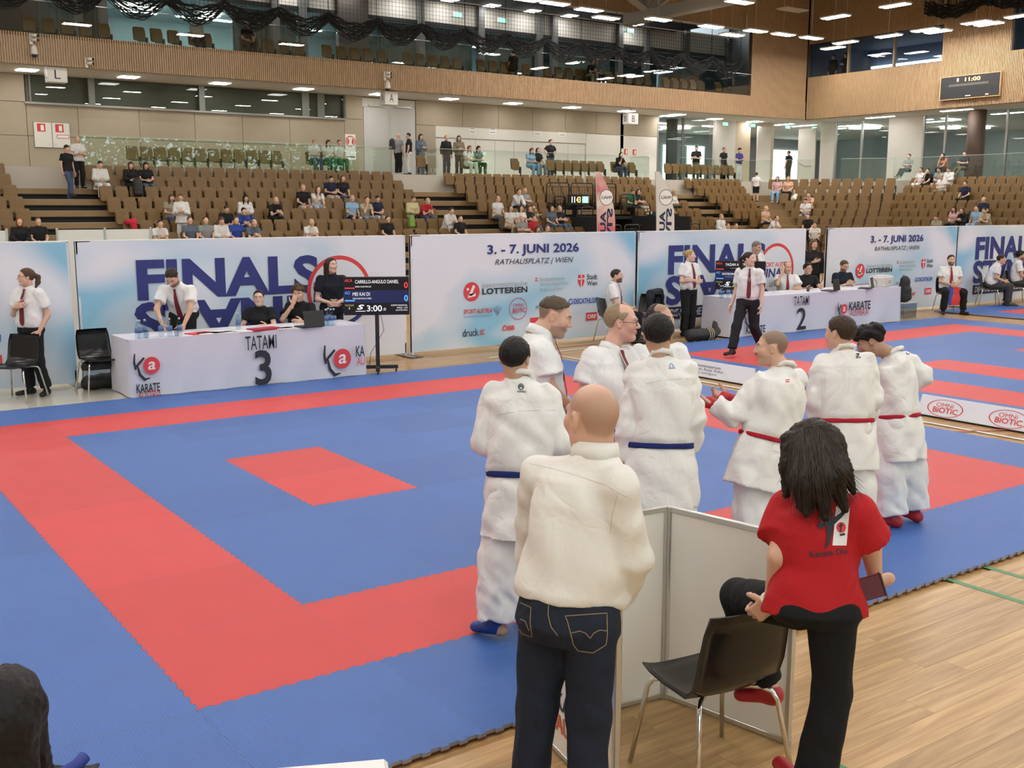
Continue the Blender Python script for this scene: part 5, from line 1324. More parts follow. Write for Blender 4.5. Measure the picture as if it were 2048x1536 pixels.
def banner(x0, x1, kind, label, stand=True):
    r = empty('sponsor_banner', (x0, YB, FL), 0, label, 'banner'); w = x1 - x0
    nx, nz = 26, 10; V, Q = [], []
    rr = random.Random(int(x0 * 10))
    for j in range(nz + 1):
        for i in range(nx + 1): V.append((w * i / nx, -.012 * math.sin(i * .9 + j * .5 + x0) * (1 if 0 < i < nx and 0 < j < nz else 0) * .35, .05 + (BH - .06) * j / nz))
    Q = [[j * (nx + 1) + i, j * (nx + 1) + i + 1, (j + 1) * (nx + 1) + i + 1, (j + 1) * (nx + 1) + i] for j in range(nz) for i in range(nx)]
    m = MB(); m.add(V, Q, 0, True); m.box((w / 2, .035, BH / 2 + .02), (w, .05, BH - .07)); m.build('fabric', BM1 if kind == 'finals' else BM2, r)
    WF = pm('frame_white', (.72, .72, .72), .4)
    for x in (.02, w - .02): MB().box((x, .03, BH / 2), (.04, .06, BH), bev=.01).build('frame_post', WF, r); MB().box((x, .02, .006), (.10, .55, .012)).build('foot_plate', STEEL, r)
    MB().box((w / 2, .03, BH - .015), (w, .06, .03), bev=.008).build('frame_bar', WF, r)
    fr = frame_on((0, -.010, 0), (1, 0, 0), (0, -1, 0))
    T = lambda t, xa, za, xb, zb, mt, **k: text(t, fr, (xa + xb) / 2, (za + zb) / 2, xb - xa, zb - za, mt, r, **k)
    if kind == 'finals':
        T('FINALS', .80, 1.135, 3.60, 1.72, NAVY, bold=.036); T('FINALS', .74, .535, 3.66, 1.115, NAVY, bold=.036, rot=math.pi)
        flat(rect(.78, .26, 3.62, .50), fr, NAVY2, r, 'slogan_band', .002); T('DIE WOCHE DER ENTSCHEIDUNGEN', .86, .31, 3.50, .455, PWHT, shear=.25, off=.005)
        cx, cy, R = 3.95, 1.14, .56
        flat(ell_poly(cx, cy, R - .03, R - .03), fr, pm('print_pale', (.74, .77, .84), .7), r, 'emblem_ground', .0036)
        flat(ring_poly(cx, cy, R - .065, R, -.25, 3.9), fr, PRED, r, 'emblem_ring', .004); flat(ring_poly(cx, cy, R - .065, R, -2.35, -.27), fr, NAVY, r, 'emblem_ring', .004)
        T('SPORT AUSTRIA', cx - .46, cy + .06, cx + .46, cy + .16, PRED, bold=.02, shear=.15, off=.006); T('FINALS', cx - .46, cy - .16, cx + .46, cy + .03, NAVY, bold=.03, shear=.1, off=.006)
        T('österreichische', cx - .20, cy - .27, cx + .30, cy - .22, PGREY, off=.006); T('LOTTERIEN', cx - .20, cy - .36, cx + .30, cy - .28, PBLK, bold=.02, off=.006)
    else:
        T('3. - 7. JUNI 2026', 1.52, 1.60, 3.55, 1.81, NAVY, bold=.025); T('RATHAUSPLATZ | WIEN', 1.68, 1.43, 3.42, 1.555, PBLK, shear=.28)
        flat(ell_poly(1.19, 1.015, .165, .165), fr, PRED, r, 'logo_disc', .003); flat(stroke([(1.24, 1.12), (1.16, .96), (1.10, .935), (1.27, .965)], .026), fr, PWHT, r, 'logo_stroke', .005); flat(ell_poly(1.11, 1.06, .024, .024), fr, PWHT, r, 'logo_dot', .005)
        T('österreichische', 1.41, 1.075, 2.38, 1.165, PGREY, bold=.0); T('LOTTERIEN', 1.41, .955, 2.38, 1.06, PBLK, bold=.03)
        for i, t in enumerate(('Bundesministerium', 'Wohnen, Kunst, Kultur,', 'Medien und Sport')): T(t, 2.66, 1.14 - i * .095, 2.66 + (.56, .67, .53)[i], 1.21 - i * .095, PGREY, shear=.05)
        for dz in (0, .04): flat(rect(2.55, 1.145 + dz, 2.61, 1.163 + dz), fr, PRED, r, 'flag_bar', .002)
        flat([(3.54, 1.22), (3.69, 1.22), (3.69, 1.08), (3.655, 1.01), (3.615, .985), (3.575, 1.01), (3.54, 1.08)], fr, PRED, r, 'shield', .002); flat(rect(3.605, .985, 3.625, 1.22), fr, PWHT, r, 'shield_cross', .004); flat(rect(3.54, 1.135, 3.69, 1.155), fr, PWHT, r, 'shield_cross', .004)
        T('Stadt', 3.75, 1.125, 4.00, 1.225, PBLK, bold=.008); T('Wien', 3.75, 1.01, 4.00, 1.10, PBLK, bold=.008)
        T('SPORT AUSTRIA', 1.02, .635, 1.62, .715, PRED, bold=.015, shear=.2); T('BUNDES-SPORTORGANISATION', 1.02, .575, 1.62, .605, PDB); flat(stroke([(1.66, .72), (1.73, .62), (1.74, .575), (1.75, .62), (1.81, .72)], .02), fr, PDB, r, 'eagle', .002); flat(ell_poly(1.735, .70, .03, .045), fr, PDB, r, 'eagle_body', .003)
        flat(ring_poly(2.18, .67, .183, .195, 0, 6.283), fr, PRED, r, 'logo_ring', .002); T('OMNi', 2.07, .70, 2.29, .765, PRED); T('BiOTiC', 2.06, .595, 2.34, .685, PRED, bold=.02)
        T('JACQUES LEMANS', 2.56, .63, 3.07, .71, PBLK); flat(rect(2.80, .73, 2.83, .86), fr, PBLK, r, 'maker_mark', .002); flat(rect(2.85, .73, 2.88, .86), fr, PBLK, r, 'maker_mark', .002); flat(rect(2.77, .72, 2.92, .74), fr, PBLK, r, 'maker_mark', .003)
        flat(ring_poly(3.37, .735, .035, .055, .6, 6.5, 20), fr, PBLUE, r, 'logo_ring', .002); T('DECATHLON', 3.44, .685, 4.02, .785, PBLUE, bold=.03, shear=.1)
        T('druck', 1.00, .245, 1.33, .375, PBLK, bold=.005); T('.at', 1.335, .255, 1.46, .36, PRED); T('ÖBB', 1.83, .295, 2.10, .40, PRED, bold=.03)
        flat(rect(2.44, .40, 2.80, .49), fr, PRED, r, 'logo_box', .002); T('SHARP', 3.04, .36, 3.36, .435, PRED, bold=.03)
        flat(rect(3.74, .36, 4.01, .51), fr, PRED, r, 'logo_box', .002); T('ORF', 3.765, .395, 3.985, .475, PWHT, bold=.03, off=.005)
    return r
banner(-2.97, 1.98, 'sponsors', 'white and blue sponsor banner wall behind the standing referee with glasses')
banner(2.06, 7.22, 'finals', 'blue white FINALS banner wall behind the TATAMI 3 table'); banner(7.32, 12.27, 'sponsors', 'white sponsor banner wall reading 3. - 7. JUNI 2026 behind the standing referees')
banner(12.33, 17.22, 'finals', 'blue white FINALS banner wall behind the blonde referee'); banner(17.96, 22.93, 'sponsors', 'white sponsor banner wall reading 3. - 7. JUNI 2026 beside the TATAMI 2 table')
banner(22.98, 28.1, 'finals', 'blue white FINALS banner wall behind the seated referees')
# white boards behind the first banners
for a, b, lab in ((-2.5, 1.55, 'white board partition behind the sponsor banner'), (2.25, 3.65, 'white board partition behind the FINALS banner')):
    r = empty('board_partition', ((a + b) / 2, 12.4, FL), 0, lab, 'partition'); n = 2; w = (b - a) / n
    for i in range(n): MB().box((-w * n / 2 + w * (i + .5), 0, 1.06), (w - .03, .02, 2.1)).build('board', OFFW, r)
    for i in range(n + 1): MB().box((-w * n / 2 + w * i, 0, 1.07), (.03, .04, 2.14)).build('post', ALU, r)
# ---------------------------------------------------------------- judges' tables with printed cloths
CLOTH_W = pm('table_cloth_white', (.66, .67, .76), .8, bump=.1, bscale=3.0)
def judge_table(x0, x1, yf, label, num, items):
    r = empty('judges_table', ((x0 + x1) / 2, yf + .38, FL), 0, label[0], 'table'); w = x1 - x0; d = .76; h = .755
    MB().box((0, 0, h - .02), (w, d, .03)).build('tabletop', OFFW, r)
    for sx in (-1, 1):
        for sy in (-1, 1): MB().tube([(sx * (w / 2 - .12), sy * .3, 0), (sx * (w / 2 - .12), sy * .3, h - .03)], .018, 6).build('leg', ALU, r)
    c = empty('tablecloth', ((x0 + x1) / 2, yf + .38, FL), 0, label[1], 'tablecloth')
    # top and hanging sides of the cloth with soft folds
    nx, nz = 70, 12; V, Q = [], []
    hw, hd = w / 2 + .012, d / 2 + .012
    path = [(-hw, hd)] + [(-hw, hd - 2 * hd * i / 8) for i in range(1, 8)] + [(-hw + 2 * hw * i / nx, -hd) for i in range(nx + 1)] + [(hw, -hd + 2 * hd * i / 8) for i in range(1, 9)]
    for j in range(nz + 1):
        t = j / nz
        for i, (x, y) in enumerate(path):
            n = np.array([-1.0, 0]) if x <= -hw + 1e-6 and y > -hd + 1e-6 else (np.array([1.0, 0]) if x >= hw - 1e-6 and y > -hd + 1e-6 else np.array([0, -1.0]))
            a = t * (.018 * math.sin(i * .55 + 3 * t) + .012 * math.sin(i * .21 + 1.3) + .02) ; V.append((x + n[0] * a, y + n[1] * a, h + .008 - t * (h - .012)))
    np_ = len(path); Q = [[j * np_ + i, (j + 1) * np_ + i, (j + 1) * np_ + i + 1, j * np_ + i + 1] for j in range(nz) for i in range(np_ - 1)]
    m = MB(); m.add(V, Q, 0, True); m.box((0, 0, h + .003), (2 * hw, 2 * hd, .012)); m.build('cloth', CLOTH_W, c)
    fr = frame_on((0, -hd - .055, 0), (1, 0, 0), (0, -1, 0))
    def P(px, py): 
        g = gy(px, py, yf - .06); return g[0] - (x0 + x1) / 2, g[2] - FL
    for kind, a, b, k in items:
        (xa, za), (xb, zb) = P(*a), P(*b)
        if kind == 'logo': ka_logo(fr, (xa + xb) / 2, (za + zb) / 2, abs(za - zb) / 1.25, c)
        else: text(kind, fr, (xa + xb) / 2, (za + zb) / 2, xb - xa, abs(za - zb), PRED if k == 'r' else PBLK, c, bold={'b': .02, 'r': .006, '': .006}[k], off=.001)
    return r
judge_table(2.30, 5.66, 9.08, ('long judges table with bottles and laptop before the FINALS banner', 'white printed cloth with a large numeral 3 below the water bottles'), '3', [
    ('TATAMI', (490, 673), (553, 696), ''), ('3', (508, 701), (544, 769), 'b'), ('logo', (274, 707), (318, 755), ''), ('KARATE', (272, 769), (320, 782), 'b'), ('AUSTRIA', (275, 784), (323, 795), 'r'),
    ('logo', (652, 690), (702, 745), ''), ('KA', (711, 692), (729, 712), 'b'), ('AU', (713, 715), (729, 729), 'r')])
judge_table(13.45, 18.62, 9.10, ('long judges table with two laptops and printer beside the walking referee', 'white printed cloth with a large numeral 2 behind the walking referee'), '2', [
    ('TATAMI', (1588, 593), (1618, 610), ''), ('2', (1594, 616), (1611, 658), ''), ('logo', (1674, 604), (1696, 632), ''), ('KARATE', (1698, 604), (1740, 617), 'b'), ('AUSTRIA.AT', (1700, 619), (1739, 629), 'r'),
    ('logo', (1490, 610), (1512, 650), ''), ('KARATE', (1492, 653), (1530, 664), 'b')])
TZ = FL + .755 + .010
# ---------------------------------------------------------------- chairs
SHELL = pm('chair_shell_black', (.007, .007, .008), .24, spec=.4)
def chair_meshes():
    prof = [(-.235, .440), (-.215, .455), (-.14, .447), (-.03, .437), (.07, .437), (.14, .455), (.185, .50), (.210, .57), (.225, .66), (.240, .75), (.252, .83)]
    wid = [.19, .215, .228, .232, .232, .23, .228, .228, .226, .220, .200]; n = 12; V = []
    for off in (0, 1):
        for k, ((y, z), w) in enumerate(zip(prof, wid)):
            y2, z2 = prof[min(k + 1, len(prof) - 1)]; y1, z1 = prof[max(k - 1, 0)]; t = np.array([y2 - y1, z2 - z1]); t /= np.linalg.norm(t); nn = np.array([t[1], -t[0]])
            for i in range(n + 1):
                u = -1 + 2 * i / n; cup = (.022 * u ** 4 if k < 5 else .0) ; fw = (.028 * u * u if k >= 5 else 0)
                V.append((u * w, y + nn[0] * .009 * off - fw, z + nn[1] * .009 * off + cup))
    N = len(prof); Q = []
    for off in (0, 1):
        b = off * N * (n + 1)
        for k in range(N - 1):
            for i in range(n):
                q = [b + k * (n + 1) + i, b + k * (n + 1) + i + 1, b + (k + 1) * (n + 1) + i + 1, b + (k + 1) * (n + 1) + i]; Q.append(q if off == 0 else q[::-1])
    bd = [k * (n + 1) for k in range(N)] + [(N - 1) * (n + 1) + i for i in range(1, n + 1)] + [k * (n + 1) + n for k in range(N - 2, -1, -1)] + [i for i in range(n - 1, 0, -1)]
    M_ = N * (n + 1); Q += [[bd[i], bd[(i + 1) % len(bd)], bd[(i + 1) % len(bd)] + M_, bd[i] + M_][::-1] for i in range(len(bd))]
    sh = MB().add(V, Q, 0, True).mesh('shell', SHELL)
    legs = []
    for sx in (-1, 1):
        for sy in (-1, 1):
            e = (sx * .255, sy * .235 - (.0 if sy < 0 else -.02), .008)
            legs.append(MB().tube([e, (sx * .205, sy * .185, .375), (sx * .192, sy * .165, .412), (sx * .16, sy * .13, .425), (sx * .06, sy * .05, .424)], .011, 8).mesh('leg', CHROME))
    return sh, legs
CH_SH, CH_LG = chair_meshes()
def chair(x, y, rz, label, z=FL, name='stacking_chair', grp=None):
    r = empty(name, (x, y, z), rz, label, 'chair', grp); meshobj('shell', CH_SH, r)
    for l in CH_LG: meshobj('leg', l, r)
    return r
chair(1.635, -1.83, math.pi - .14, 'glossy black shell chair with chrome legs held by the woman in red')
p = gz(38, 800, FL); chair(p[0], p[1], -.75, 'black shell chair standing before the referee with glasses')
p = gz(203, 783, FL); chair(p[0], p[1], .10, 'empty black shell chair with bags below, left of the TATAMI 3 table')
p = gz(1203, 682, FL); chair(p[0], min(p[1], 9.95), math.pi / 2 - .3, 'black shell chair under the lone seated referee')
p = gz(1268, 674, FL); chair(p[0], min(p[1], 10.0), -math.pi / 2 + .5, 'empty black shell chair with red and blue flags on it')
p = gz(1335, 674, FL); JC = chair(p[0], min(p[1], 10.0), .45, 'black shell chair with a dark jacket hung over its back')
for px, lab in ((1888, 'chair under the referee holding a red flag'), (1975, 'chair under the referee in grey trousers leaning forward'), (2040, 'chair under the dark-haired referee at the banner')):
    p = gz({1888: 1893, 1975: 1975, 2040: 2035}[px], {1888: 625, 1975: 612, 2040: 606}[px], FL); d = {1888: (-.05, -1), 1975: (1, -.25), 2040: (1, -.35)}[px]; d = nrm(C_RGT * d[0] + nrm(V3(C_FWD[0], C_FWD[1], 0)) * d[1]); chair(p[0], p[1] + (.1 if px > 2000 else 0), math.atan2(-d[0], d[1]) + math.pi, 'black shell ' + lab)
# chair and table corner near the camera
fh_ = nrm(V3(C_FWD[0], C_FWD[1], 0)); p = gd(178, 1512, 3.84) - C_RGT * .20 - fh_ * .20; chair(p[0], p[1], math.atan2(-fh_[0], fh_[1]) + math.pi - .15, 'black shell chair with a rolled blue flag beside the dark-haired spectator')
bf = gd(132, 1508, 3.72); bf[2] = FL + .478; br_ = empty('rolled_flag', bf, 0, 'rolled blue cloth flag lying on the seat of a chair', 'flag')
a, b = gd(88, 1530, 3.66) - bf, gd(168, 1493, 3.80) - bf; a[2] = .022; b[2] = .030; MB().tube([a * 1.2, a * .5, b * .5, b], [.020, .024, .024, .023], 12).build('roll', pm('flag_blue', (.02, .04, .25), .7), br_)
MB().tube([a * 1.35, a * 1.2], .009, 8).build('stick', pm('stick_wood', (.5, .4, .25), .6), br_)
wt = gd(775, 1512, 3.25); t_ = empty('side_table', (wt[0] - .25, wt[1] - .45, FL), 0, 'white table corner at the edge of the picture near the mat', 'table')
ang = -.45; R = np.array([[math.cos(ang), -math.sin(ang), 0], [math.sin(ang), math.cos(ang), 0], [0, 0, 1]])
cc = np.array([-.33, -.30, 0]); ctr = np.array([.25, .45, wt[2] - FL]) + R @ cc
MB().box(ctr - np.array([0, 0, .02]), (.66, .60, .035), R=R, bev=.012).build('tabletop', pm('table_white', (.8, .78, .76), .4), t_)
for sx in (-1, 1):
    for sy in (-1, 1):
        q = ctr + R @ np.array([sx * .28, sy * .25, 0]); MB().tube([(q[0], q[1], 0), (q[0], q[1], ctr[2] - .03)], .016, 6).build('leg', ALU, t_)
# jacket over the chair
jf = Field((-.34, -.1, .2), (.34, .45, .95), .016); jf.box((0, .28, .58), (.30, .07, .33), np.eye(3), .05, .0); jf.cone((-.24, .26, .80), (.24, .26, .80), .07, .07, .05); jf.cone((-.28, .26, .75), (-.30, .22, .35), .06, .05, .04); jf.cone((.28, .26, .75), (.30, .22, .30), .06, .05, .04)
V, Q = jf.nets(); V = V + .006 * np.sin(V[:, [1, 2, 0]] * 40)
jo = meshobj('jacket', qmesh('jacket', V, Q, pm('jacket_navy_black', (.012, .014, .022), .85)), None, loc=JC.location); jo.rotation_euler = JC.rotation_euler; tag(jo, 'dark jacket hung over a chair before the FINALS banner', 'jacket')
# flags lying on the empty chair
p = gz(1290, 668, FL); fg = empty('signal_flag', (p[0] + .0, p[1] - .1, FL + .12), 0, 'red and blue signal flags hanging from an empty chair', 'flag')
MB().box((0, 0, .18), (.05, .12, .42), bev=.01).build('red_cloth', PRED, fg); MB().box((.0, -.0, .40), (.055, .13, .08), bev=.01).build('blue_cloth', PBLUE, fg)
# ---------------------------------------------------------------- score screens on rolling stands
SCR = pm('screen_black', (.008, .008, .012), .18)
def screen(px, py, k, rz, label, rows, polex=0.0, num='3'):
    c = gd(px, py, k); r = empty('score_screen', (c[0], c[1], FL), rz, label, 'screen'); zc = c[2] - FL; w, h = .965, .565
    MB().box((0, .03, zc), (w, .05, h), bev=.006).build('housing', BLACK, r); MB().box((0, -.001, zc), (w - .02, .012, h - .02)).build('panel', SCR, r)
    MB().box((polex, .08, zc / 2 + .05), (.06, .05, zc - .1)).build('pole', BLACK, r)
    MB().box((polex, .08, .09), (.60, .06, .05)).build('base_bar', BLACK, r); MB().box((polex, .05, .09), (.06, .62, .05)).build('base_bar', BLACK, r)
    for dx, dy in ((-.27, .08), (.27, .08), (0, -.22), (0, .33)): MB().lathe([(.03, -.012), (.03, .012)], (0, 0, 0), 10).build('caster', BLACK, r, loc=(polex + dx, dy, .033)).rotation_euler = (0, math.pi / 2, 0)
    MB().tube([(polex + .05, .06, zc - .25), (polex + .10, .10, zc * .55), (polex - .1, .1, .3), (polex - .14, .12, .05)], .004, 5).build('cable', BLACK, r)
    fr = frame_on((0, -.008, zc), (1, 0, 0), (0, -1, 0))
    EG = em('screen_grey', (.35, .35, .37), .5)
    ER, EB, EW, EY, EN = em('screen_red', (.75, .05, .06), .9), em('screen_blue', (.12, .45, 1.0), .9), em('screen_white', (.9, .9, .92), .9), em('screen_yellow', (.62, .66, .12), .6), em('screen_navy', (.004, .010, .06), .9)
    flat(rect(-w / 2 + .01, -.10, w / 2 - .01, .085), fr, EN, r, 'blue_field', .001)
    T = lambda t, xa, za, xb, zb, mt, b=0.0, sh=0: text(t, fr, (xa + xb) / 2 * w, (za + zb) / 2 * h, (xb - xa) * w, (zb - za) * h, mt, r, bold=b, off=.003, shear=sh)
    T('AKA', -.48, .37, -.36, .45, ER); T('AO', -.48, .05, -.40, .13, EB); T(rows[0], -.32 if len(rows) > 5 else -.30, .33, .34 if len(rows) > 5 else .16, .42, EW); (T(rows[1], -.32, .23, -.08, .265, EW) if rows[1] != '-' else flat(rect(-.20 * w, .24 * h, -.02 * w, .255 * h), fr, EG, r, 'text_bar', .002)); T(rows[2], -.36, .01, -.10, .10, EW); (T(rows[3], -.36, -.08, -.08, -.04, EW) if rows[3] != '-' else flat(rect(-.30 * w, -.065 * h, .04 * w, -.05 * h), fr, EG, r, 'text_bar', .002))
    flat(rect(-.48 * w, .195 * h, -.33 * w, .225 * h), fr, ER, r, 'penalty_bar', .002); flat(rect(-.48 * w, -.13 * h, -.33 * w, -.10 * h), fr, EB, r, 'penalty_bar', .002)
    if len(rows) > 5: T('0', .42, .20, .48, .36, ER, .02); T('0', .42, -.14, .48, .02, EB, .02); 
    T('TATAMI', -.48, -.26, -.35, -.215, EY); T(num, -.425, -.34, -.405, -.29, EW)
    T('S', -.30, -.35, -.19, -.22, EW, .03, .3); flat(rect(-.32 * w, -.40 * h, -.17 * w, -.385 * h), fr, EW, r, 'logo_bar', .002)
    T(rows[4], -.15, -.40, .08, -.24, EY if num == '2' else EW, .01)
    if len(rows) > 5:
        T('.0', .09, -.38, .14, -.31, EW)
        for i, t in enumerate(('KUMITE INDIVIDUAL', 'MALE - U21', 'QUARTER FINAL')): T(t, .47 - (.25, .16, .18)[i], -.265 - i * .065, .47, -.225 - i * .065, EW)
    return r
screen(753, 592, 15.75, -.50, 'black score screen showing 3:00 on a rolling stand beside the TATAMI 3 table', ('CARRILLO-ANGULO DANIEL', 'REBELS KARATECLUB', 'MEI KAI DI', 'SHIN KARATE-DO WIEN', '3:00', 1), .0)
screen(1480, 551, 20.9, -.95, 'black score screen showing 2:28 beside the walking referee', ('YAZAN ALEYNA', '-', 'SCHÜTZE EMMA', '-', '2:28'), -.15, '2')
# ---------------------------------------------------------------- low advertising boards between the mats
BRD = banner_mat('board_print', 5.2, (.12, .12)); BRD.node_tree.nodes['Color Ramp'].color_ramp.elements[0].color = (.28, .42, .42, 1)
def low_board(y0, y1, x, label, kind):
    r = empty('low_board', (x, (y0 + y1) / 2, FL), 0, label, 'board'); L = y1 - y0; h = .235
    m = MB(); m.prism([(0, 0), (.14, 0), (.105, h), (.095, h)], -L / 2, L / 2, 0, (np.zeros(3), np.array([1., 0, 0]), np.array([0, 0, 1.]), np.array([0, -1., 0]))); m.build('panel', BRD, r)
    MB().box((.004, 0, .006), (.012, L, .012)).build('base_strip', BLACK, r)
    n = nrm(np.array([-h, 0, .095])); fr = (np.array([0, 0, 0.]), np.array([0, -1., 0]), nrm(np.array([.095, 0, h])), n)
    T = lambda t, xa, za, xb, zb, mt, **k: text(t, fr, (xa + xb) / 2, (za + zb) / 2, xb - xa, zb - za, mt, r, off=.003, **k)
    s = -L / 2 + .12
    while s < L / 2 - .7:
        if kind == 'bm':
            for i, t in enumerate(('Bundesministerium', 'Wohnen, Kunst, Kultur,', 'Medien und Sport')): T(t, s + .12, .155 - i * .055, s + .12 + (.60, .68, .56)[i], .20 - i * .055, PBLK)
            for dz in (0, .025): flat(rect(s, .16 + dz, s + .07, .17 + dz), fr, PRED, r, 'flag_bar', .003)
            s += 1.0
        else:
            flat([(s + .22 + (q[0]) * .23, .122 + q[1] * .105) for q in ring_poly(0, 0, .94, 1.0, 0, 6.283, 48)], fr, PRED, r, 'logo_ring', .003)
            T('OMNi', s + .10, .135, s + .32, .185, PRED); T('BiOTiC', s + .07, .065, s + .39, .13, PRED, bold=.02); s += .78
    return r
low_board(5.15, 7.6, 9.58, 'low white advertising board reading Bundesministerium between the mats', 'bm'); low_board(-.4, 2.58, 9.66, 'low white advertising board with red OMNi BiOTiC rings between the mats', 'omni')
# ---------------------------------------------------------------- white exhibition partition in the foreground
PANW = pm('panel_white', (.82, .79, .73), .42)
def partition(pts, label, h=1.0, logo=None, over=0):
    O = np.array([*pts[0], FL]); r = empty('exhibition_panel', O, 0, label, 'partition')
    for a, b in zip(pts[:-1], pts[1:]):
        a, b = np.array([*a, FL]) - O, np.array([*b, FL]) - O; d = b - a; L = np.linalg.norm(d); ang = math.atan2(d[1], d[0]); R = np.array([[math.cos(ang), -math.sin(ang), 0], [math.sin(ang), math.cos(ang), 0], [0, 0, 1]])
        MB().box((a + b) / 2 + V3(0, 0, h / 2), (L - .02, .012, h - .04), R=R).build('panel', PANW, r)
        for z in (.02, h - .012): MB().box((a + b) / 2 + V3(0, 0, z), (L, .026, .026), R=R, bev=.003).build('rail', ALU, r)
        for q in (a, b): MB().box(q + nrm(d) * (.014 if q is a else -.014) + V3(0, 0, h / 2), (.026, .030, h), R=R, bev=.004).build('post', ALU, r)
        if logo:
            n = R @ V3(0, 1, 0); n = n if n @ (CAM_P - O) > 0 else -n; ex_ = np.cross(V3(0, 0, 1), n) * 1.0; fr = frame_on((a + b) / 2, ex_, n)
            ka_logo(fr, -.02, .62, .40, r); text('KARATE', fr, .0, .27, .40, .085, PBLK, r, bold=.02, off=.01); text('AUSTRIA', fr, .0, .16, .40, .085, pm('print_orange_red', (.65, .12, .05), .7), r, bold=.02, off=.01)
    return r
C0 = gz(1327, 1395, FL)[:2]; C1 = gz(1580, 1492, FL)[:2]; q = gz(1239, 1417, FL)[:2]; C2 = C0 + nrm(np.append(q - C0, 0))[:2] * .62
partition([C1, C0, C2], 'white two-leaf exhibition panel with aluminium frame beside the black chair')
Pa, Pb = gz(1086, 1474, FL)[:2], gz(1131, 1522, FL)[:2]; dr = nrm(np.append(Pb - Pa, 0))[:2]; Pe = Pa + dr * .5
for t in np.arange(.2, 1.2, .01):
    if topx((*(Pa + dr * t), FL + .9))[0] > 1238: Pe = Pa + dr * t; break
partition([Pa, Pe], 'white exhibition panel printed KARATE AUSTRIA behind the bald man', logo=True)
# ---------------------------------------------------------------- things on and around the tables
PETB = glass('bottle_plastic', (.82, .90, .95), 1.4, .05, 1.5); CAPB = pm('bottle_cap', (.45, .60, .75), .4); LABB = pm('bottle_label', (.10, .18, .38), .5)
BOT = MB().lathe([(.030, 0), (.034, .01), (.033, .06), (.030, .075), (.033, .09), (.033, .13), (.030, .16), (.016, .20), (.013, .215)], (0, 0, 0), 12).mesh('bottle_body', PETB); BOTL = MB().lathe([(.0345, .075), (.0345, .135)], (0, 0, 0), 12).mesh('bottle_label', LABB); BOTC = MB().lathe([(.014, .212), (.014, .232), (.011, .235)], (0, 0, 0), 10).mesh('bottle_cap', CAPB)
def bottle(px, py, k_y, lab, grp):
    g = gz(px, py, TZ); r = empty('water_bottle', (g[0], min(max(g[1], k_y - .0), k_y + .68), TZ), 0, lab, 'bottle', grp); r.scale = (1.05, 1.05, 1.05)
    for n_, me in (('body', BOT), ('label_band', BOTL), ('cap', BOTC)): meshobj(n_, me, r)
for px, py in ((285, 681), (297, 683), (291, 676), (323, 673), (345, 675), (366, 674), (477, 660)): bottle(px, py, 9.14, 'clear water bottle with dark label on the left half of the TATAMI 3 table', 'water bottles beside the leaning referee')
for px, py in ((652, 652), (664, 654), (674, 652), (681, 655), (657, 649)): bottle(px, py, 9.14, 'clear water bottle with dark label behind the laptop on the TATAMI 3 table', 'water bottles behind the laptop')
for px, py in ((1449, 598), (1456, 598), (1463, 597), (1472, 596)): bottle(px, py, 9.16, 'clear water bottle at the left end of the TATAMI 2 table', 'water bottles on the TATAMI 2 table')
def on_table(px, py, yf=9.08): g = gz(px, py, TZ); return np.array([g[0], min(max(g[1], yf + .1), yf + .66), TZ])
CUP = MB().lathe([(.026, 0), (.036, .10), (.034, .10), (.025, .004)], (0, 0, 0), 14).mesh('cup', glass('cup_plastic', (.85, .88, .90), 1.4, .05, 1.5))
for px, py in ((318, 684), (357, 673)):
    tag(meshobj('plastic_cup', CUP, None, loc=on_table(px, py)), 'clear plastic cup beside the water bottles', 'cup', 'plastic cups on the TATAMI 3 table')
def laptop(px, py, rz, lab, yf=9.08):
    r = empty('laptop', on_table(px, py, yf), rz, lab, 'laptop'); MB().box((0, 0, .010), (.34, .24, .02), bev=.005).build('keyboard_base', BLACK, r)
    R = np.array([[1, 0, 0], [0, math.cos(.18), -math.sin(.18)], [0, math.sin(.18), math.cos(.18)]]); MB().box((0, -.14, .125), (.34, .012, .23), R=R.T, bev=.004).build('lid', BLACK, r); return r
laptop(633, 657, .15, 'open black laptop seen from behind on the TATAMI 3 table'); laptop(1662, 582, .3, 'open black laptop before the bearded man in navy', 9.10); laptop(1732, 577, .5, 'open black laptop beside the white printer', 9.10)
def flat_item(name, px, py, size, rz, mat, lab, cat, yf=9.08, h=.012, grp=None):
    r = MB().box((0, 0, h / 2), (*size, h), bev=.003).build(name, mat, None, loc=on_table(px, py, yf)); r.rotation_euler = (0, 0, rz); tag(r, lab, cat, grp)
flat_item('folder', 400, 667, (.34, .24), .3, PRED, 'red folder under the leaning referee\'s hands', 'folder'); flat_item('folder', 528, 660, (.42, .22), .2, pm('folder_dark_red', (.38, .02, .05), .6), 'dark red folded flag before the woman with glasses', 'folder', h=.03)
for i, (px, py) in enumerate(((430, 671), (455, 669), (500, 664), (575, 659))): flat_item('paper_sheet', px, py, (.30, .21), .1 * i, PAPER, 'white paper sheet lying on the TATAMI 3 table', 'paper', grp='paper sheets on the TATAMI 3 table')
flat_item('envelope', 462, 668, (.24, .12), .2, pm('kraft', (.55, .42, .25), .7), 'tan envelope beside the papers', 'envelope'); flat_item('clipboard', 590, 662, (.26, .14), .1, pm('straw', (.62, .55, .28), .7), 'yellowish pad at the young man\'s elbow', 'pad')
for px, py in ((1560, 584), (1585, 583), (1690, 578)): flat_item('paper_sheet', px, py, (.30, .21), .2, PAPER, 'white paper sheet near the laptops and printer', 'paper', 9.10, grp='paper sheets near the laptops')
tag(MB().lathe([(.028, 0), (.036, .09), (.033, .09)], (0, 0, 0), 12).build('coffee_cup', pm('cup_brown', (.12, .07, .05), .5), None, loc=on_table(1616, 583, 9.1)), 'small dark paper cup near the man in black', 'cup')
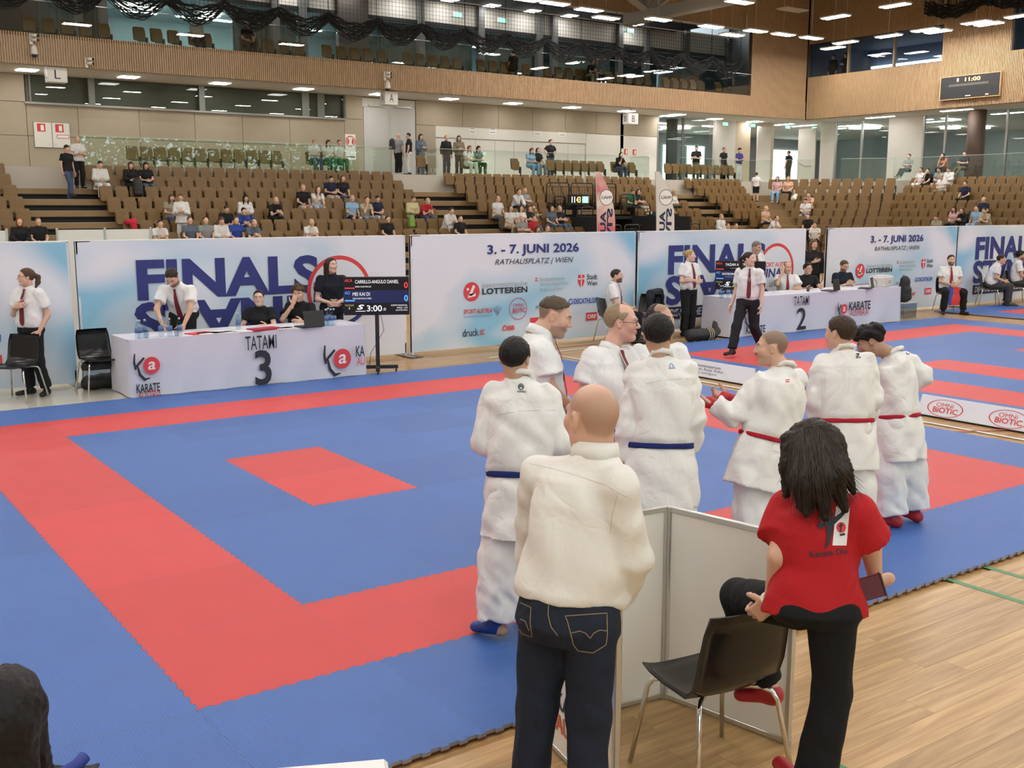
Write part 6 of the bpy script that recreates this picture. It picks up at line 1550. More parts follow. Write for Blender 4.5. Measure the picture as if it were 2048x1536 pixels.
pr = empty('printer', on_table(1770, 573, 9.1) + V3(.0, .1, 0), .35, 'white box-shaped printer on the right end of the TATAMI 2 table', 'printer')
MB().box((0, 0, .11), (.62, .36, .22), bev=.02).build('body', pm('printer_white', (.66, .65, .62), .5), pr); MB().box((0, -.182, .10), (.22, .006, .08)).build('display', PGREY, pr); MB().box((0, 0, .228), (.5, .28, .02), bev=.006).build('lid', pm('printer_lid', (.58, .57, .54), .5), pr)
mic = empty('microphone', on_table(1790, 578, 9.1), 0, 'small gooseneck microphone beside the printer', 'microphone'); MB().lathe([(.05, 0), (.05, .02), (.02, .03)], (0, 0, 0), 12).build('foot', PGREY, mic); MB().tube([(0, 0, .03), (.02, 0, .10), (-.05, 0, .17), (-.10, 0, .18)], .006, 6).build('gooseneck', BLACK, mic)
def blob(name, c, segs, h, mat, lab, cat, noise=.006, mats=None):
    P = np.array([q for s_ in segs for q in (s_[0], s_[1])]); R = max(max(s_[2], s_[3]) for s_ in segs)
    F = Field(P.min(0) - R, P.max(0) + R, h)
    for s_ in segs: F.cone(s_[0], s_[1], s_[2], s_[3], .05)
    V, Q = F.nets(); V = V + noise * np.sin(V[:, [1, 2, 0]] * 35 + 1); V[:, 2] = np.maximum(V[:, 2], 0)
    o = meshobj(name, qmesh(name, V, Q, mat), None, loc=c); return tag(o, lab, cat)
BAG = pm('bag_black', (.014, .014, .016), .6, bump=.2, bscale=30)
p = gz(215, 785, FL); blob('sports_bag', p, [((-.16, .32, .10), (.22, .34, .12), .10, .11)], .02, BAG, 'black sports bag lying behind the empty chair', 'bag')
p = gz(200, 783, FL); ub = blob('shoulder_bag', V3(p[0], p[1], FL + .30), [((-.16, 0, .05), (.16, 0, .05), .07, .07)], .015, BAG, 'small black bag hanging under the empty chair', 'bag')
p = gz(1400, 682, FL); dk = blob('sports_bag', p, [((-.24, .0, .12), (.24, -.05, .12), .12, .12)], .02, BAG, 'black duffel bag with pale stripes on the floor before the blonde referee', 'bag')
for i in range(3): MB().tube([V3(.10 + i * .05, -.045 + .126 * math.cos(a), .12 + .126 * math.sin(a)) for a in np.linspace(math.pi * .6, math.pi * 1.35, 9)], .008, 5).build('stripe', pm('stripe_gold', (.6, .5, .3), .6), dk)
p = gz(1386, 663, FL); blob('sports_bag', p, [((-.12, 0, .14), (.12, 0, .16), .14, .12)], .02, pm('bag_beige', (.50, .44, .33), .8), 'beige cloth bag with a bottle behind the black duffel', 'bag')
p = gz(1440, 672, FL); blob('backpack', p, [((0, 0, .12), (0, .05, .38), .16, .13), ((-.05, -.1, .1), (.1, -.1, .2), .1, .08)], .02, pm('bag_grey', (.10, .10, .10), .7), 'dark grey backpack beside the score screen stand', 'backpack')
p = gz(1806, 634, FL); cr = empty('plastic_crate', p, 0, 'clear plastic crate at the right end of the TATAMI 2 table', 'crate'); CRM = glass('crate_plastic', (.75, .80, .84), 1.4, .1, 1.6)
for sx in (-1, 1): MB().box((sx * .24, 0, .16), (.01, .34, .32)).build('side', CRM, cr)
for sy in (-1, 1): MB().box((0, sy * .17, .16), (.48, .01, .32)).build('side', CRM, cr)
MB().box((0, 0, .33), (.52, .38, .02), bev=.005).build('lid', pm('crate_lid', (.55, .56, .56), .4), cr)
blob('backpack', V3(p[0], p[1], FL + .34), [((0, 0, .13), (0, 0, .48), .14, .11), ((-.02, -.1, .1), (-.02, -.1, .28), .08, .07)], .02, BAG, 'black backpack standing on the plastic crate', 'backpack')
# ---------------------------------------------------------------- feather flags behind the banners
def feather(px0, pxb, depth, label, tint):
    base = gd(pxb, 480, depth); zt = gd(px0, 344, depth); H = zt[2] - FL
    r = empty('feather_flag', (base[0], base[1], FL), 0, label, 'flag'); r.rotation_euler = (0, 0, -CAM_YAW)
    n = 22; L_, R_ = [], []; k = depth / CAM_F; wd = 34 * k
    for i in range(n + 1):
        t = i / n; z = .4 + (H - .4) * t; lx = -wd / 2 + (-.10) * t ** 2; rx = wd / 2 - (wd * .95) * max(0, (t - .45) / .55) ** 2.2
        L_.append((lx, z)); R_.append((max(rx, lx + .02) - .0, z))
    poly_ = L_[::-1] + R_
    m = MB(); ey = np.array([0, 0, 1.])
    m.prism([(x, z) for x, z in (R_ + L_[::-1])], -.006, .006, 0, (np.zeros(3), np.array([1., 0, 0]), ey, np.array([0, -1., 0]))); m.build('sail', tint, r)
    MB().tube([(L_[0][0] - .01, .0, 0)] + [(x - .01, 0, z) for x, z in L_], .015, 6).build('pole', ALU, r); MB().box((L_[0][0], 0, .02), (.5, .5, .04), bev=.01).build('foot', STEEL, r)
    fr = frame_on((0, -.007, 0), (1, 0, 0), (0, -1, 0)); zc = gd(px0, 395, depth)[2] - FL
    flat(ell_poly(-.02, zc, wd * .40, wd * .46), fr, PBLK, r, 'emblem_ring', .002); flat(ell_poly(-.02, zc, wd * .37, wd * .43), fr, PWHT, r, 'emblem_ground', .004)
    text('FINALS', fr, -.02, zc, wd * .6, wd * .17, PBLK, r, flipx=True, off=.006, bold=.02)
    z1 = zc - wd * .62; Lt = 1.9
    text('FINALS', fr, wd * .17, z1 - Lt / 2, Lt, wd * .34, NAVY2, r, rot=-math.pi / 2, flipx=True, off=.004, bold=.04); text('AUSTRIA', fr, -wd * .22, z1 - .10 - Lt / 2, Lt, wd * .34, NAVY2, r, rot=math.pi / 2, flipx=True, off=.004, bold=.04)
    return r
def feather_mat(name, c0, c1):
    m, nt, b = _new(name); tc = nt.nodes.new('ShaderNodeTexCoord'); n = nt.nodes.new('ShaderNodeTexNoise'); n.inputs['Scale'].default_value = .9; rp = nt.nodes.new('ShaderNodeValToRGB'); rp.color_ramp.elements[0].color = (*c0, 1); rp.color_ramp.elements[1].color = (*c1, 1); rp.color_ramp.elements[0].position = .42; rp.color_ramp.elements[1].position = .58
    nt.links.new(tc.outputs['Object'], n.inputs['Vector']); nt.links.new(n.outputs['Fac'], rp.inputs[0]); nt.links.new(rp.outputs[0], b.inputs['Base Color']); b.inputs['Roughness'].default_value = .7; return m
feather(1203, 1213, 34.0, 'pink and white feather flag with mirrored FINALS lettering', feather_mat('flag_pink', (.62, .16, .20), (.72, .66, .62))); feather(1327, 1331, 36.0, 'white feather flag with mirrored FINALS lettering', pm('flag_white', (.66, .66, .64), .7))
# ---------------------------------------------------------------- dressing
from mathutils.bvhtree import BVHTree
import bmesh
FH = nrm(V3(C_FWD[0], C_FWD[1], 0))
def fdir(a, b, c=0.0): return nrm(C_RGT * a + FH * b + V3(0, 0, c))      # direction from picture-right / away parts
def rz_of(d): return math.atan2(-d[0], d[1])
GIW = (.80, .79, .78); SHW = (.80, .80, .81); BLK = (.012, .012, .014)
def stripm(name, pts, w, th, mat, root, base, n=None):
    """flat ribbon along points (tie, lapel, strap) facing direction n"""
    P = [np.asarray(p, float) for p in pts]; V = []; F = []
    for i, p in enumerate(P):
        t = nrm(P[min(i + 1, len(P) - 1)] - P[max(i - 1, 0)]); s_ = nrm(np.cross(t, n)); ww = w[i] if hasattr(w, '__len__') else w
        V += [p - s_ * ww - base, p + s_ * ww - base, p + s_ * ww + n * th - base, p - s_ * ww + n * th - base]
    for i in range(len(P) - 1):
        a = i * 4
        for k in range(4): F.append([a + k, a + (k + 1) % 4, a + 4 + (k + 1) % 4, a + 4 + k])
    F += [[0, 3, 2, 1], [len(V) - 4, len(V) - 3, len(V) - 2, len(V) - 1]]
    return MB().add(V, F).build(name, mat, root)
TIEM = pm('tie_burgundy', (.16, .012, .022), .6); TIER = pm('tie_red', (.30, .015, .03), .6)
def tie(J, root, base, w=1.0, belly=0.0, loose=.012, mat=None, end=.08):
    s = J['s']; ex, ey, ez, L = tframe(J); pts, ww = [], []
    S = [1.0, .93, .80, .60, .40, .22, end + .05, end]; ry = np.interp(S, [-.05, .06, .15, .40, .68, .83, .92, 1.02], [.115, .12, .138, .132, .126, .10, .074, .056])
    for t, r in zip(S, ry): pts.append(J['pel'] + ez * t * L + ey * (r * w * s + loose + .012 + belly * s * (1.4 if t < .6 else .3)))
    return stripm('tie', pts, [.018 * s, .014 * s, .022 * s, .030 * s, .034 * s, .038 * s, .03 * s, .004], .006, mat or TIEM, root, base, ey)
def lanyard(J, root, base, w=1.0, belly=0.0):
    s = J['s']; ex, ey, ez, L = tframe(J); P = []
    for t, sx in ((.97, -.05), (.85, -.04), (.68, -.01), (.60, .0), (.68, .01), (.85, .04), (.97, .05)):
        r = np.interp(t, [.40, .68, .83, .92, 1.02], [.132, .126, .10, .074, .056]); P.append(J['pel'] + ez * t * L + ex * sx * s + ey * (r * w * s + .034 + belly * s * .4) - base)
    MB().tube(P, .003 * s, 5, cap=False).build('whistle_cord', PAPER, root)
def glasses(J, root, base, mat=None, big=1.0):
    O, r, f, u, s = hframe(J); T = lambda x, y, z: O + s * (r * x + f * y + u * z) - base
    m = MB()
    for q in (-1, 1):
        m.tube([T(q * .033 + .024 * big * math.cos(a), .100 - .004 * abs(math.cos(a)), .006 + .019 * big * math.sin(a)) for a in np.linspace(0, 2 * math.pi, 17)[:-1]], .0018 * s, 5, closed=True)
        m.tube([T(q * .058, .095, .010), T(q * .076, .05, .012), T(q * .080, -.01, .010)], .0018 * s, 5)
    m.tube([T(-.010, .101, .010), T(0, .104, .013), T(.010, .101, .010)], .0018 * s, 5)
    m.build('glasses', mat or BLACK, root)
def dress(J, base, label, h=.012, hh=.005, body=.018, group=None, skin=(.66, .41, .30), hair=('short', (.05, .035, .025)), top=None, bottom=('trousers', BLK, 1.95), shoes=BLK, w=1.0, seed=1, hands=(.5, .5), head=None, belt=None, tie_=None, gl=None, hand_h=.006, cord=False, belly=0.0, feet=True, bw=None):
    o = person_body(J, base, label, group, skin, body, hh, hand_h, w, hands, feet, **(head or {}))
    if top:
        kind, col = top[0], top[1]; kw = dict(top[2]) if len(top) > 2 else {}; kw.setdefault('seed', seed); kw.setdefault('w', w); kw.setdefault('belly', belly)
        nm = {'gi': 'gi_jacket', 'tucked': 'shirt'}.get(kind, 'top'); V, Q = top_mesh(J, h, kind, **kw); o_top = part(nm, (V, Q), CLOTH, o, col, base); o['_t'] = 0
        TOPS[o.name] = (V, Q); del o['_t']
    if bottom:
        kw = dict(bottom[3]) if len(bottom) > 3 else {}; kw.setdefault('w', bw or w)
        VQ = pants_mesh(J, h, bottom[0], bottom[2], seed=seed + 11, **kw); part('trousers' if bottom[0] != 'shorts' else 'shorts', VQ, CLOTH, o, bottom[1], base); BOTS[o.name] = VQ
    if shoes is not None:
        for sd in 'LR': part('shoe', shoe_mesh(J, sd, max(h, .009)), LEATH, o, shoes, base)
    if hair: part('hair', hair_mesh(J, hh * 1.25, hair[0], seed, *(hair[2:] if len(hair) > 2 else ())), hairmat(), o, hair[1], base)
    if belt: part('belt', band_mesh(J, .008, belt[1], belt[2], belt[3], w), CLOTH, o, belt[0], base)
    if tie_: tie(J, o, base, w, belly, mat=tie_ if tie_ is not True else None)
    if cord: lanyard(J, o, base, w, belly)
    if gl: glasses(J, o, base, gl if gl is not True else None)
    if top and top[0] == 'tucked':
        ex, ey, ez, L = tframe(J); s = J['s'] * J.get('nk', 1.0); ax = nrm(nrm(J['head'] - J['neck']) + ez); fx = nrm(J['fd'] - ax * (J['fd'] @ ax)); sx = np.cross(fx, ax); c0 = J['neck'] + ax * .012 * s
        V, F = [], []; n = 26
        for k, (r, z) in enumerate(((.064, .036), (.069, .038), (.080, -.012), (.076, -.014))):
            for i in range(n):
                a = .16 + (2 * math.pi - .32) * i / (n - 1); dn = (.034 if k >= 2 else .018) * max(0, math.cos(a)) ** 2
                V.append(c0 + s * (sx * r * math.sin(a) + fx * r * 1.05 * math.cos(a) + ax * (z - dn)) - base)
        for k in range(4):
            for i in range(n - 1): F.append([k * n + i, k * n + i + 1, ((k + 1) % 4) * n + i + 1, ((k + 1) % 4) * n + i])
        co = MB().add(V, F, 0, True).build('collar', CLOTH, o); co.color = (*top[1], 1)
    return o
TOPS, BOTS = {}, {}
def decal(root, base, VQ, mesh2d, pxbox, mat, name, off=.003, cuts=0):
    """print conformed to a garment: flat shapes (x, y in 0..1 of a pixel box) laid on the cloth seen there"""
    bv = VQ[2] if len(VQ) > 2 else BVHTree.FromPolygons([tuple(v) for v in VQ[0]], [tuple(int(i) for i in q) for q in VQ[1]])
    bm = bmesh.new(); vs = [bm.verts.new((*p, 0)) for p in mesh2d[0]]
    for f_ in mesh2d[1]:
        try: bm.faces.new([vs[i] for i in f_])
        except ValueError: pass
    if cuts:
        bmesh.ops.triangulate(bm, faces=bm.faces[:]); bmesh.ops.subdivide_edges(bm, edges=bm.edges[:], cuts=cuts, use_grid_fill=True)
    (xa, ya), (xb, yb), (xc, yc) = pxbox          # origin (0,0), end of x, end of y
    for v in bm.verts:
        px = xa + (xb - xa) * v.co.x + (xc - xa) * v.co.y; py = ya + (yb - ya) * v.co.x + (yc - ya) * v.co.y
        d = Vector(ray(px, py)).normalized(); hit = bv.ray_cast(Vector(CAM_P), d)
        if hit[0] is None: v.co = (0, 0, -99); continue
        v.co = hit[0] - d * off - Vector(base)
    bmesh.ops.delete(bm, geom=[v for v in bm.verts if v.co.z < -50], context='VERTS')
    me = bpy.data.meshes.new(name); bm.to_mesh(me); bm.free(); me.materials.append(mat); return meshobj(name, me, root)
def poly2d(p): return [tuple(q) for q in p], [list(range(len(p)))]
def text2d(t, bold=0.0, shear=0.0):
    o = text(t, (np.zeros(3), V3(1, 0, 0), V3(0, 1, 0), V3(0, 0, 1)), .5, .5, 1, 1, PBLK, None, bold=bold, shear=shear)
    me = o.data; r = [(v.co.x, v.co.y) for v in me.vertices], [list(p.vertices) for p in me.polygons]; bpy.data.objects.remove(o); bpy.data.meshes.remove(me); return r
def bvh(VQ): return (VQ[0], VQ[1], BVHTree.FromPolygons([tuple(v) for v in VQ[0]], [tuple(int(i) for i in q) for q in VQ[1]]))
def PJ(k0, s, fd, **jj):
    """joints of a figure from the pixels where the photo shows them and their distance"""
    J = {n: gd(v[0], v[1], k0 + (v[2] if len(v) > 2 else 0)) for n, v in jj.items()}; J['s'] = s; J['fd'] = fd; return J
def ground_at(J): c = (J['anL'] + J['anR']) / 2; return V3(c[0], c[1], 0.0)

# ---- bald man in the white shirt
J = PJ(3.95, 1.06, fdir(-.22, 1), head=(1184, 838), neck=(1190, 915), shL=(1080, 948, .10), shR=(1238, 972, -.12), elL=(1066, 1110, .30), wrL=(1130, 1185, .38), elR=(1258, 1118, -.05), wrR=(1240, 1190, .16),
    pel=(1137, 1232), hipL=(1092, 1240, .05), hipR=(1180, 1250, -.05), knL=(1076, 1410, .06), knR=(1178, 1425, -.04), anL=(1052, 1622, .05), anR=(1172, 1636, -.05), toeL=(1030, 1610, .28), toeR=(1165, 1630, .2))
J['hf'] = fdir(-.55, 1); J['hs'] = 1.06; J['nk'] = 1.12; base = ground_at(J); base[2] = FL
o = dress(J, base, 'bald man in a white long-sleeved shirt and dark jeans standing with his back turned', h=.0085, hh=.0045, skin=(.70, .42, .30), hair=None, head=dict(buzz=(.14, .10, .075, .38)),
    top=('tucked', (.80, .77, .72), dict(sleeve=1.86, hem=.095, loose=.014, fold=.008, w=1.04, sl_r=1.0)), bottom=('jeans', (.013, .017, .030), 1.97, dict(fold=.005, w=1.04, loose=.008, top=.17)), w=1.03, seed=4)
bj = bvh(BOTS[o.name]); STI = pm('jeans_stitch', (.30, .21, .11), .8); S2 = lambda pts, w=.012: poly2d(stroke(pts, w))
for pts in (((1134, 1240), (1140, 1262), (1147, 1290), (1156, 1302), (1186, 1306), (1212, 1290), (1215, 1270), (1214, 1226), (1130, 1232), (1134, 1240)), ((1143, 1266), (1160, 1262), (1172, 1267), (1180, 1277), (1188, 1266), (1200, 1260), (1214, 1262)),
        ((1040, 1205), (1062, 1215), (1060, 1245), (1064, 1274), (1044, 1268), (1038, 1258)), ((1040, 1238), (1050, 1242), (1058, 1262)), ((1040, 1168), (1062, 1190), (1100, 1206), (1160, 1209), (1225, 1204)), ((1098, 1185), (1096, 1230), (1102, 1254), (1116, 1272))):
    n_ = []; P_ = np.array(pts, float)
    for a, b in zip(P_[:-1], P_[1:]): n_ += [a + (b - a) * t for t in np.linspace(0, 1, 5)[:-1]]
    n_.append(P_[-1]); decal(o, base, bj, ([tuple(p) for p in stroke(n_, .8)], [[i, i + 1, 2 * len(n_) - 2 - i, 2 * len(n_) - 1 - i] for i in range(len(n_) - 1)]), ((0, 0), (1, 0), (0, 1)), STI, 'stitching', .0025)
decal(o, base, bj, poly2d(rect(0, 0, 1, 1)), ((1153, 1198), (1206, 1200), (1153, 1190)), pm('leather_patch', (.28, .15, .07), .6), 'leather_patch', .003, 3)
SEAM = pm('seam_grey', (.55, .53, .50), .9); tb_ = bvh(TOPS[o.name])
def seam(o, base, B_, *pts): dstroke(o, base, B_, pts, .55, SEAM, 'seam', .0015)
def dstroke(root, base, B_, pts, w, mat, name, off=.004):
    n_ = []; P_ = np.array(pts, float)
    for a, b in zip(P_[:-1], P_[1:]): n_ += [a + (b - a) * t for t in np.linspace(0, 1, 5)[:-1]]
    n_.append(P_[-1]); W = np.interp(np.linspace(0, 1, len(n_)), np.linspace(0, 1, len(w)), w) if hasattr(w, '__len__') else w
    s_ = stroke(n_, W); N_ = len(n_); decal(root, base, B_, (s_, [[i, i + 1, 2 * N_ - 2 - i, 2 * N_ - 1 - i] for i in range(N_ - 1)]), ((0, 0), (1, 0), (0, 1)), mat, name, off)
seam(o, base, tb_, (1050, 925), (1095, 935), (1145, 948), (1210, 970), (1262, 1000)); seam(o, base, tb_, (1236, 985), (1224, 1030), (1220, 1068))
# ---- woman in the red t-shirt, one leg raised, holding the chair
J = PJ(4.02, .97, fdir(-.30, 1), head=(1624, 905), neck=(1640, 992), shL=(1578, 1020, .06), shR=(1712, 1030, -.06), elL=(1556, 1112, -.03), wrL=(1541, 1206, .10), elR=(1742, 1098, .02), wrR=(1752, 1166, .10),
    pel=(1628, 1210), hipL=(1592, 1212, .10), hipR=(1664, 1222, -.04), knL=(1476, 1192, .52), knR=(1664, 1385, .0), anL=(1530, 1368, .60), anR=(1626, 1572, .02), toeL=(1492, 1394, .64), toeR=(1566, 1536, .24))
J['hf'] = fdir(-.75, 1, -.15); J['fingL'] = nrm(V3(0, 0, -1) + fdir(-.2, .2)); J['palmL'] = fdir(.3, .9); J['fingR'] = fdir(-.85, -.1, -.25); J['palmR'] = nrm(fdir(0, .6) + V3(0, 0, .5)); base = ground_at(J); base[2] = FL
RDT = (.44, .012, .018)
o = dress(J, base, 'long-haired woman in a red printed t-shirt lifting one leg, hand on the chair', h=.008, hh=.0045, hand_h=.0042, skin=(.66, .40, .29), hair=None,
    top=('tee', RDT, dict(sleeve=.66, hem=-.07, loose=.018, fold=.0045, female=True, w=1.0, sl_r=1.15, collar=True)), bottom=('flare', (.006, .006, .007), 1.95, dict(fold=.003, w=1.08, loose=.006)), shoes=(.42, .02, .03), w=1.02, seed=9, hands=(.95, .75))
# hair: a body of hair and single strands falling over the back
Oh, hr, hf_, hu, hs = hframe(J); Th = lambda x, y, z: Oh + hs * (hr * x + hf_ * y + hu * z)
F = Field(Oh - V3(.28, .28, .46), Oh + V3(.26, .26, .18), .0065); Rh = np.array([hr, hf_, hu])
F.ell(Th(0, -.012, .034), np.array([.092, .116, .100]) * hs, Rh, 0.0); F.box(Th(0, .14, -.03), np.array([.2, .07, .09]) * hs, Rh, .02, .02, 's')
hair_paths = [((1580, 880), (1578, 935), (1572, 990), -.02, .034), ((1600, 900), (1602, 960), (1600, 1010), -.09, .042), ((1628, 900), (1640, 960), (1650, 1035), -.12, .046), ((1655, 890), (1668, 950), (1690, 1020), -.10, .042), ((1668, 885), (1685, 940), (1708, 985), -.05, .034), ((1615, 930), (1620, 980), (1612, 1030), -.10, .034)]
for a, b, c, dk, r in hair_paths:
    A, B, C_ = gd(*a, 4.0 + dk * .6), gd(*b, 3.98 + dk), gd(*c, 3.96 + dk); F.cone(A, B, r, r * .95, .03); F.cone(B, C_, r * .95, r * .35, .03)
fl = folds(3, .004, .025, (1.5, 1.5, .12)); g_ = [F.ax[0][:, None, None], F.ax[1][None, :, None], F.ax[2][None, None, :]]; F.D += np.where(np.abs(F.D) < .03, fl(*g_), 0).astype(np.float32)
VH = F.nets(); HBR = (.020, .011, .007); ho = part('hair', VH, hairmat(), o, HBR, base)
bh = bvh(VH); rr = random.Random(5); m = MB(); st = pm('hair_strand', (.022, .012, .008), .4)
for i in range(150):
    t = rr.random(); x0 = 1583 + 78 * t; y0 = 842 + 55 * abs(t - .5) ** 1.2 * 2; x3 = 1562 + 158 * t + rr.uniform(-14, 14); y3 = 985 + 45 * math.sin(t * 3.1) + rr.uniform(-25, 22); P_ = []
    for q in np.linspace(0, 1, 9):
        px = x0 + (x3 - x0) * q ** 1.5 + 3 * math.sin(q * 5 + i); py = y0 + (y3 - y0) * q; d = Vector(ray(px, py)).normalized(); hit = bh[2].ray_cast(Vector(CAM_P), d)
        k = hit[3] if hit[0] is not None else None
        if k is None: k = last + .006 if P_ else 4.0
        last = k; P_.append(CAM_P + np.array(d) * (k - .004) - base)
    m.tube(P_, [.0014] * 7 + [.0010, .0004], 4, cap=False)
so = m.build('hair_strands', st, ho); so['kind'] = 'stuff'
bt = bvh(TOPS[o.name]); BX = lambda x0, y0, x1, y1: ((x0, y1), (x1, y1), (x0, y0))
decal(o, base, bt, poly2d(rect(0, 0, 1, 1)), ((1665, 1091), (1693, 1091), (1672, 1013)), pm('print_white', (.82, .82, .84), .7), 'print_panel', .003, 4)
for pts, w in ((((1660, 1050), (1659, 1070), (1656, 1087), (1650, 1096)), (7, 4.5, 3.5, 1.5)), (((1649, 1045), (1658, 1044), (1667, 1046)), (8, 9, 7)), (((1663, 1046), (1680, 1032), (1699, 1014)), (6, 4.5, 1.5)), (((1656, 1037), (1664, 1031), (1668, 1026)), (4, 2.5, 1.5))): dstroke(o, base, bt, pts, w, PBLK, 'print_figure', .0045)
decal(o, base, bt, poly2d(ell_poly(.5, .5, .5, .5, 20)), BX(1636, 1028, 1648, 1042), PBLK, 'print_figure', .0045); decal(o, base, bt, poly2d(ell_poly(.5, .5, .5, .5, 20)), BX(1636, 1044, 1648, 1058), PBLK, 'print_figure', .0045); decal(o, base, bt, poly2d(ell_poly(.5, .5, .5, .5, 24)), BX(1673, 1044, 1692, 1066), PRED, 'print_disc', .0045, 2)
dstroke(o, base, bt, ((1682, 1046), (1681, 1064)), 1.3, PBLK, 'print_glyph', .006); dstroke(o, base, bt, ((1677, 1052), (1687, 1050)), 1.2, PBLK, 'print_glyph', .006); dstroke(o, base, bt, ((1680, 1070), (1690, 1068)), 2.2, PBLK, 'print_glyph', .006)
decal(o, base, bt, text2d('Karate Do', .01), ((1620, 1116), (1696, 1108), (1618, 1103)), PBLK, 'lettering', .004); decal(o, base, bt, text2d('S', .0), ((1651, 1013), (1660, 1011), (1651, 1000)), PBLK, 'lettering', .004)
# wrist band and wallet
wb_ = J['wrL']; ax = nrm(J['elL'] - J['wrL']); u_ = nrm(np.cross(ax, V3(0, 0, 1) + .2)); v_ = np.cross(ax, u_)
MB().tube([wb_ + ax * .02 + (u_ * math.cos(a) + v_ * math.sin(a)) * .034 - base for a in np.linspace(0, 6.283, 20)[:-1]], .008, 6, closed=True).build('wrist_band', pm('band_white', (.8, .8, .78), .5), o)
pw = gd(1733, 1177, 4.00); wl = empty('wallet', pw, 0, 'dark burgundy wallet in the right hand of the woman in red', 'wallet')
ex_ = nrm(C_RGT * .92 + C_UP * .28 - C_FWD * .1); ez_ = nrm(np.cross(ex_, C_UP) * .6 + C_UP * .0 - C_FWD * .6); ez_ = nrm(ez_ - ex_ * (ez_ @ ex_)); ey_ = np.cross(ez_, ex_); R = np.stack([ex_, ey_, ez_], 1)
MB().box((0, 0, 0), (.128, .088, .020), R=R, bev=.005).build('case', pm('wallet_burgundy', (.10, .012, .022), .45), wl); MB().box(R @ V3(.060, 0, 0), (.010, .090, .024), R=R, bev=.003).build('zip', pm('zip_dark', (.03, .01, .012), .4), wl)
# ---- athletes in white on the near edge of the mat
GI = lambda col=GIW, **k: ('gi', col, dict(dict(sleeve=1.85, hem=-.60, fold=.010, loose=.016), **k)); GP = ('gi', GIW, 1.93, dict(fold=.009))
NBL, RBL = (.012, .022, .14), (.40, .012, .03)
BKS = (.012, .010, .010)
def gi(J, lab, belt, seed, hair, head=None, shoes=None, hands=(.6, .6), skin=(.66, .41, .30), h=.0105, hem=-.60, w=1.0):
    base = ground_at(J); base[2] = 0
    o = dress(J, base, lab, h=h, hh=.0055, skin=skin, hair=hair, head=head, top=GI(hem=hem), bottom=GP, shoes=shoes, belt=(belt, .055, .115, .030), seed=seed, hands=hands, w=w)
    ex, ey, ez, L = tframe(J); s = J['s']   # lapel band around the neck and down the front, belt ends
    nb = J['neck'] + ez * .01
    pts = [nb + ex * a * s + ey * b * s + ez * c * s for a, b, c in ((.05, .12, -.20), (.062, .085, -.09), (.070, .03, -.0), (.05, -.045, .045), (0, -.066, .052), (-.05, -.045, .045), (-.070, .03, -.0), (-.062, .085, -.09), (-.05, .12, -.20))]
    m = MB().tube([p - base for p in pts], .017 * s, 6, cap=True); cb = m.build('collar_band', CLOTH, o); cb.color = (*GIW, 1)
    f0 = J['pel'] + ez * .085 * L + ey * (.155 * s + .02)
    for q in (-1, 1): stripm('belt_end', [f0, f0 + ex * .05 * q * s - ez * .06 * s + ey * .01, f0 + ex * .07 * q * s - ez * .24 * s + ey * .0], .02 * s, .006, pm('belt_cloth_%d' % (belt[0] > .1), belt, .8), o, base, ey)
    return o, base
J = PJ(6.05, .985, fdir(.0, 1), head=(1030, 718), neck=(1042, 764), shL=(990, 788, .04), shR=(1092, 792, .0), elL=(968, 882, .02), wrL=(1012, 905, .28), elR=(1118, 888, -.02), wrR=(1075, 908, .26), pel=(1042, 962), hipL=(1014, 972), hipR=(1072, 976), knL=(1000, 1118), knR=(1078, 1120, .05), anL=(994, 1248), anR=(1072, 1238, .12), toeL=(952, 1258, .10), toeR=(1040, 1240, .28))
J['hf'] = fdir(.25, 1, -.12)
o, base = gi(J, 'blue-belted athlete in a white karate suit with blue foot guards', NBL, 21, ('short', BKS, .016), shoes=None, skin=(.56, .34, .23))
for sd in 'LR':
    a_, t_2 = J['an' + sd], J['toe' + sd]; F = Field(np.minimum(a_, t_2) - .12, np.maximum(a_, t_2) + .12, .008); F.cone(a_ + (t_2 - a_) * .25 + V3(0, 0, -.005), t_2 + V3(0, 0, .015), .050, .036, .02, sq=(V3(0, 0, 1), .85)); F.cone(a_ - V3(0, 0, .015), a_ + V3(0, 0, .02), .046, .044, .02); VQ = F.nets(); part('foot_guard', VQ, LEATH, o, (.012, .05, .25), base)
b1 = bvh(TOPS[o.name]); seam(o, base, b1, (985, 832), (1040, 822), (1112, 820)); decal(o, base, b1, poly2d(ring_poly(.5, .5, .36, .5, 0, 6.283, 30)), BX(1036, 767, 1048, 780), PBLK, 'emblem', .003); dstroke(o, base, b1, ((1038, 774), (1042, 771), (1046, 775)), 1.2, PBLK, 'emblem'); decal(o, base, b1, text2d('TOKAIDO', .03), BX(1034, 781, 1053, 785), PBLK, 'lettering', .003)
J = PJ(6.60, 1.03, fdir(.10, 1), head=(1316, 671), neck=(1323, 722), shL=(1276, 744, .03), shR=(1370, 742, .0), elL=(1257, 850, .02), wrL=(1252, 936, .05), elR=(1386, 838, .0), wrR=(1376, 905, .12), pel=(1320, 905), hipL=(1294, 915), hipR=(1348, 915), knL=(1292, 1052), knR=(1350, 1052), anL=(1290, 1172), anR=(1352, 1172), toeL=(1282, 1165, .2), toeR=(1366, 1165, .2))
J['hf'] = fdir(.15, 1, -.12)
o, base = gi(J, 'blue-belted athlete in a white karate suit hiding a balding referee', NBL, 22, ('short', BKS, .020), shoes=(.012, .05, .25), skin=(.52, .31, .21))
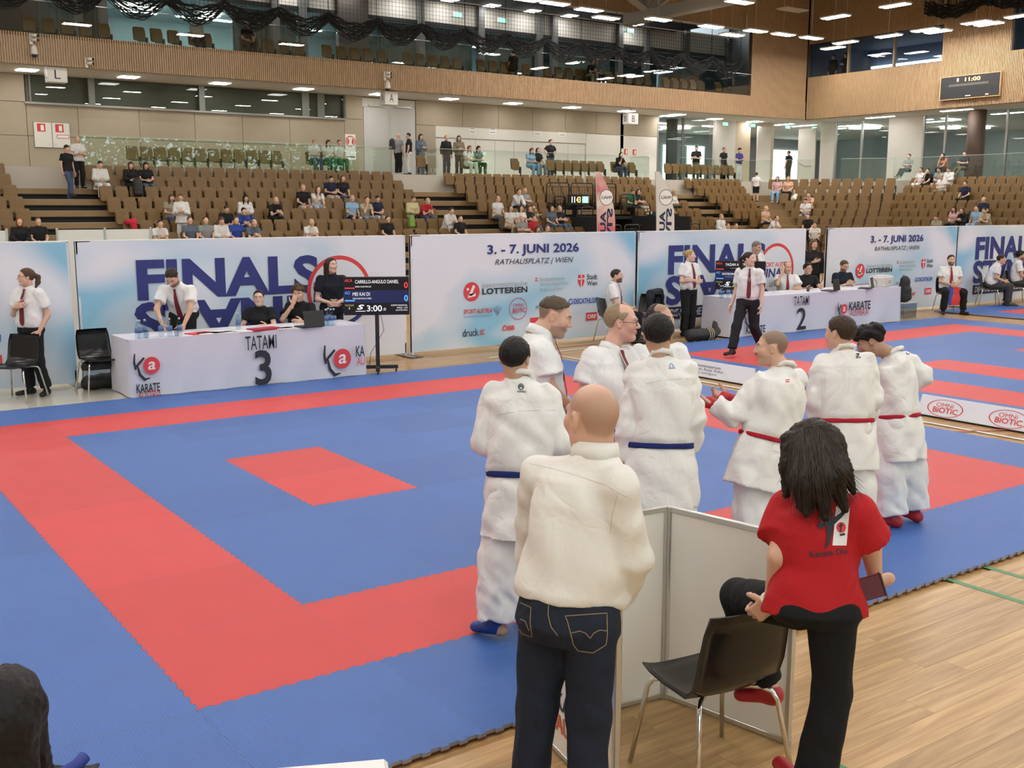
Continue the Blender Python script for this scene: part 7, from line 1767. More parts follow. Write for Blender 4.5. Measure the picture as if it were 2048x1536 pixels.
b1 = bvh(TOPS[o.name]); seam(o, base, b1, (1290, 768), (1320, 761), (1375, 757)); dstroke(o, base, b1, [(1343 + 5 * math.cos(a) * (1 - a / 12), 731 + 6 * math.sin(a) * (1 - a / 12)) for a in np.linspace(0, 7, 20)], .9, PDB, 'emblem'); dstroke(o, base, b1, ((1337, 737), (1351, 736)), .9, PDB, 'emblem')
J = PJ(6.95, .97, fdir(-.55, .85), head=(1543, 696), neck=(1566, 742), shL=(1524, 764, -.05), shR=(1592, 760, .08), elL=(1466, 832, -.05), wrL=(1428, 806, .02), elR=(1540, 825, .25), wrR=(1458, 796, .22), pel=(1530, 888), hipL=(1508, 895, -.03), hipR=(1553, 892, .04), knL=(1502, 1025), knR=(1556, 1020, .05), anL=(1498, 1140), anR=(1556, 1130, .08), toeL=(1462, 1140, .05), toeR=(1520, 1130, .12))
J['hf'] = fdir(-1, .25, -.06); J['fingL'] = fdir(-.9, .2, .15); J['palmL'] = V3(0, 0, 1); J['palmR'] = nrm(V3(0, 0, 1) + fdir(0, -.4)); J['fingR'] = fdir(-.8, -.2, .2)
o, base = gi(J, 'red-belted athlete in a white karate suit with cropped hair and red gloves', RBL, 23, None, head=dict(buzz=(.09, .065, .05, .72), stubble=(.25, .17, .12, .3)), shoes=(.45, .02, .03), hands=(.6, .6))
for sd in 'LR':
    g0 = J['wr' + sd]; F = Field(g0 - .15, g0 + .15, .008); dd = nrm(J['fing' + sd]); F.cone(J['el' + sd] + (g0 - J['el' + sd]) * .62, g0 + dd * .035, .038, .040, .02); F.box(g0 + dd * .075 - V3(0, 0, .016), (.045, .045, .022), np.stack([np.cross(dd, V3(0, 0, 1)), dd, V3(0, 0, 1)]), .02, .02); VQ = F.nets(); part('glove', VQ, LEATH, o, (.42, .012, .025), base)
b1 = bvh(TOPS[o.name])
for dy in (0, 4): dstroke(o, base, b1, ((1571, 760 + dy), (1579, 759 + dy)), .9, PRED, 'flag_mark')
J = PJ(7.35, 1.0, fdir(-.15, 1), head=(1680, 667), neck=(1689, 708), shL=(1648, 728, .03), shR=(1730, 724, .0), elL=(1632, 808, .02), wrL=(1645, 858, .16), elR=(1744, 802, .0), wrR=(1722, 850, .22), pel=(1689, 852), hipL=(1667, 860), hipR=(1711, 860), knL=(1666, 975), knR=(1714, 976), anL=(1664, 1078), anR=(1716, 1078), toeL=(1655, 1070, .2), toeR=(1722, 1070, .2))
J['hf'] = fdir(-.65, 1, -.05)
o, base = gi(J, 'red-belted athlete in a white karate suit with short brown hair', RBL, 24, ('short', (.045, .028, .018), .012), shoes=(.45, .02, .03))
b1 = bvh(TOPS[o.name]); dstroke(o, base, b1, ((1712, 708), (1718, 707), (1716, 712), (1712, 713)), 1.3, PBLK, 'emblem'); dstroke(o, base, b1, ((1712, 716), (1722, 714)), .9, PBLK, 'emblem')
J = PJ(8.20, .99, fdir(-.85, .65), head=(1741, 684), neck=(1788, 712), shL=(1796, 728, -.10), shR=(1812, 722, .22), elL=(1797, 806, -.08), wrL=(1745, 803, .02), elR=(1848, 752, .20), wrR=(1790, 790, .28), pel=(1797, 842), hipL=(1786, 850, -.06), hipR=(1812, 848, .08), knL=(1779, 945, -.05), knR=(1820, 940, .06), anL=(1784, 1032, -.02), anR=(1826, 1020, .12), toeL=(1748, 1040, .02), toeR=(1800, 1024, .2))
J['hf'] = fdir(-.85, .25, -.55); J['hu'] = fdir(-.4, .2, .8)
o, base = gi(J, 'red-belted athlete in a white karate suit bowing his curly black head', RBL, 25, ('curly', BKS, .012), shoes=(.45, .02, .03), skin=(.42, .25, .17), h=.0115)
b1 = bvh(TOPS[o.name]); dstroke(o, base, b1, ((1812, 705), (1815, 709), (1819, 707)), 1.0, PBLK, 'emblem')
# ---- three referees facing them
RT = lambda **k: ('tucked', SHW, dict(dict(sleeve=.70, hem=.03, fold=.008, loose=.016, sl_r=1.10), **k))
J = PJ(7.65, 1.05, fdir(.95, -.05), head=(1110, 633), neck=(1078, 672), shR=(1083, 706, -.16), shL=(1076, 700, .24), elR=(1102, 775, -.20), wrR=(1142, 815, -.10), elL=(1110, 780, .25), wrL=(1150, 815, .15), pel=(1066, 858), hipL=(1070, 865, .1), hipR=(1066, 868, -.1), knL=(1075, 975, .1), knR=(1072, 980, -.1), anL=(1070, 1062, .1), anR=(1066, 1072, -.1), toeL=(1112, 1066, .1), toeR=(1110, 1078, -.1))
J['hf'] = fdir(1, -.12, -.36); J['hu'] = fdir(.3, 0, 1); J['hs'] = 1.12; J['nk'] = 1.25; base = ground_at(J); base[2] = 0
dress(J, base, 'stout referee with cropped grey-brown hair leaning forward in a white shirt', h=.0115, hh=.0055, skin=(.66, .40, .30), hair=('fade', (.085, .062, .042), .006), head=dict(buzz=(.13, .095, .07, .72), stubble=(.22, .15, .11, .5)), top=RT(loose=.02), tie_=True, w=1.22, belly=.02, seed=31)
J = PJ(7.45, 1.03, fdir(.80, -.60), head=(1244, 645), neck=(1220, 700), shR=(1186, 716, -.08), shL=(1252, 712, .10), elR=(1166, 792, -.10), wrR=(1172, 862, .0), elL=(1275, 790, .10), wrL=(1268, 860, .05), pel=(1216, 862), hipL=(1236, 868, .08), hipR=(1200, 870, -.06), knL=(1238, 985, .08), knR=(1200, 988, -.06), anL=(1238, 1080, .08), anR=(1200, 1090, -.06), toeL=(1268, 1092, -.06), toeR=(1232, 1104, -.2))
J['hf'] = fdir(1, -.18, -.05); J['hs'] = 1.06; base = ground_at(J); base[2] = 0
dress(J, base, 'balding referee with glasses and dark red tie in a white short-sleeved shirt', h=.0115, hh=.0055, skin=(.72, .42, .34), hair=('fringe', (.30, .22, .14), .009), head=dict(brow=(.35, .25, .18)), top=RT(), tie_=True, gl=True, cord=True, w=1.08, belly=.01, seed=32)
J = PJ(7.95, 1.01, fdir(.55, -.85), head=(1321, 640), neck=(1316, 692), shR=(1278, 708, -.03), shL=(1356, 706, .06), elR=(1268, 785), wrR=(1275, 850, -.1), elL=(1368, 785), wrL=(1362, 850, -.1), pel=(1316, 845), hipL=(1335, 850), hipR=(1298, 850), knL=(1336, 960), knR=(1298, 960), anL=(1336, 1045), anR=(1298, 1045), toeL=(1352, 1060, -.15), toeR=(1312, 1060, -.15))
J['hf'] = fdir(.75, -.7); base = ground_at(J); base[2] = 0
dress(J, base, 'referee with thinning dark hair half hidden behind the blue-belted athlete', h=.0125, hh=.006, skin=(.62, .38, .27), hair=('fringe', (.03, .022, .018), .006), head=dict(buzz=(.10, .07, .05, .5)), top=RT(), tie_=True, seed=33)
# ---------------------------------------------------------------- officials around the tables
def mid(xy, H, d, base_pose, label, z=FL, h=.0135, hh=.0085, **kw):
    jk = {k[2:]: v for k, v in kw.items() if k.startswith('j_')}; kw = {k: v for k, v in kw.items() if not k.startswith('j_')}
    base = V3(xy[0], xy[1], z); hfd = kw.pop('hf', None); hs = kw.pop('hs', None); J = pose(base_pose, H, rz_of(d), base, **jk)
    if hfd is not None: J['hf'] = hfd
    if 'hul' in kw: J['hu'] = kw.pop('hul')
    if hs: J['hs'] = hs
    kw.setdefault('body', .02); kw.setdefault('hand_h', .0085)
    return dress(J, base, label, h=h, hh=hh, **kw), J
bx = lambda px, Y: (gy(px, 600, Y)[0], Y)
RS = ('tucked', SHW, dict(sleeve=.66, hem=.03, fold=.007, loose=.016, sl_r=1.08)); TE = lambda c, **k: ('tee', c, dict(dict(sleeve=.62, hem=-.02, fold=.006, loose=.014), **k))
BR, BD, BLO, GRY = (.09, .05, .03), (.035, .022, .016), (.42, .27, .13), (.16, .145, .13)
g = gz(62, 783, FL)
mid((g[0], min(g[1], 10.15)), 1.66, fdir(-.30, -1), STAND, 'female referee with glasses and ponytail standing with a hand on her chest', hf=fdir(-.85, -.55), j_elR=(.25, .03, 1.12), j_wrR=(.06, .19, 1.24), j_fingR=(-1, .1, .25), j_palmR=(0, -1, 0), j_elL=(-.25, -.06, 1.12), j_wrL=(-.19, .06, .90), j_anL=(-.17, -.02, .085), j_toeL=(-.24, .15, .03), hair=('pony', BR, .012, .14), top=RS, tie_=True, gl=True, cord=True, seed=41, skin=(.72, .45, .34))
mid(bx(364, 10.13), 1.80, fdir(-.05, -1), STAND, 'dark-bearded referee leaning over the table with both hands on it', j_pel=(0, -.10, .92), j_neck=(0, .20, 1.34), j_head=(0, .33, 1.455), j_hf=(0, .62, -.75), j_shL=(-.19, .17, 1.27), j_shR=(.19, .17, 1.27), j_elL=(-.23, .33, 1.03), j_elR=(.22, .36, 1.03), j_wrL=(-.17, .44, .83), j_wrR=(.12, .46, .83), hair=('short', BD, .010), head=dict(stubble=(.05, .035, .03, .8)), top=RS, tie_=True, seed=42)
mid(bx(521, 10.10), 1.66, fdir(-.10, -1), SIT, 'seated woman with tied dark hair and glasses in a black t-shirt', j_wrL=(-.20, .34, .79), j_wrR=(.20, .30, .76), j_elL=(-.25, .14, .78), j_elR=(.26, .12, .76), hf=fdir(.15, -1), hair=('bun', BD, .008), top=TE(BLK, female=True), bottom=('slim', BLK, 1.9), gl=True, seed=43, skin=(.74, .50, .40))
mid(bx(601, 10.10), 1.72, fdir(-.15, -1), SIT, 'seated young man with curly brown hair and a hand at his mouth', j_wrL=(-.15, .36, .79), j_elL=(-.26, .20, .76), j_elR=(.20, .28, .80), j_wrR=(.04, .24, 1.04), j_fingR=(-.3, -.2, 1), hf=fdir(-.1, -1, -.28), hair=('curly', BR, .014), top=TE(BLK), bottom=('jeans', (.03, .035, .06), 1.9), seed=44)
mid(bx(664, 10.18), 1.68, fdir(.30, -1), STAND, 'standing woman with long dark hair in a navy t-shirt behind the laptop', hf=fdir(.75, -.65), j_wrL=(-.05, .21, 1.05), j_wrR=(.05, .21, 1.05), j_elL=(-.24, .04, 1.10), j_elR=(.24, .04, 1.10), hair=('long', BD, .010, .26), top=TE((.010, .012, .022), female=True, hem=-.12), bottom=('slim', (.012, .013, .022), 1.9), seed=45, skin=(.72, .46, .36))
g = gz(1203, 682, FL); mid((g[0], min(g[1], 9.95)), 1.78, fdir(1, -.25), SIT, 'lone seated dark-bearded referee in white shirt before the sponsor banner', hf=fdir(1, -.2), hair=('short', BD, .009), head=dict(stubble=(.05, .035, .03, .8)), top=RS, tie_=TIER, seed=46)
mid((13.05, 9.88), 1.65, fdir(.55, -.75), STAND, 'blonde female referee standing with folded arms before the FINALS banner', hf=fdir(1, -.35), j_elL=(-.25, .04, 1.13), j_elR=(.25, .04, 1.13), j_wrL=(.10, .19, 1.15), j_wrR=(-.10, .17, 1.11), j_fingL=(1, 0, .1), j_fingR=(-1, 0, .1), hair=('bun', BLO, .010), top=RS, tie_=True, seed=47, skin=(.74, .50, .38))
mid(bx(1503, 10.25), 1.80, fdir(.35, -1), STAND, 'grey-haired referee standing behind the score screen showing 2:28', hf=fdir(.6, -.7, -.3), j_neck=(0, .05, 1.45), j_head=(0, .12, 1.60), hair=('short', GRY, .009), top=RS, tie_=True, seed=48, skin=(.58, .36, .26))
mid((11.78, 7.22), 1.70, fdir(-.62, -.78), STAND, 'female referee with dark ponytail striding across the mat', z=0.0, hf=fdir(.85, -.55), j_hipR=(.088, .03, .90), j_knR=(.10, .20, .50), j_anR=(.10, .34, .12), j_toeR=(.12, .52, .06), j_hipL=(-.088, -.03, .90), j_knL=(-.10, -.05, .50), j_anL=(-.10, -.36, .14), j_toeL=(-.11, -.18, .03), j_fd=(-.45, .9, 0), j_wrR=(.27, .08, .86), j_wrL=(-.27, .06, .88), hair=('pony', BD, .008, .2), top=RS, bottom=('trousers', (.018, .018, .022), 1.95), tie_=TIEM, cord=True, seed=49, skin=(.74, .48, .38))
mid(bx(1571, 10.12), 1.76, fdir(-.05, -1), SIT, 'balding seated referee with a red tie resting his hand on his temple', hf=fdir(.1, -1, -.15), j_elR=(.24, .26, .86), j_wrR=(.12, .16, 1.13), j_fingR=(-.2, -.1, 1), j_wrL=(-.16, .38, .79), j_elL=(-.25, .2, .77), hair=('fringe', BD, .006), top=RS, tie_=TIER, seed=50)
mid(bx(1610, 10.12), 1.70, fdir(.15, -1), SIT, 'seated man with thick black hair and glasses in a black t-shirt', hf=fdir(.35, -1), j_wrL=(-.18, .42, .79), j_wrR=(.18, .42, .79), j_elL=(-.25, .18, .77), j_elR=(.25, .18, .77), hair=('short', BKS, .020), top=TE(BLK), gl=True, seed=51)
mid(bx(1681, 10.05), 1.74, fdir(.25, -1), SIT, 'seated bearded man in a navy polo shirt looking down at a phone', hf=fdir(.35, -1, -.45), j_wrL=(-.06, .34, .82), j_wrR=(.08, .34, .82), hair=('short', BR, .011), head=dict(stubble=(.10, .06, .04, .8)), top=TE((.012, .016, .030)), gl=True, seed=52)
mid(bx(1622, 11.75), 1.70, fdir(-.05, -1), STAND, 'woman with long brown hair in a dark jacket behind the banner gap', hf=fdir(.25, -1, -.3), j_wrR=(.02, .18, 1.22), j_elR=(.24, .05, 1.13), hair=('long', (.12, .07, .04), .010, .34), top=TE((.016, .016, .018), sleeve=1.8, female=True), seed=53)
g = gz(1893, 625, FL); o, J = mid((g[0], g[1]), 1.80, fdir(-.05, -1), SIT, 'broad seated referee with moustache and dark red tie holding signal flags', j_wrL=(-.05, .33, .66), j_wrR=(.07, .33, .66), j_knL=(-.20, .43, .50), j_knR=(.20, .43, .50), j_anL=(-.22, .40, .085), j_anR=(.22, .40, .085), j_toeL=(-.26, .56, .03), j_toeR=(.26, .56, .03), hair=('short', BD, .010), head=dict(stubble=(.05, .03, .03, .85)), top=RS, tie_=TIER, w=1.08, seed=54)
for sd, mt, lab in (('L', PRED, 'red signal flag held by the broad seated referee'), ('R', PBLUE, 'blue signal flag held by the broad seated referee')):
    p = J['wr' + sd] + J['fd'] * .10; fgl = empty('signal_flag', p, 0, lab, 'flag'); MB().tube([(0, 0, .10), (0, 0, -.06)], .008, 6).build('stick', pm('stick_wood', (.5, .4, .25), .6), fgl)
    m = MB(); n_ = 6
    for i in range(n_):
        a, b = -.05 - .07 * i, -.05 - .07 * (i + 1); m.quad((-.10 + .02 * math.sin(i), .012 * math.sin(i * 1.3), a), (-.10 + .02 * math.sin(i + 1), .012 * math.sin(i * 1.3 + 1.3), b), (.10, .012 * math.cos(i), b), (.10, .012 * math.cos(i), a))
    fo = m.build('cloth', mt, fgl); fo.rotation_euler = (0, 0, -CAM_YAW)
g = gz(1975, 612, FL); mid((g[0], g[1]), 1.78, fdir(1, -.25), SIT, 'seated referee in grey trousers leaning forward before the FINALS lettering', hf=fdir(1, -.15), j_neck=(0, .16, 1.02), j_head=(0, .24, 1.15), j_shL=(-.175, .15, .95), j_shR=(.175, .15, .95), hair=('short', BD, .008), top=RS, bottom=('trousers', (.05, .05, .055), 1.93), tie_=TIER, seed=55)
g = gz(2035, 606, FL); mid((g[0], g[1] + .1), 1.78, fdir(1, -.35), SIT, 'seated referee with dark curly hair at the banner edge', hf=fdir(.9, -.2), hair=('curly', BKS, .010), head=dict(stubble=(.05, .04, .03, .7)), top=RS, bottom=('trousers', (.05, .05, .055), 1.93), tie_=TIEM, seed=56, skin=(.55, .34, .24))
# spectator near the camera at the lower left
p = gd(-26, 1462, 2.56); mid((p[0], p[1]), 1.66, fdir(.15, 1), SIT, 'dark-haired spectator in a red top seated close to the mat', z=p[2] - 1.20 * 1.66 / 1.75, hf=fdir(-.3, 1), hair=('long', BKS, .022, .26), top=TE((.45, .02, .03), female=True), seed=57, h=.009, hh=.005)
# ---------------------------------------------------------------- spectators
POSES = dict(
    sit=pose(SIT), lap=pose(SIT, hf=(0, 1, -.5), neck=(0, .06, 1.04), head=(0, .13, 1.18), wrL=(-.06, .30, .68), wrR=(.06, .30, .68)),
    lean=pose(SIT, hf=(0, 1, -.15), neck=(0, .24, .98), head=(0, .33, 1.11), shL=(-.175, .22, .91), shR=(.175, .22, .91), elL=(-.18, .36, .62), elR=(.18, .36, .62), wrL=(-.04, .48, .70), wrR=(.04, .48, .70)),
    chin=pose(SIT, neck=(0, .18, 1.0), head=(0, .26, 1.14), shL=(-.175, .17, .94), shR=(.175, .17, .94), elL=(-.15, .38, .66), elR=(.14, .36, .68), wrL=(-.10, .50, .60), wrR=(.04, .36, 1.0)),
    back=pose(SIT, neck=(0, -.06, 1.03), head=(0, -.04, 1.19), shL=(-.175, -.05, .97), shR=(.175, -.05, .97), elL=(-.22, .06, .75), elR=(.22, .06, .75), wrL=(.06, .18, .78), wrR=(-.06, .20, .74), knL=(-.10, .44, .52), anL=(-.10, .74, .18), toeL=(-.12, .88, .22), knR=(.10, .44, .52), anR=(.10, .72, .16), toeR=(.12, .86, .20)),
    stand=pose(STAND), hips=pose(STAND, elL=(-.36, -.06, 1.20), elR=(.36, -.06, 1.20), wrL=(-.19, .05, 1.03), wrR=(.19, .05, 1.03)), phone=pose(STAND, wrL=(-.04, .26, 1.15), wrR=(.04, .26, 1.15), elL=(-.23, .06, 1.10), elR=(.23, .06, 1.10), hf=(0, 1, -.35)),
    walk=pose(STAND, knR=(.10, .20, .52), anR=(.10, .20, .16), toeR=(.11, .38, .12), knL=(-.10, -.02, .48), anL=(-.10, -.14, .0), toeL=(-.11, .04, -.05), hf=(0, 1, -.4)))
ARC = {}
def arch(pn, fem):
    if (pn, fem) in ARC: return ARC[(pn, fem)]
    J = POSES[pn]; A = {}; z0 = V3(0, 0, 0)
    parts = [body_parts(J, .028, (1, 1, 1), .96), head_parts(J, .0145, (1, 1, 1), brow=(.2, .15, .1), detail=False)] + [hand_parts(J, s_, .013, (1, 1, 1), .5) for s_ in 'LR']
    V, Q = join([(p[0], p[1]) for p in parts]); A['body'] = qmesh('person', V, Q, objcol('spectator_skin', .5, 0))
    kw = dict(h=.021, loose=.014, fold=.006, female=fem, hem=-.04)
    A['tee'] = qmesh('top', *top_mesh(J, kind='tee', sleeve=.62, **kw), CLOTH); A['jacket'] = qmesh('top', *top_mesh(J, kind='tee', sleeve=1.85, **kw), CLOTH); kw.update(hem=-.3); A['gi'] = qmesh('gi_jacket', *top_mesh(J, kind='gi', sleeve=1.8, **kw), CLOTH)
    A['long'] = qmesh('trousers', *pants_mesh(J, .021, 'jeans', 1.95), CLOTH); A['shorts'] = qmesh('shorts', *pants_mesh(J, .021, 'shorts', .85), CLOTH)
    A['shoe'] = [qmesh('shoe', *shoe_mesh(J, s_, .018), LEATH) for s_ in 'LR']
    for k in ('short', 'long', 'bun', 'curly', 'fringe'): A['h_' + k] = qmesh('hair', *hair_mesh(J, .0145, k, 1, .012, .24), hairmat())
    ARC[(pn, fem)] = A; return A
CN = dict(black=(.012, .012, .014), white=(.66, .65, .63), navy=(.014, .018, .045), grey=(.24, .25, .26), red=(.42, .02, .03), blue=(.03, .06, .30), yellow=(.55, .50, .28), beige=(.42, .36, .26), green=(.03, .14, .07), pink=(.60, .38, .38), peach=(.60, .38, .26), sky=(.25, .42, .60), denim=(.06, .085, .15), patterned=(.30, .26, .19), khaki=(.18, .15, .10), orange=(.50, .20, .12), purple=(.06, .05, .22), slate=(.10, .13, .17))
HC = dict(dark=BD, black=BKS, brown=BR, blond=BLO, grey=GRY, red=(.22, .07, .03))
WORDS = dict(sit='sitting upright', lap='bent over a phone', lean='leaning elbows on knees', chin='resting chin on hand', back='leaning back with legs out', stand='standing', hips='standing hands on hips', phone='standing with a phone', walk='stepping down the stairs')
ORD = ('top', 'second', 'third', 'fourth', 'fifth', 'sixth', 'seventh', 'eighth', 'lowest')
def spectator(P, rz, pn, topk, topc, botk, botc, hk, hc, where, fem=False, skin=(.64, .40, .29), scale=1.0):
    A = arch(pn, fem); gi_ = topk == 'gi'
    who = ('bald' if hk == 'none' else {'long': 'long-haired', 'bun': 'hair-tied', 'curly': 'curly', 'short': 'short-haired', 'fringe': 'balding'}[hk]) + ('' if hk == 'none' else ' ' + hc)
    lab = '%s spectator in %s %s and %s %s, %s %s' % (who, topc, {'tee': 't-shirt', 'jacket': 'long-sleeved top', 'gi': 'karate suit'}[topk], botc, {'long': 'trousers', 'shorts': 'shorts'}[botk], WORDS[pn], where)
    lab = ' '.join(lab.split()[:16])
    o = meshobj('person', A['body'], None, loc=P, rz=rz); o.color = (*skin, 1); o.scale = (scale,) * 3; tag(o, lab, 'person', 'spectators')
    for nm, me, c in (('gi_jacket' if gi_ else 'top', A[topk], CN[topc]), ('trousers' if botk == 'long' else 'shorts', A[botk], CN[botc])): q = meshobj(nm, me, o); q.color = (*c, 1)
    for me in A['shoe']: q = meshobj('shoe', me, o); q.color = (.03, .03, .03, 1) if len(topc) % 2 else (.5, .5, .48, 1)
    if hk != 'none': q = meshobj('hair', A['h_' + hk], o); q.color = (*HC[hc], 1)
    return o
def seated(px, py, pn, topk, topc, botk, botc, hk, hc, fem=0, blocks=None, scale=1.0, skin=(.64, .40, .29)):
    s_ = find_seat(px, py, 1.27 * scale, blocks); q = np.array([math.sin(s_[3]), -math.cos(s_[3])]) * .05
    return spectator((s_[0] + q[0], s_[1] + q[1], s_[2] - .03), s_[3] + math.pi, pn, topk, topc, botk, botc, hk, hc, 'in the %s row%s' % (ORD[s_[5]], ' of the side stand' if s_[4] == 6 else ''), bool(fem), skin, scale)
T_, J_, G_ = 'tee', 'jacket', 'gi'; Lg, Sh = 'long', 'shorts'
for a in (
    (197, 325, 'lap', G_, 'white', Lg, 'white', 'short', 'dark', 0, (1,)), (262, 331, 'lap', J_, 'black', Lg, 'black', 'long', 'brown', 1, (1,)), (293, 331, 'lap', T_, 'black', Lg, 'slate', 'long', 'dark', 1, (1,)), (345, 389, 'lap', T_, 'patterned', Lg, 'denim', 'long', 'brown', 1, (1,)),
    (30, 438, 'sit', J_, 'black', Lg, 'black', 'long', 'red', 1, (0,)), (66, 436, 'sit', T_, 'black', Lg, 'black', 'short', 'brown', 0, (0,)),
    (318, 461, 'lean', T_, 'white', Lg, 'denim', 'short', 'dark', 0, (1,)), (372, 458, 'sit', T_, 'slate', Lg, 'black', 'bun', 'brown', 1, (1,)), (418, 453, 'sit', T_, 'grey', Lg, 'black', 'short', 'brown', 0, (1,)), (442, 428, 'lap', J_, 'white', Lg, 'black', 'short', 'brown', 0, (1,)),
    (447, 460, 'sit', T_, 'blue', Lg, 'denim', 'bun', 'brown', 1, (1,)), (456, 417, 'lap', T_, 'black', Sh, 'grey', 'short', 'dark', 0, (1,)), (481, 417, 'lean', T_, 'blue', Lg, 'grey', 'short', 'black', 0, (1,)), (491, 396, 'lap', J_, 'white', Lg, 'denim', 'long', 'black', 1, (1,)), (536, 396, 'lean', T_, 'black', Lg, 'black', 'none', 'dark', 0, (1,)),
    (510, 432, 'lean', T_, 'slate', Lg, 'denim', 'fringe', 'grey', 0, (1,)), (611, 379, 'sit', T_, 'black', Sh, 'beige', 'bun', 'blond', 1, (1,)), (637, 372, 'chin', T_, 'white', Sh, 'sky', 'long', 'brown', 1, (1,)), (669, 356, 'lap', T_, 'navy', Sh, 'beige', 'short', 'dark', 0, (1,)), (690, 359, 'sit', T_, 'black', Lg, 'denim', 'long', 'brown', 1, (1,)),
    (700, 384, 'sit', T_, 'sky', Sh, 'navy', 'short', 'blond', 0, (1,)), (716, 394, 'chin', T_, 'beige', Lg, 'grey', 'short', 'brown', 0, (1,)), (739, 396, 'lap', T_, 'navy', Sh, 'grey', 'short', 'dark', 0, (1,)), (812, 395, 'lap', J_, 'yellow', Lg, 'black', 'bun', 'brown', 1, (1,)), (852, 396, 'lean', T_, 'red', Lg, 'denim', 'none', 'dark', 0, (1,)),
    (903, 421, 'lean', G_, 'white', Lg, 'white', 'bun', 'dark', 1), (936, 426, 'sit', T_, 'black', Lg, 'denim', 'short', 'dark', 0), (985, 398, 'sit', T_, 'white', Lg, 'slate', 'fringe', 'grey', 0, (2,)), (1020, 380, 'chin', J_, 'white', Lg, 'black', 'short', 'dark', 0, (2,)), (1044, 381, 'back', T_, 'grey', Sh, 'black', 'long', 'blond', 1, (2,)),
    (1007, 416, 'sit', T_, 'white', Lg, 'beige', 'long', 'brown', 1, (2,)), (1028, 417, 'sit', T_, 'white', Sh, 'denim', 'long', 'dark', 1, (2,)), (1027, 432, 'back', T_, 'grey', Lg, 'grey', 'none', 'grey', 0, (2,)), (1013, 443, 'sit', T_, 'red', Lg, 'black', 'bun', 'brown', 1, (2,)), (1068, 418, 'back', T_, 'black', Lg, 'denim', 'long', 'brown', 1, (2,)),
    (1106, 415, 'sit', T_, 'slate', Lg, 'denim', 'long', 'dark', 1, (2, 3)), (1127, 416, 'back', T_, 'black', Lg, 'denim', 'none', 'grey', 0, (2, 3)), (1066, 449, 'lap', T_, 'black', Lg, 'denim', 'long', 'brown', 1, (2,)), (1052, 456, 'sit', T_, 'grey', Lg, 'black', 'short', 'brown', 0, (2,)), (615, 460, 'lean', T_, 'white', Lg, 'black', 'none', 'dark', 0, (1,)), (776, 462, 'sit', T_, 'black', Lg, 'black', 'bun', 'dark', 1, (1,)),
    (1247, 378, 'lap', T_, 'green', Lg, 'black', 'short', 'brown', 0, (3,)), (1262, 384, 'back', T_, 'black', Lg, 'beige', 'long', 'dark', 1, (3,)), (1293, 452, 'sit', T_, 'navy', Lg, 'black', 'short', 'red', 0, (3,)), (1347, 385, 'lap', J_, 'white', Lg, 'black', 'long', 'blond', 1, (3,)), (1340, 402, 'lap', T_, 'black', Lg, 'black', 'long', 'black', 1, (3,)),
    (1437, 429, 'sit', G_, 'white', Lg, 'white', 'short', 'blond', 0), (1449, 444, 'sit', T_, 'white', Lg, 'black', 'short', 'red', 0), (1464, 448, 'sit', T_, 'beige', Lg, 'black', 'short', 'dark', 0), (1545, 356, 'sit', T_, 'pink', Lg, 'sky', 'long', 'dark', 1), (1567, 356, 'sit', T_, 'peach', Lg, 'black', 'long', 'blond', 1), (1607, 394, 'lap', T_, 'white', Sh, 'slate', 'short', 'dark', 0),
    (1551, 432, 'lean', T_, 'white', Lg, 'denim', 'fringe', 'dark', 0), (1546, 444, 'sit', T_, 'peach', Lg, 'black', 'none', 'grey', 0), (1577, 445, 'sit', T_, 'black', Lg, 'black', 'short', 'dark', 0), (1611, 440, 'sit', T_, 'white', Lg, 'black', 'short', 'dark', 0), (1623, 378, 'lean', T_, 'peach', Sh, 'beige', 'short', 'brown', 0),
    (1841, 337, 'sit', T_, 'white', Lg, 'white', 'short', 'dark', 0), (1858, 336, 'chin', T_, 'black', Lg, 'black', 'short', 'black', 0), (1869, 336, 'lap', T_, 'grey', Sh, 'khaki', 'short', 'dark', 0), (1887, 339, 'lap', T_, 'white', Lg, 'khaki', 'short', 'blond', 0), (1908, 334, 'lap', G_, 'white', Lg, 'white', 'short', 'brown', 0), (1930, 361, 'sit', T_, 'navy', Lg, 'black', 'short', 'dark', 0),
    (1907, 409, 'lap', T_, 'pink', Lg, 'black', 'long', 'dark', 1), (1931, 414, 'lean', J_, 'black', Lg, 'black', 'long', 'brown', 1), (1955, 408, 'sit', T_, 'sky', Lg, 'sky', 'short', 'dark', 0), (1971, 397, 'sit', T_, 'navy', Lg, 'black', 'none', 'dark', 0), (1978, 411, 'lean', T_, 'beige', Lg, 'khaki', 'short', 'dark', 0), (1872, 426, 'lap', T_, 'patterned', Lg, 'black', 'short', 'brown', 0)):
    seated(*a)
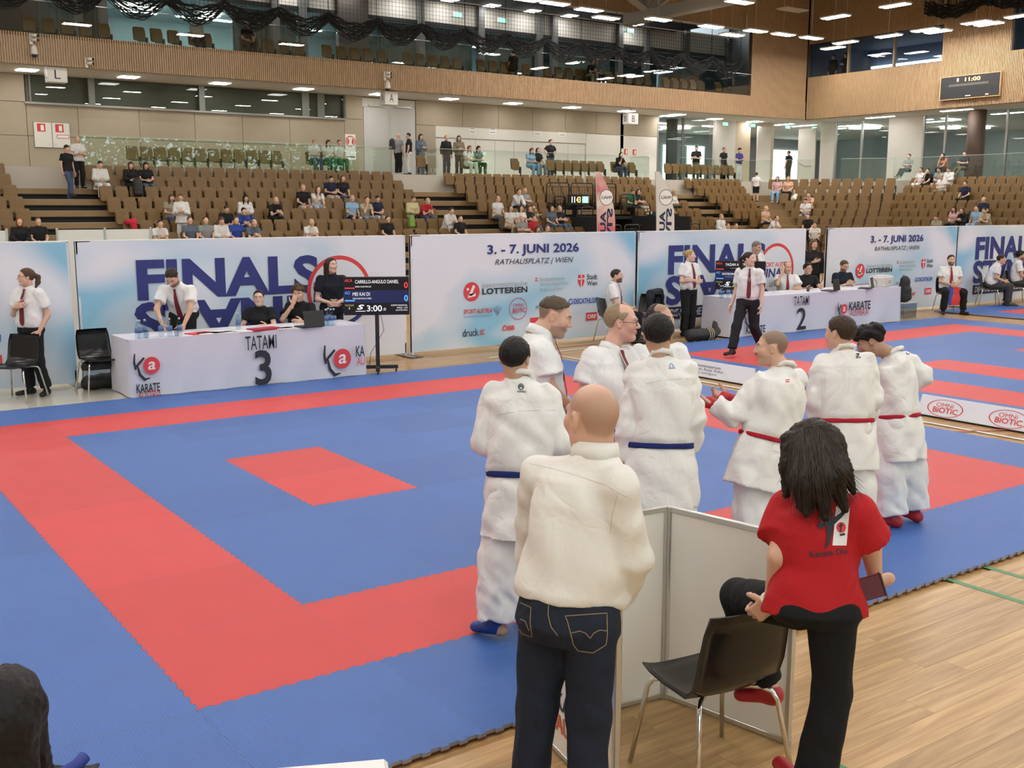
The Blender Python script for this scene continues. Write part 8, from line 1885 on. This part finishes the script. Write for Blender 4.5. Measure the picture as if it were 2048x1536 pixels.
# standing people: on the stand's treads, on the walkway, on the gallery
def on_stand(px, feet, *a, **k):
    best = min(range(NR), key=lambda r: abs(topx(gy(px, feet, row_y(r) - .2))[1] - topx((gy(px, feet, row_y(r) - .2)[0], row_y(r) - .2, row_z(r)))[1])); r = best
    x = gy(px, feet, row_y(r) - .2)[0]; return (x, row_y(r) - .2, row_z(r))
spectator(on_stand(140, 408), math.pi + .5, 'walk', T_, 'black', Lg, 'denim', 'short', 'dark', 'on the left stairway', True)
spectator(on_stand(160, 372), math.pi + .1, 'phone', T_, 'white', Lg, 'black', 'none', 'dark', 'on the left stairway')
spectator(on_stand(366, 482), math.pi - .4, 'phone', G_, 'white', Lg, 'white', 'short', 'brown', 'among the seats', scale=.93)
spectator(on_stand(1511, 410), math.pi + 2.2, 'stand', T_, 'white', Sh, 'black', 'short', 'dark', 'among the seats', scale=.85); spectator(on_stand(1637, 428), -.2, 'phone', T_, 'white', Sh, 'khaki', 'short', 'dark', 'with back turned among the seats'); spectator(on_stand(1653, 432), -.3, 'phone', T_, 'white', Lg, 'denim', 'bun', 'dark', 'with back turned among the seats', True)
WK = lambda px, dy=.9: (gy(px, 330, YG + dy)[0], YG + dy, ZK)
for a in ((797, 1.9, -1.2, 'stand', T_, 'grey', Lg, 'black', 'none', 'dark', 0), (818, 1.4, .9, 'stand', T_, 'black', Lg, 'white', 'short', 'dark', 0), (842, 1.7, math.pi, 'phone', J_, 'slate', Lg, 'denim', 'long', 'dark', 1), (893, 1.5, math.pi, 'stand', J_, 'black', Lg, 'navy', 'short', 'blond', 0), (918, 1.6, math.pi - .3, 'phone', J_, 'khaki', Lg, 'black', 'long', 'black', 0), (1101, 1.4, math.pi, 'hips', T_, 'black', Lg, 'slate', 'bun', 'dark', 1),
          (1392, 1.2, math.pi - 1.0, 'phone', T_, 'black', Lg, 'khaki', 'short', 'dark', 0), (1447, 1.4, math.pi, 'stand', T_, 'black', Lg, 'black', 'short', 'brown', 0), (1478, 1.4, math.pi, 'phone', T_, 'purple', Lg, 'white', 'curly', 'dark', 0), (1577, 1.6, 0.0, 'stand', T_, 'black', Lg, 'black', 'short', 'brown', 0)):
    spectator(WK(a[0], a[1]), a[2], *a[3:10], 'on the upper walkway', bool(a[10]))
for px, pn, c, b, hk, hc, fem in ((627, 'lap', 'white', 'denim', 'short', 'blond', 0), (655, 'lap', 'white', 'green', 'long', 'dark', 1), (678, 'sit', 'white', 'green', 'short', 'dark', 0), (936, 'lap', 'white', 'white', 'long', 'red', 1), (954, 'lap', 'slate', 'black', 'long', 'black', 1), (1060, 'lap', 'sky', 'sky', 'long', 'brown', 1), (1074, 'sit', 'black', 'grey', 'long', 'black', 1), (1235, 'chin', 'black', 'denim', 'long', 'black', 1)):
    x, y, z = WK(px, .72); spectator((x, y, z - .02), math.pi, pn, T_, c, Lg, b, hk, hc, 'behind the glass balustrade', bool(fem)); UP.append((x, y + .05, z, 0.0))
UP[:] = [u for i, u in enumerate(UP) if not any(abs(u[0] - v[0]) < .42 and abs(u[1] - v[1]) < .6 for v in UP[i + 1:])]
for px, py, pn, c, b, hk in ((1816, 300, 'back', 'grey', 'black', 'short'), (1890, 300, 'chin', 'orange', 'black', 'long'), (1927, 296, 'back', 'navy', 'khaki', 'short')):
    p = gx(px, 330, XR + 1.15); spectator((XR + 1.15, p[1], ZK - .02), math.pi / 2, pn, T_, c, Lg, b, hk, 'dark', 'above the side stand', hk == 'long')
for px, pn, c, b, hk in ((393, 'lap', 'white', 'black', 'none'), (494, 'sit', 'black', 'black', 'short'), (1028, 'sit', 'black', 'black', 'short'), (1178, 'lean', 'black', 'khaki', 'short'), (1192, 'sit', 'slate', 'black', 'long')):
    p = gy(px, 80, 35.5); spectator((p[0], 35.5, ZT - .02), math.pi if px < 1000 or px > 1100 else 0, pn, T_, c, Lg, b, hk, 'dark', 'on the upper gallery', hk == 'long'); UP2[:] = [u for u in UP2 if abs(u[0] - p[0]) > .35] + [(p[0], 35.6, ZT, 0)]
for px in (1665, 1690):
    p = gx(px, 150, XR + 1.0); spectator((XR + 1.0, p[1], 8.66), math.pi / 2, 'stand' if px == 1665 else 'phone', J_, 'black', Lg, 'black', 'short' if px == 1665 else 'long', 'dark', 'behind the upper window')
# things lying about in the stand
s_ = find_seat(240, 438 - 10, 1.0, (1,)); rj = Field((-.25, -.25, .1), (.25, .3, .9), .02); rj.cone((-.1, .1, .75), (.12, .1, .8), .09, .08, .05); rj.cone((.05, -.02, .7), (.08, -.1, .40), .11, .06, .05); V, Q = rj.nets()
tag(meshobj('jacket', qmesh('jacket', V + .008 * np.sin(V[:, [1, 2, 0]] * 30), Q, pm('jacket_red', (.50, .015, .04), .8)), None, loc=s_[:3]), 'red jacket thrown over a seat beside the left stairway', 'jacket')
s_ = find_seat(278, 345, 1.0, (1,)); blob('backpack', V3(s_[0], s_[1], s_[2] + .45), [((0, 0, .15), (0, .05, .5), .17, .15)], .025, BAG, 'large black backpack between two women in the top rows', 'backpack')
s_ = find_seat(833, 425, .9, (1,)); blob('tote_bag', V3(s_[0], s_[1] - .05, s_[2] + .45), [((0, 0, .12), (0, .02, .38), .13, .11)], .025, pm('bag_green', (.18, .34, .05), .7), 'bright green bag beside the woman in yellow', 'bag')
s_ = find_seat(1585, 378, .9); blob('tote_bag', V3(s_[0], s_[1], s_[2] + .45), [((-.05, 0, .1), (.08, 0, .25), .14, .10)], .025, pm('bag_cream', (.60, .57, .48), .8), 'cream cloth bag on a seat beside the woman in peach', 'bag')
x, y, z = WK(790, 1.55); blob('backpack', V3(x - .12, y, ZK + 1.05), [((0, 0, .0), (0, 0, .34), .14, .12)], .025, BAG, 'black backpack on the bald man on the walkway', 'backpack')
# seats built once everybody has been seated (taken seats are folded down)
SEATS_BY = sorted(range(len(SEATS)), key=lambda i: topx((SEATS[i][0], SEATS[i][1], SEATS[i][2]))[2])
ind = SEATS_BY[:285]; rest = SEATS_BY[285:]
BN = {0: 'left of the left stairway', 1: 'between the two stairways', 2: 'between the middle stairway and the exit passage', 3: 'right of the exit passage', 4: 'left of the corner stand', 5: 'in the corner stand', 6: 'on the side tribune'}
def put_seat(s_, taken, lab, grp, brk=True):
    r_ = empty('folding_chair', s_[:3], s_[3], lab, 'seat', grp)
    meshobj('backrest', S_BACK, r_); meshobj('seat_pan', S_PAN2 if taken else S_PAN, r_)
    if brk: meshobj('bracket', S_BR, r_)
for i in ind:
    s_ = SEATS[i]; b = BN[s_[4]]
    put_seat(s_, i in TAKEN, ('wooden seat folded down in use, %s row, ' if i in TAKEN else 'folded-up wooden seat with black bracket, %s row, ') % ORD[s_[5]] + b, 'tribune seats ' + b)
m = MB(); SV = S_ALL.v; SV_ = np.array(SV)
for i in rest:
    s_ = SEATS[i]; c, sn = math.cos(s_[3]), math.sin(s_[3])
    P = np.stack([SV_[:, 0] * c - SV_[:, 1] * sn + s_[0], SV_[:, 0] * sn + SV_[:, 1] * c + s_[1], SV_[:, 2] + s_[2]], 1)
    b0 = len(m.v); m.v.extend(map(tuple, P)); m.f.extend([[b0 + k for k in f_] for f_ in S_ALL.f]); m.m.extend(S_ALL.m); m.sm.extend(S_ALL.sm)
o = m.build('distant_tribune_seats', [SEATW, SEATD]); tag(o, 'remaining folded wooden seats of the farther stands', 'seat', None, 'stuff')
for s_ in UP:
    q = topx((s_[0], s_[1], s_[2] + .5))
    if q[0] < 2080: put_seat(s_, False, 'wooden seat on the upper walkway behind the glass balustrade', 'seats on the upper walkway')
for s_ in UP2:
    if topx(s_[:3])[0] < 1500: put_seat(s_, False, 'dark wooden seat on the upper gallery behind the balustrade glass', 'seats on the upper gallery')
bpy.data.scenes.remove(TXT)
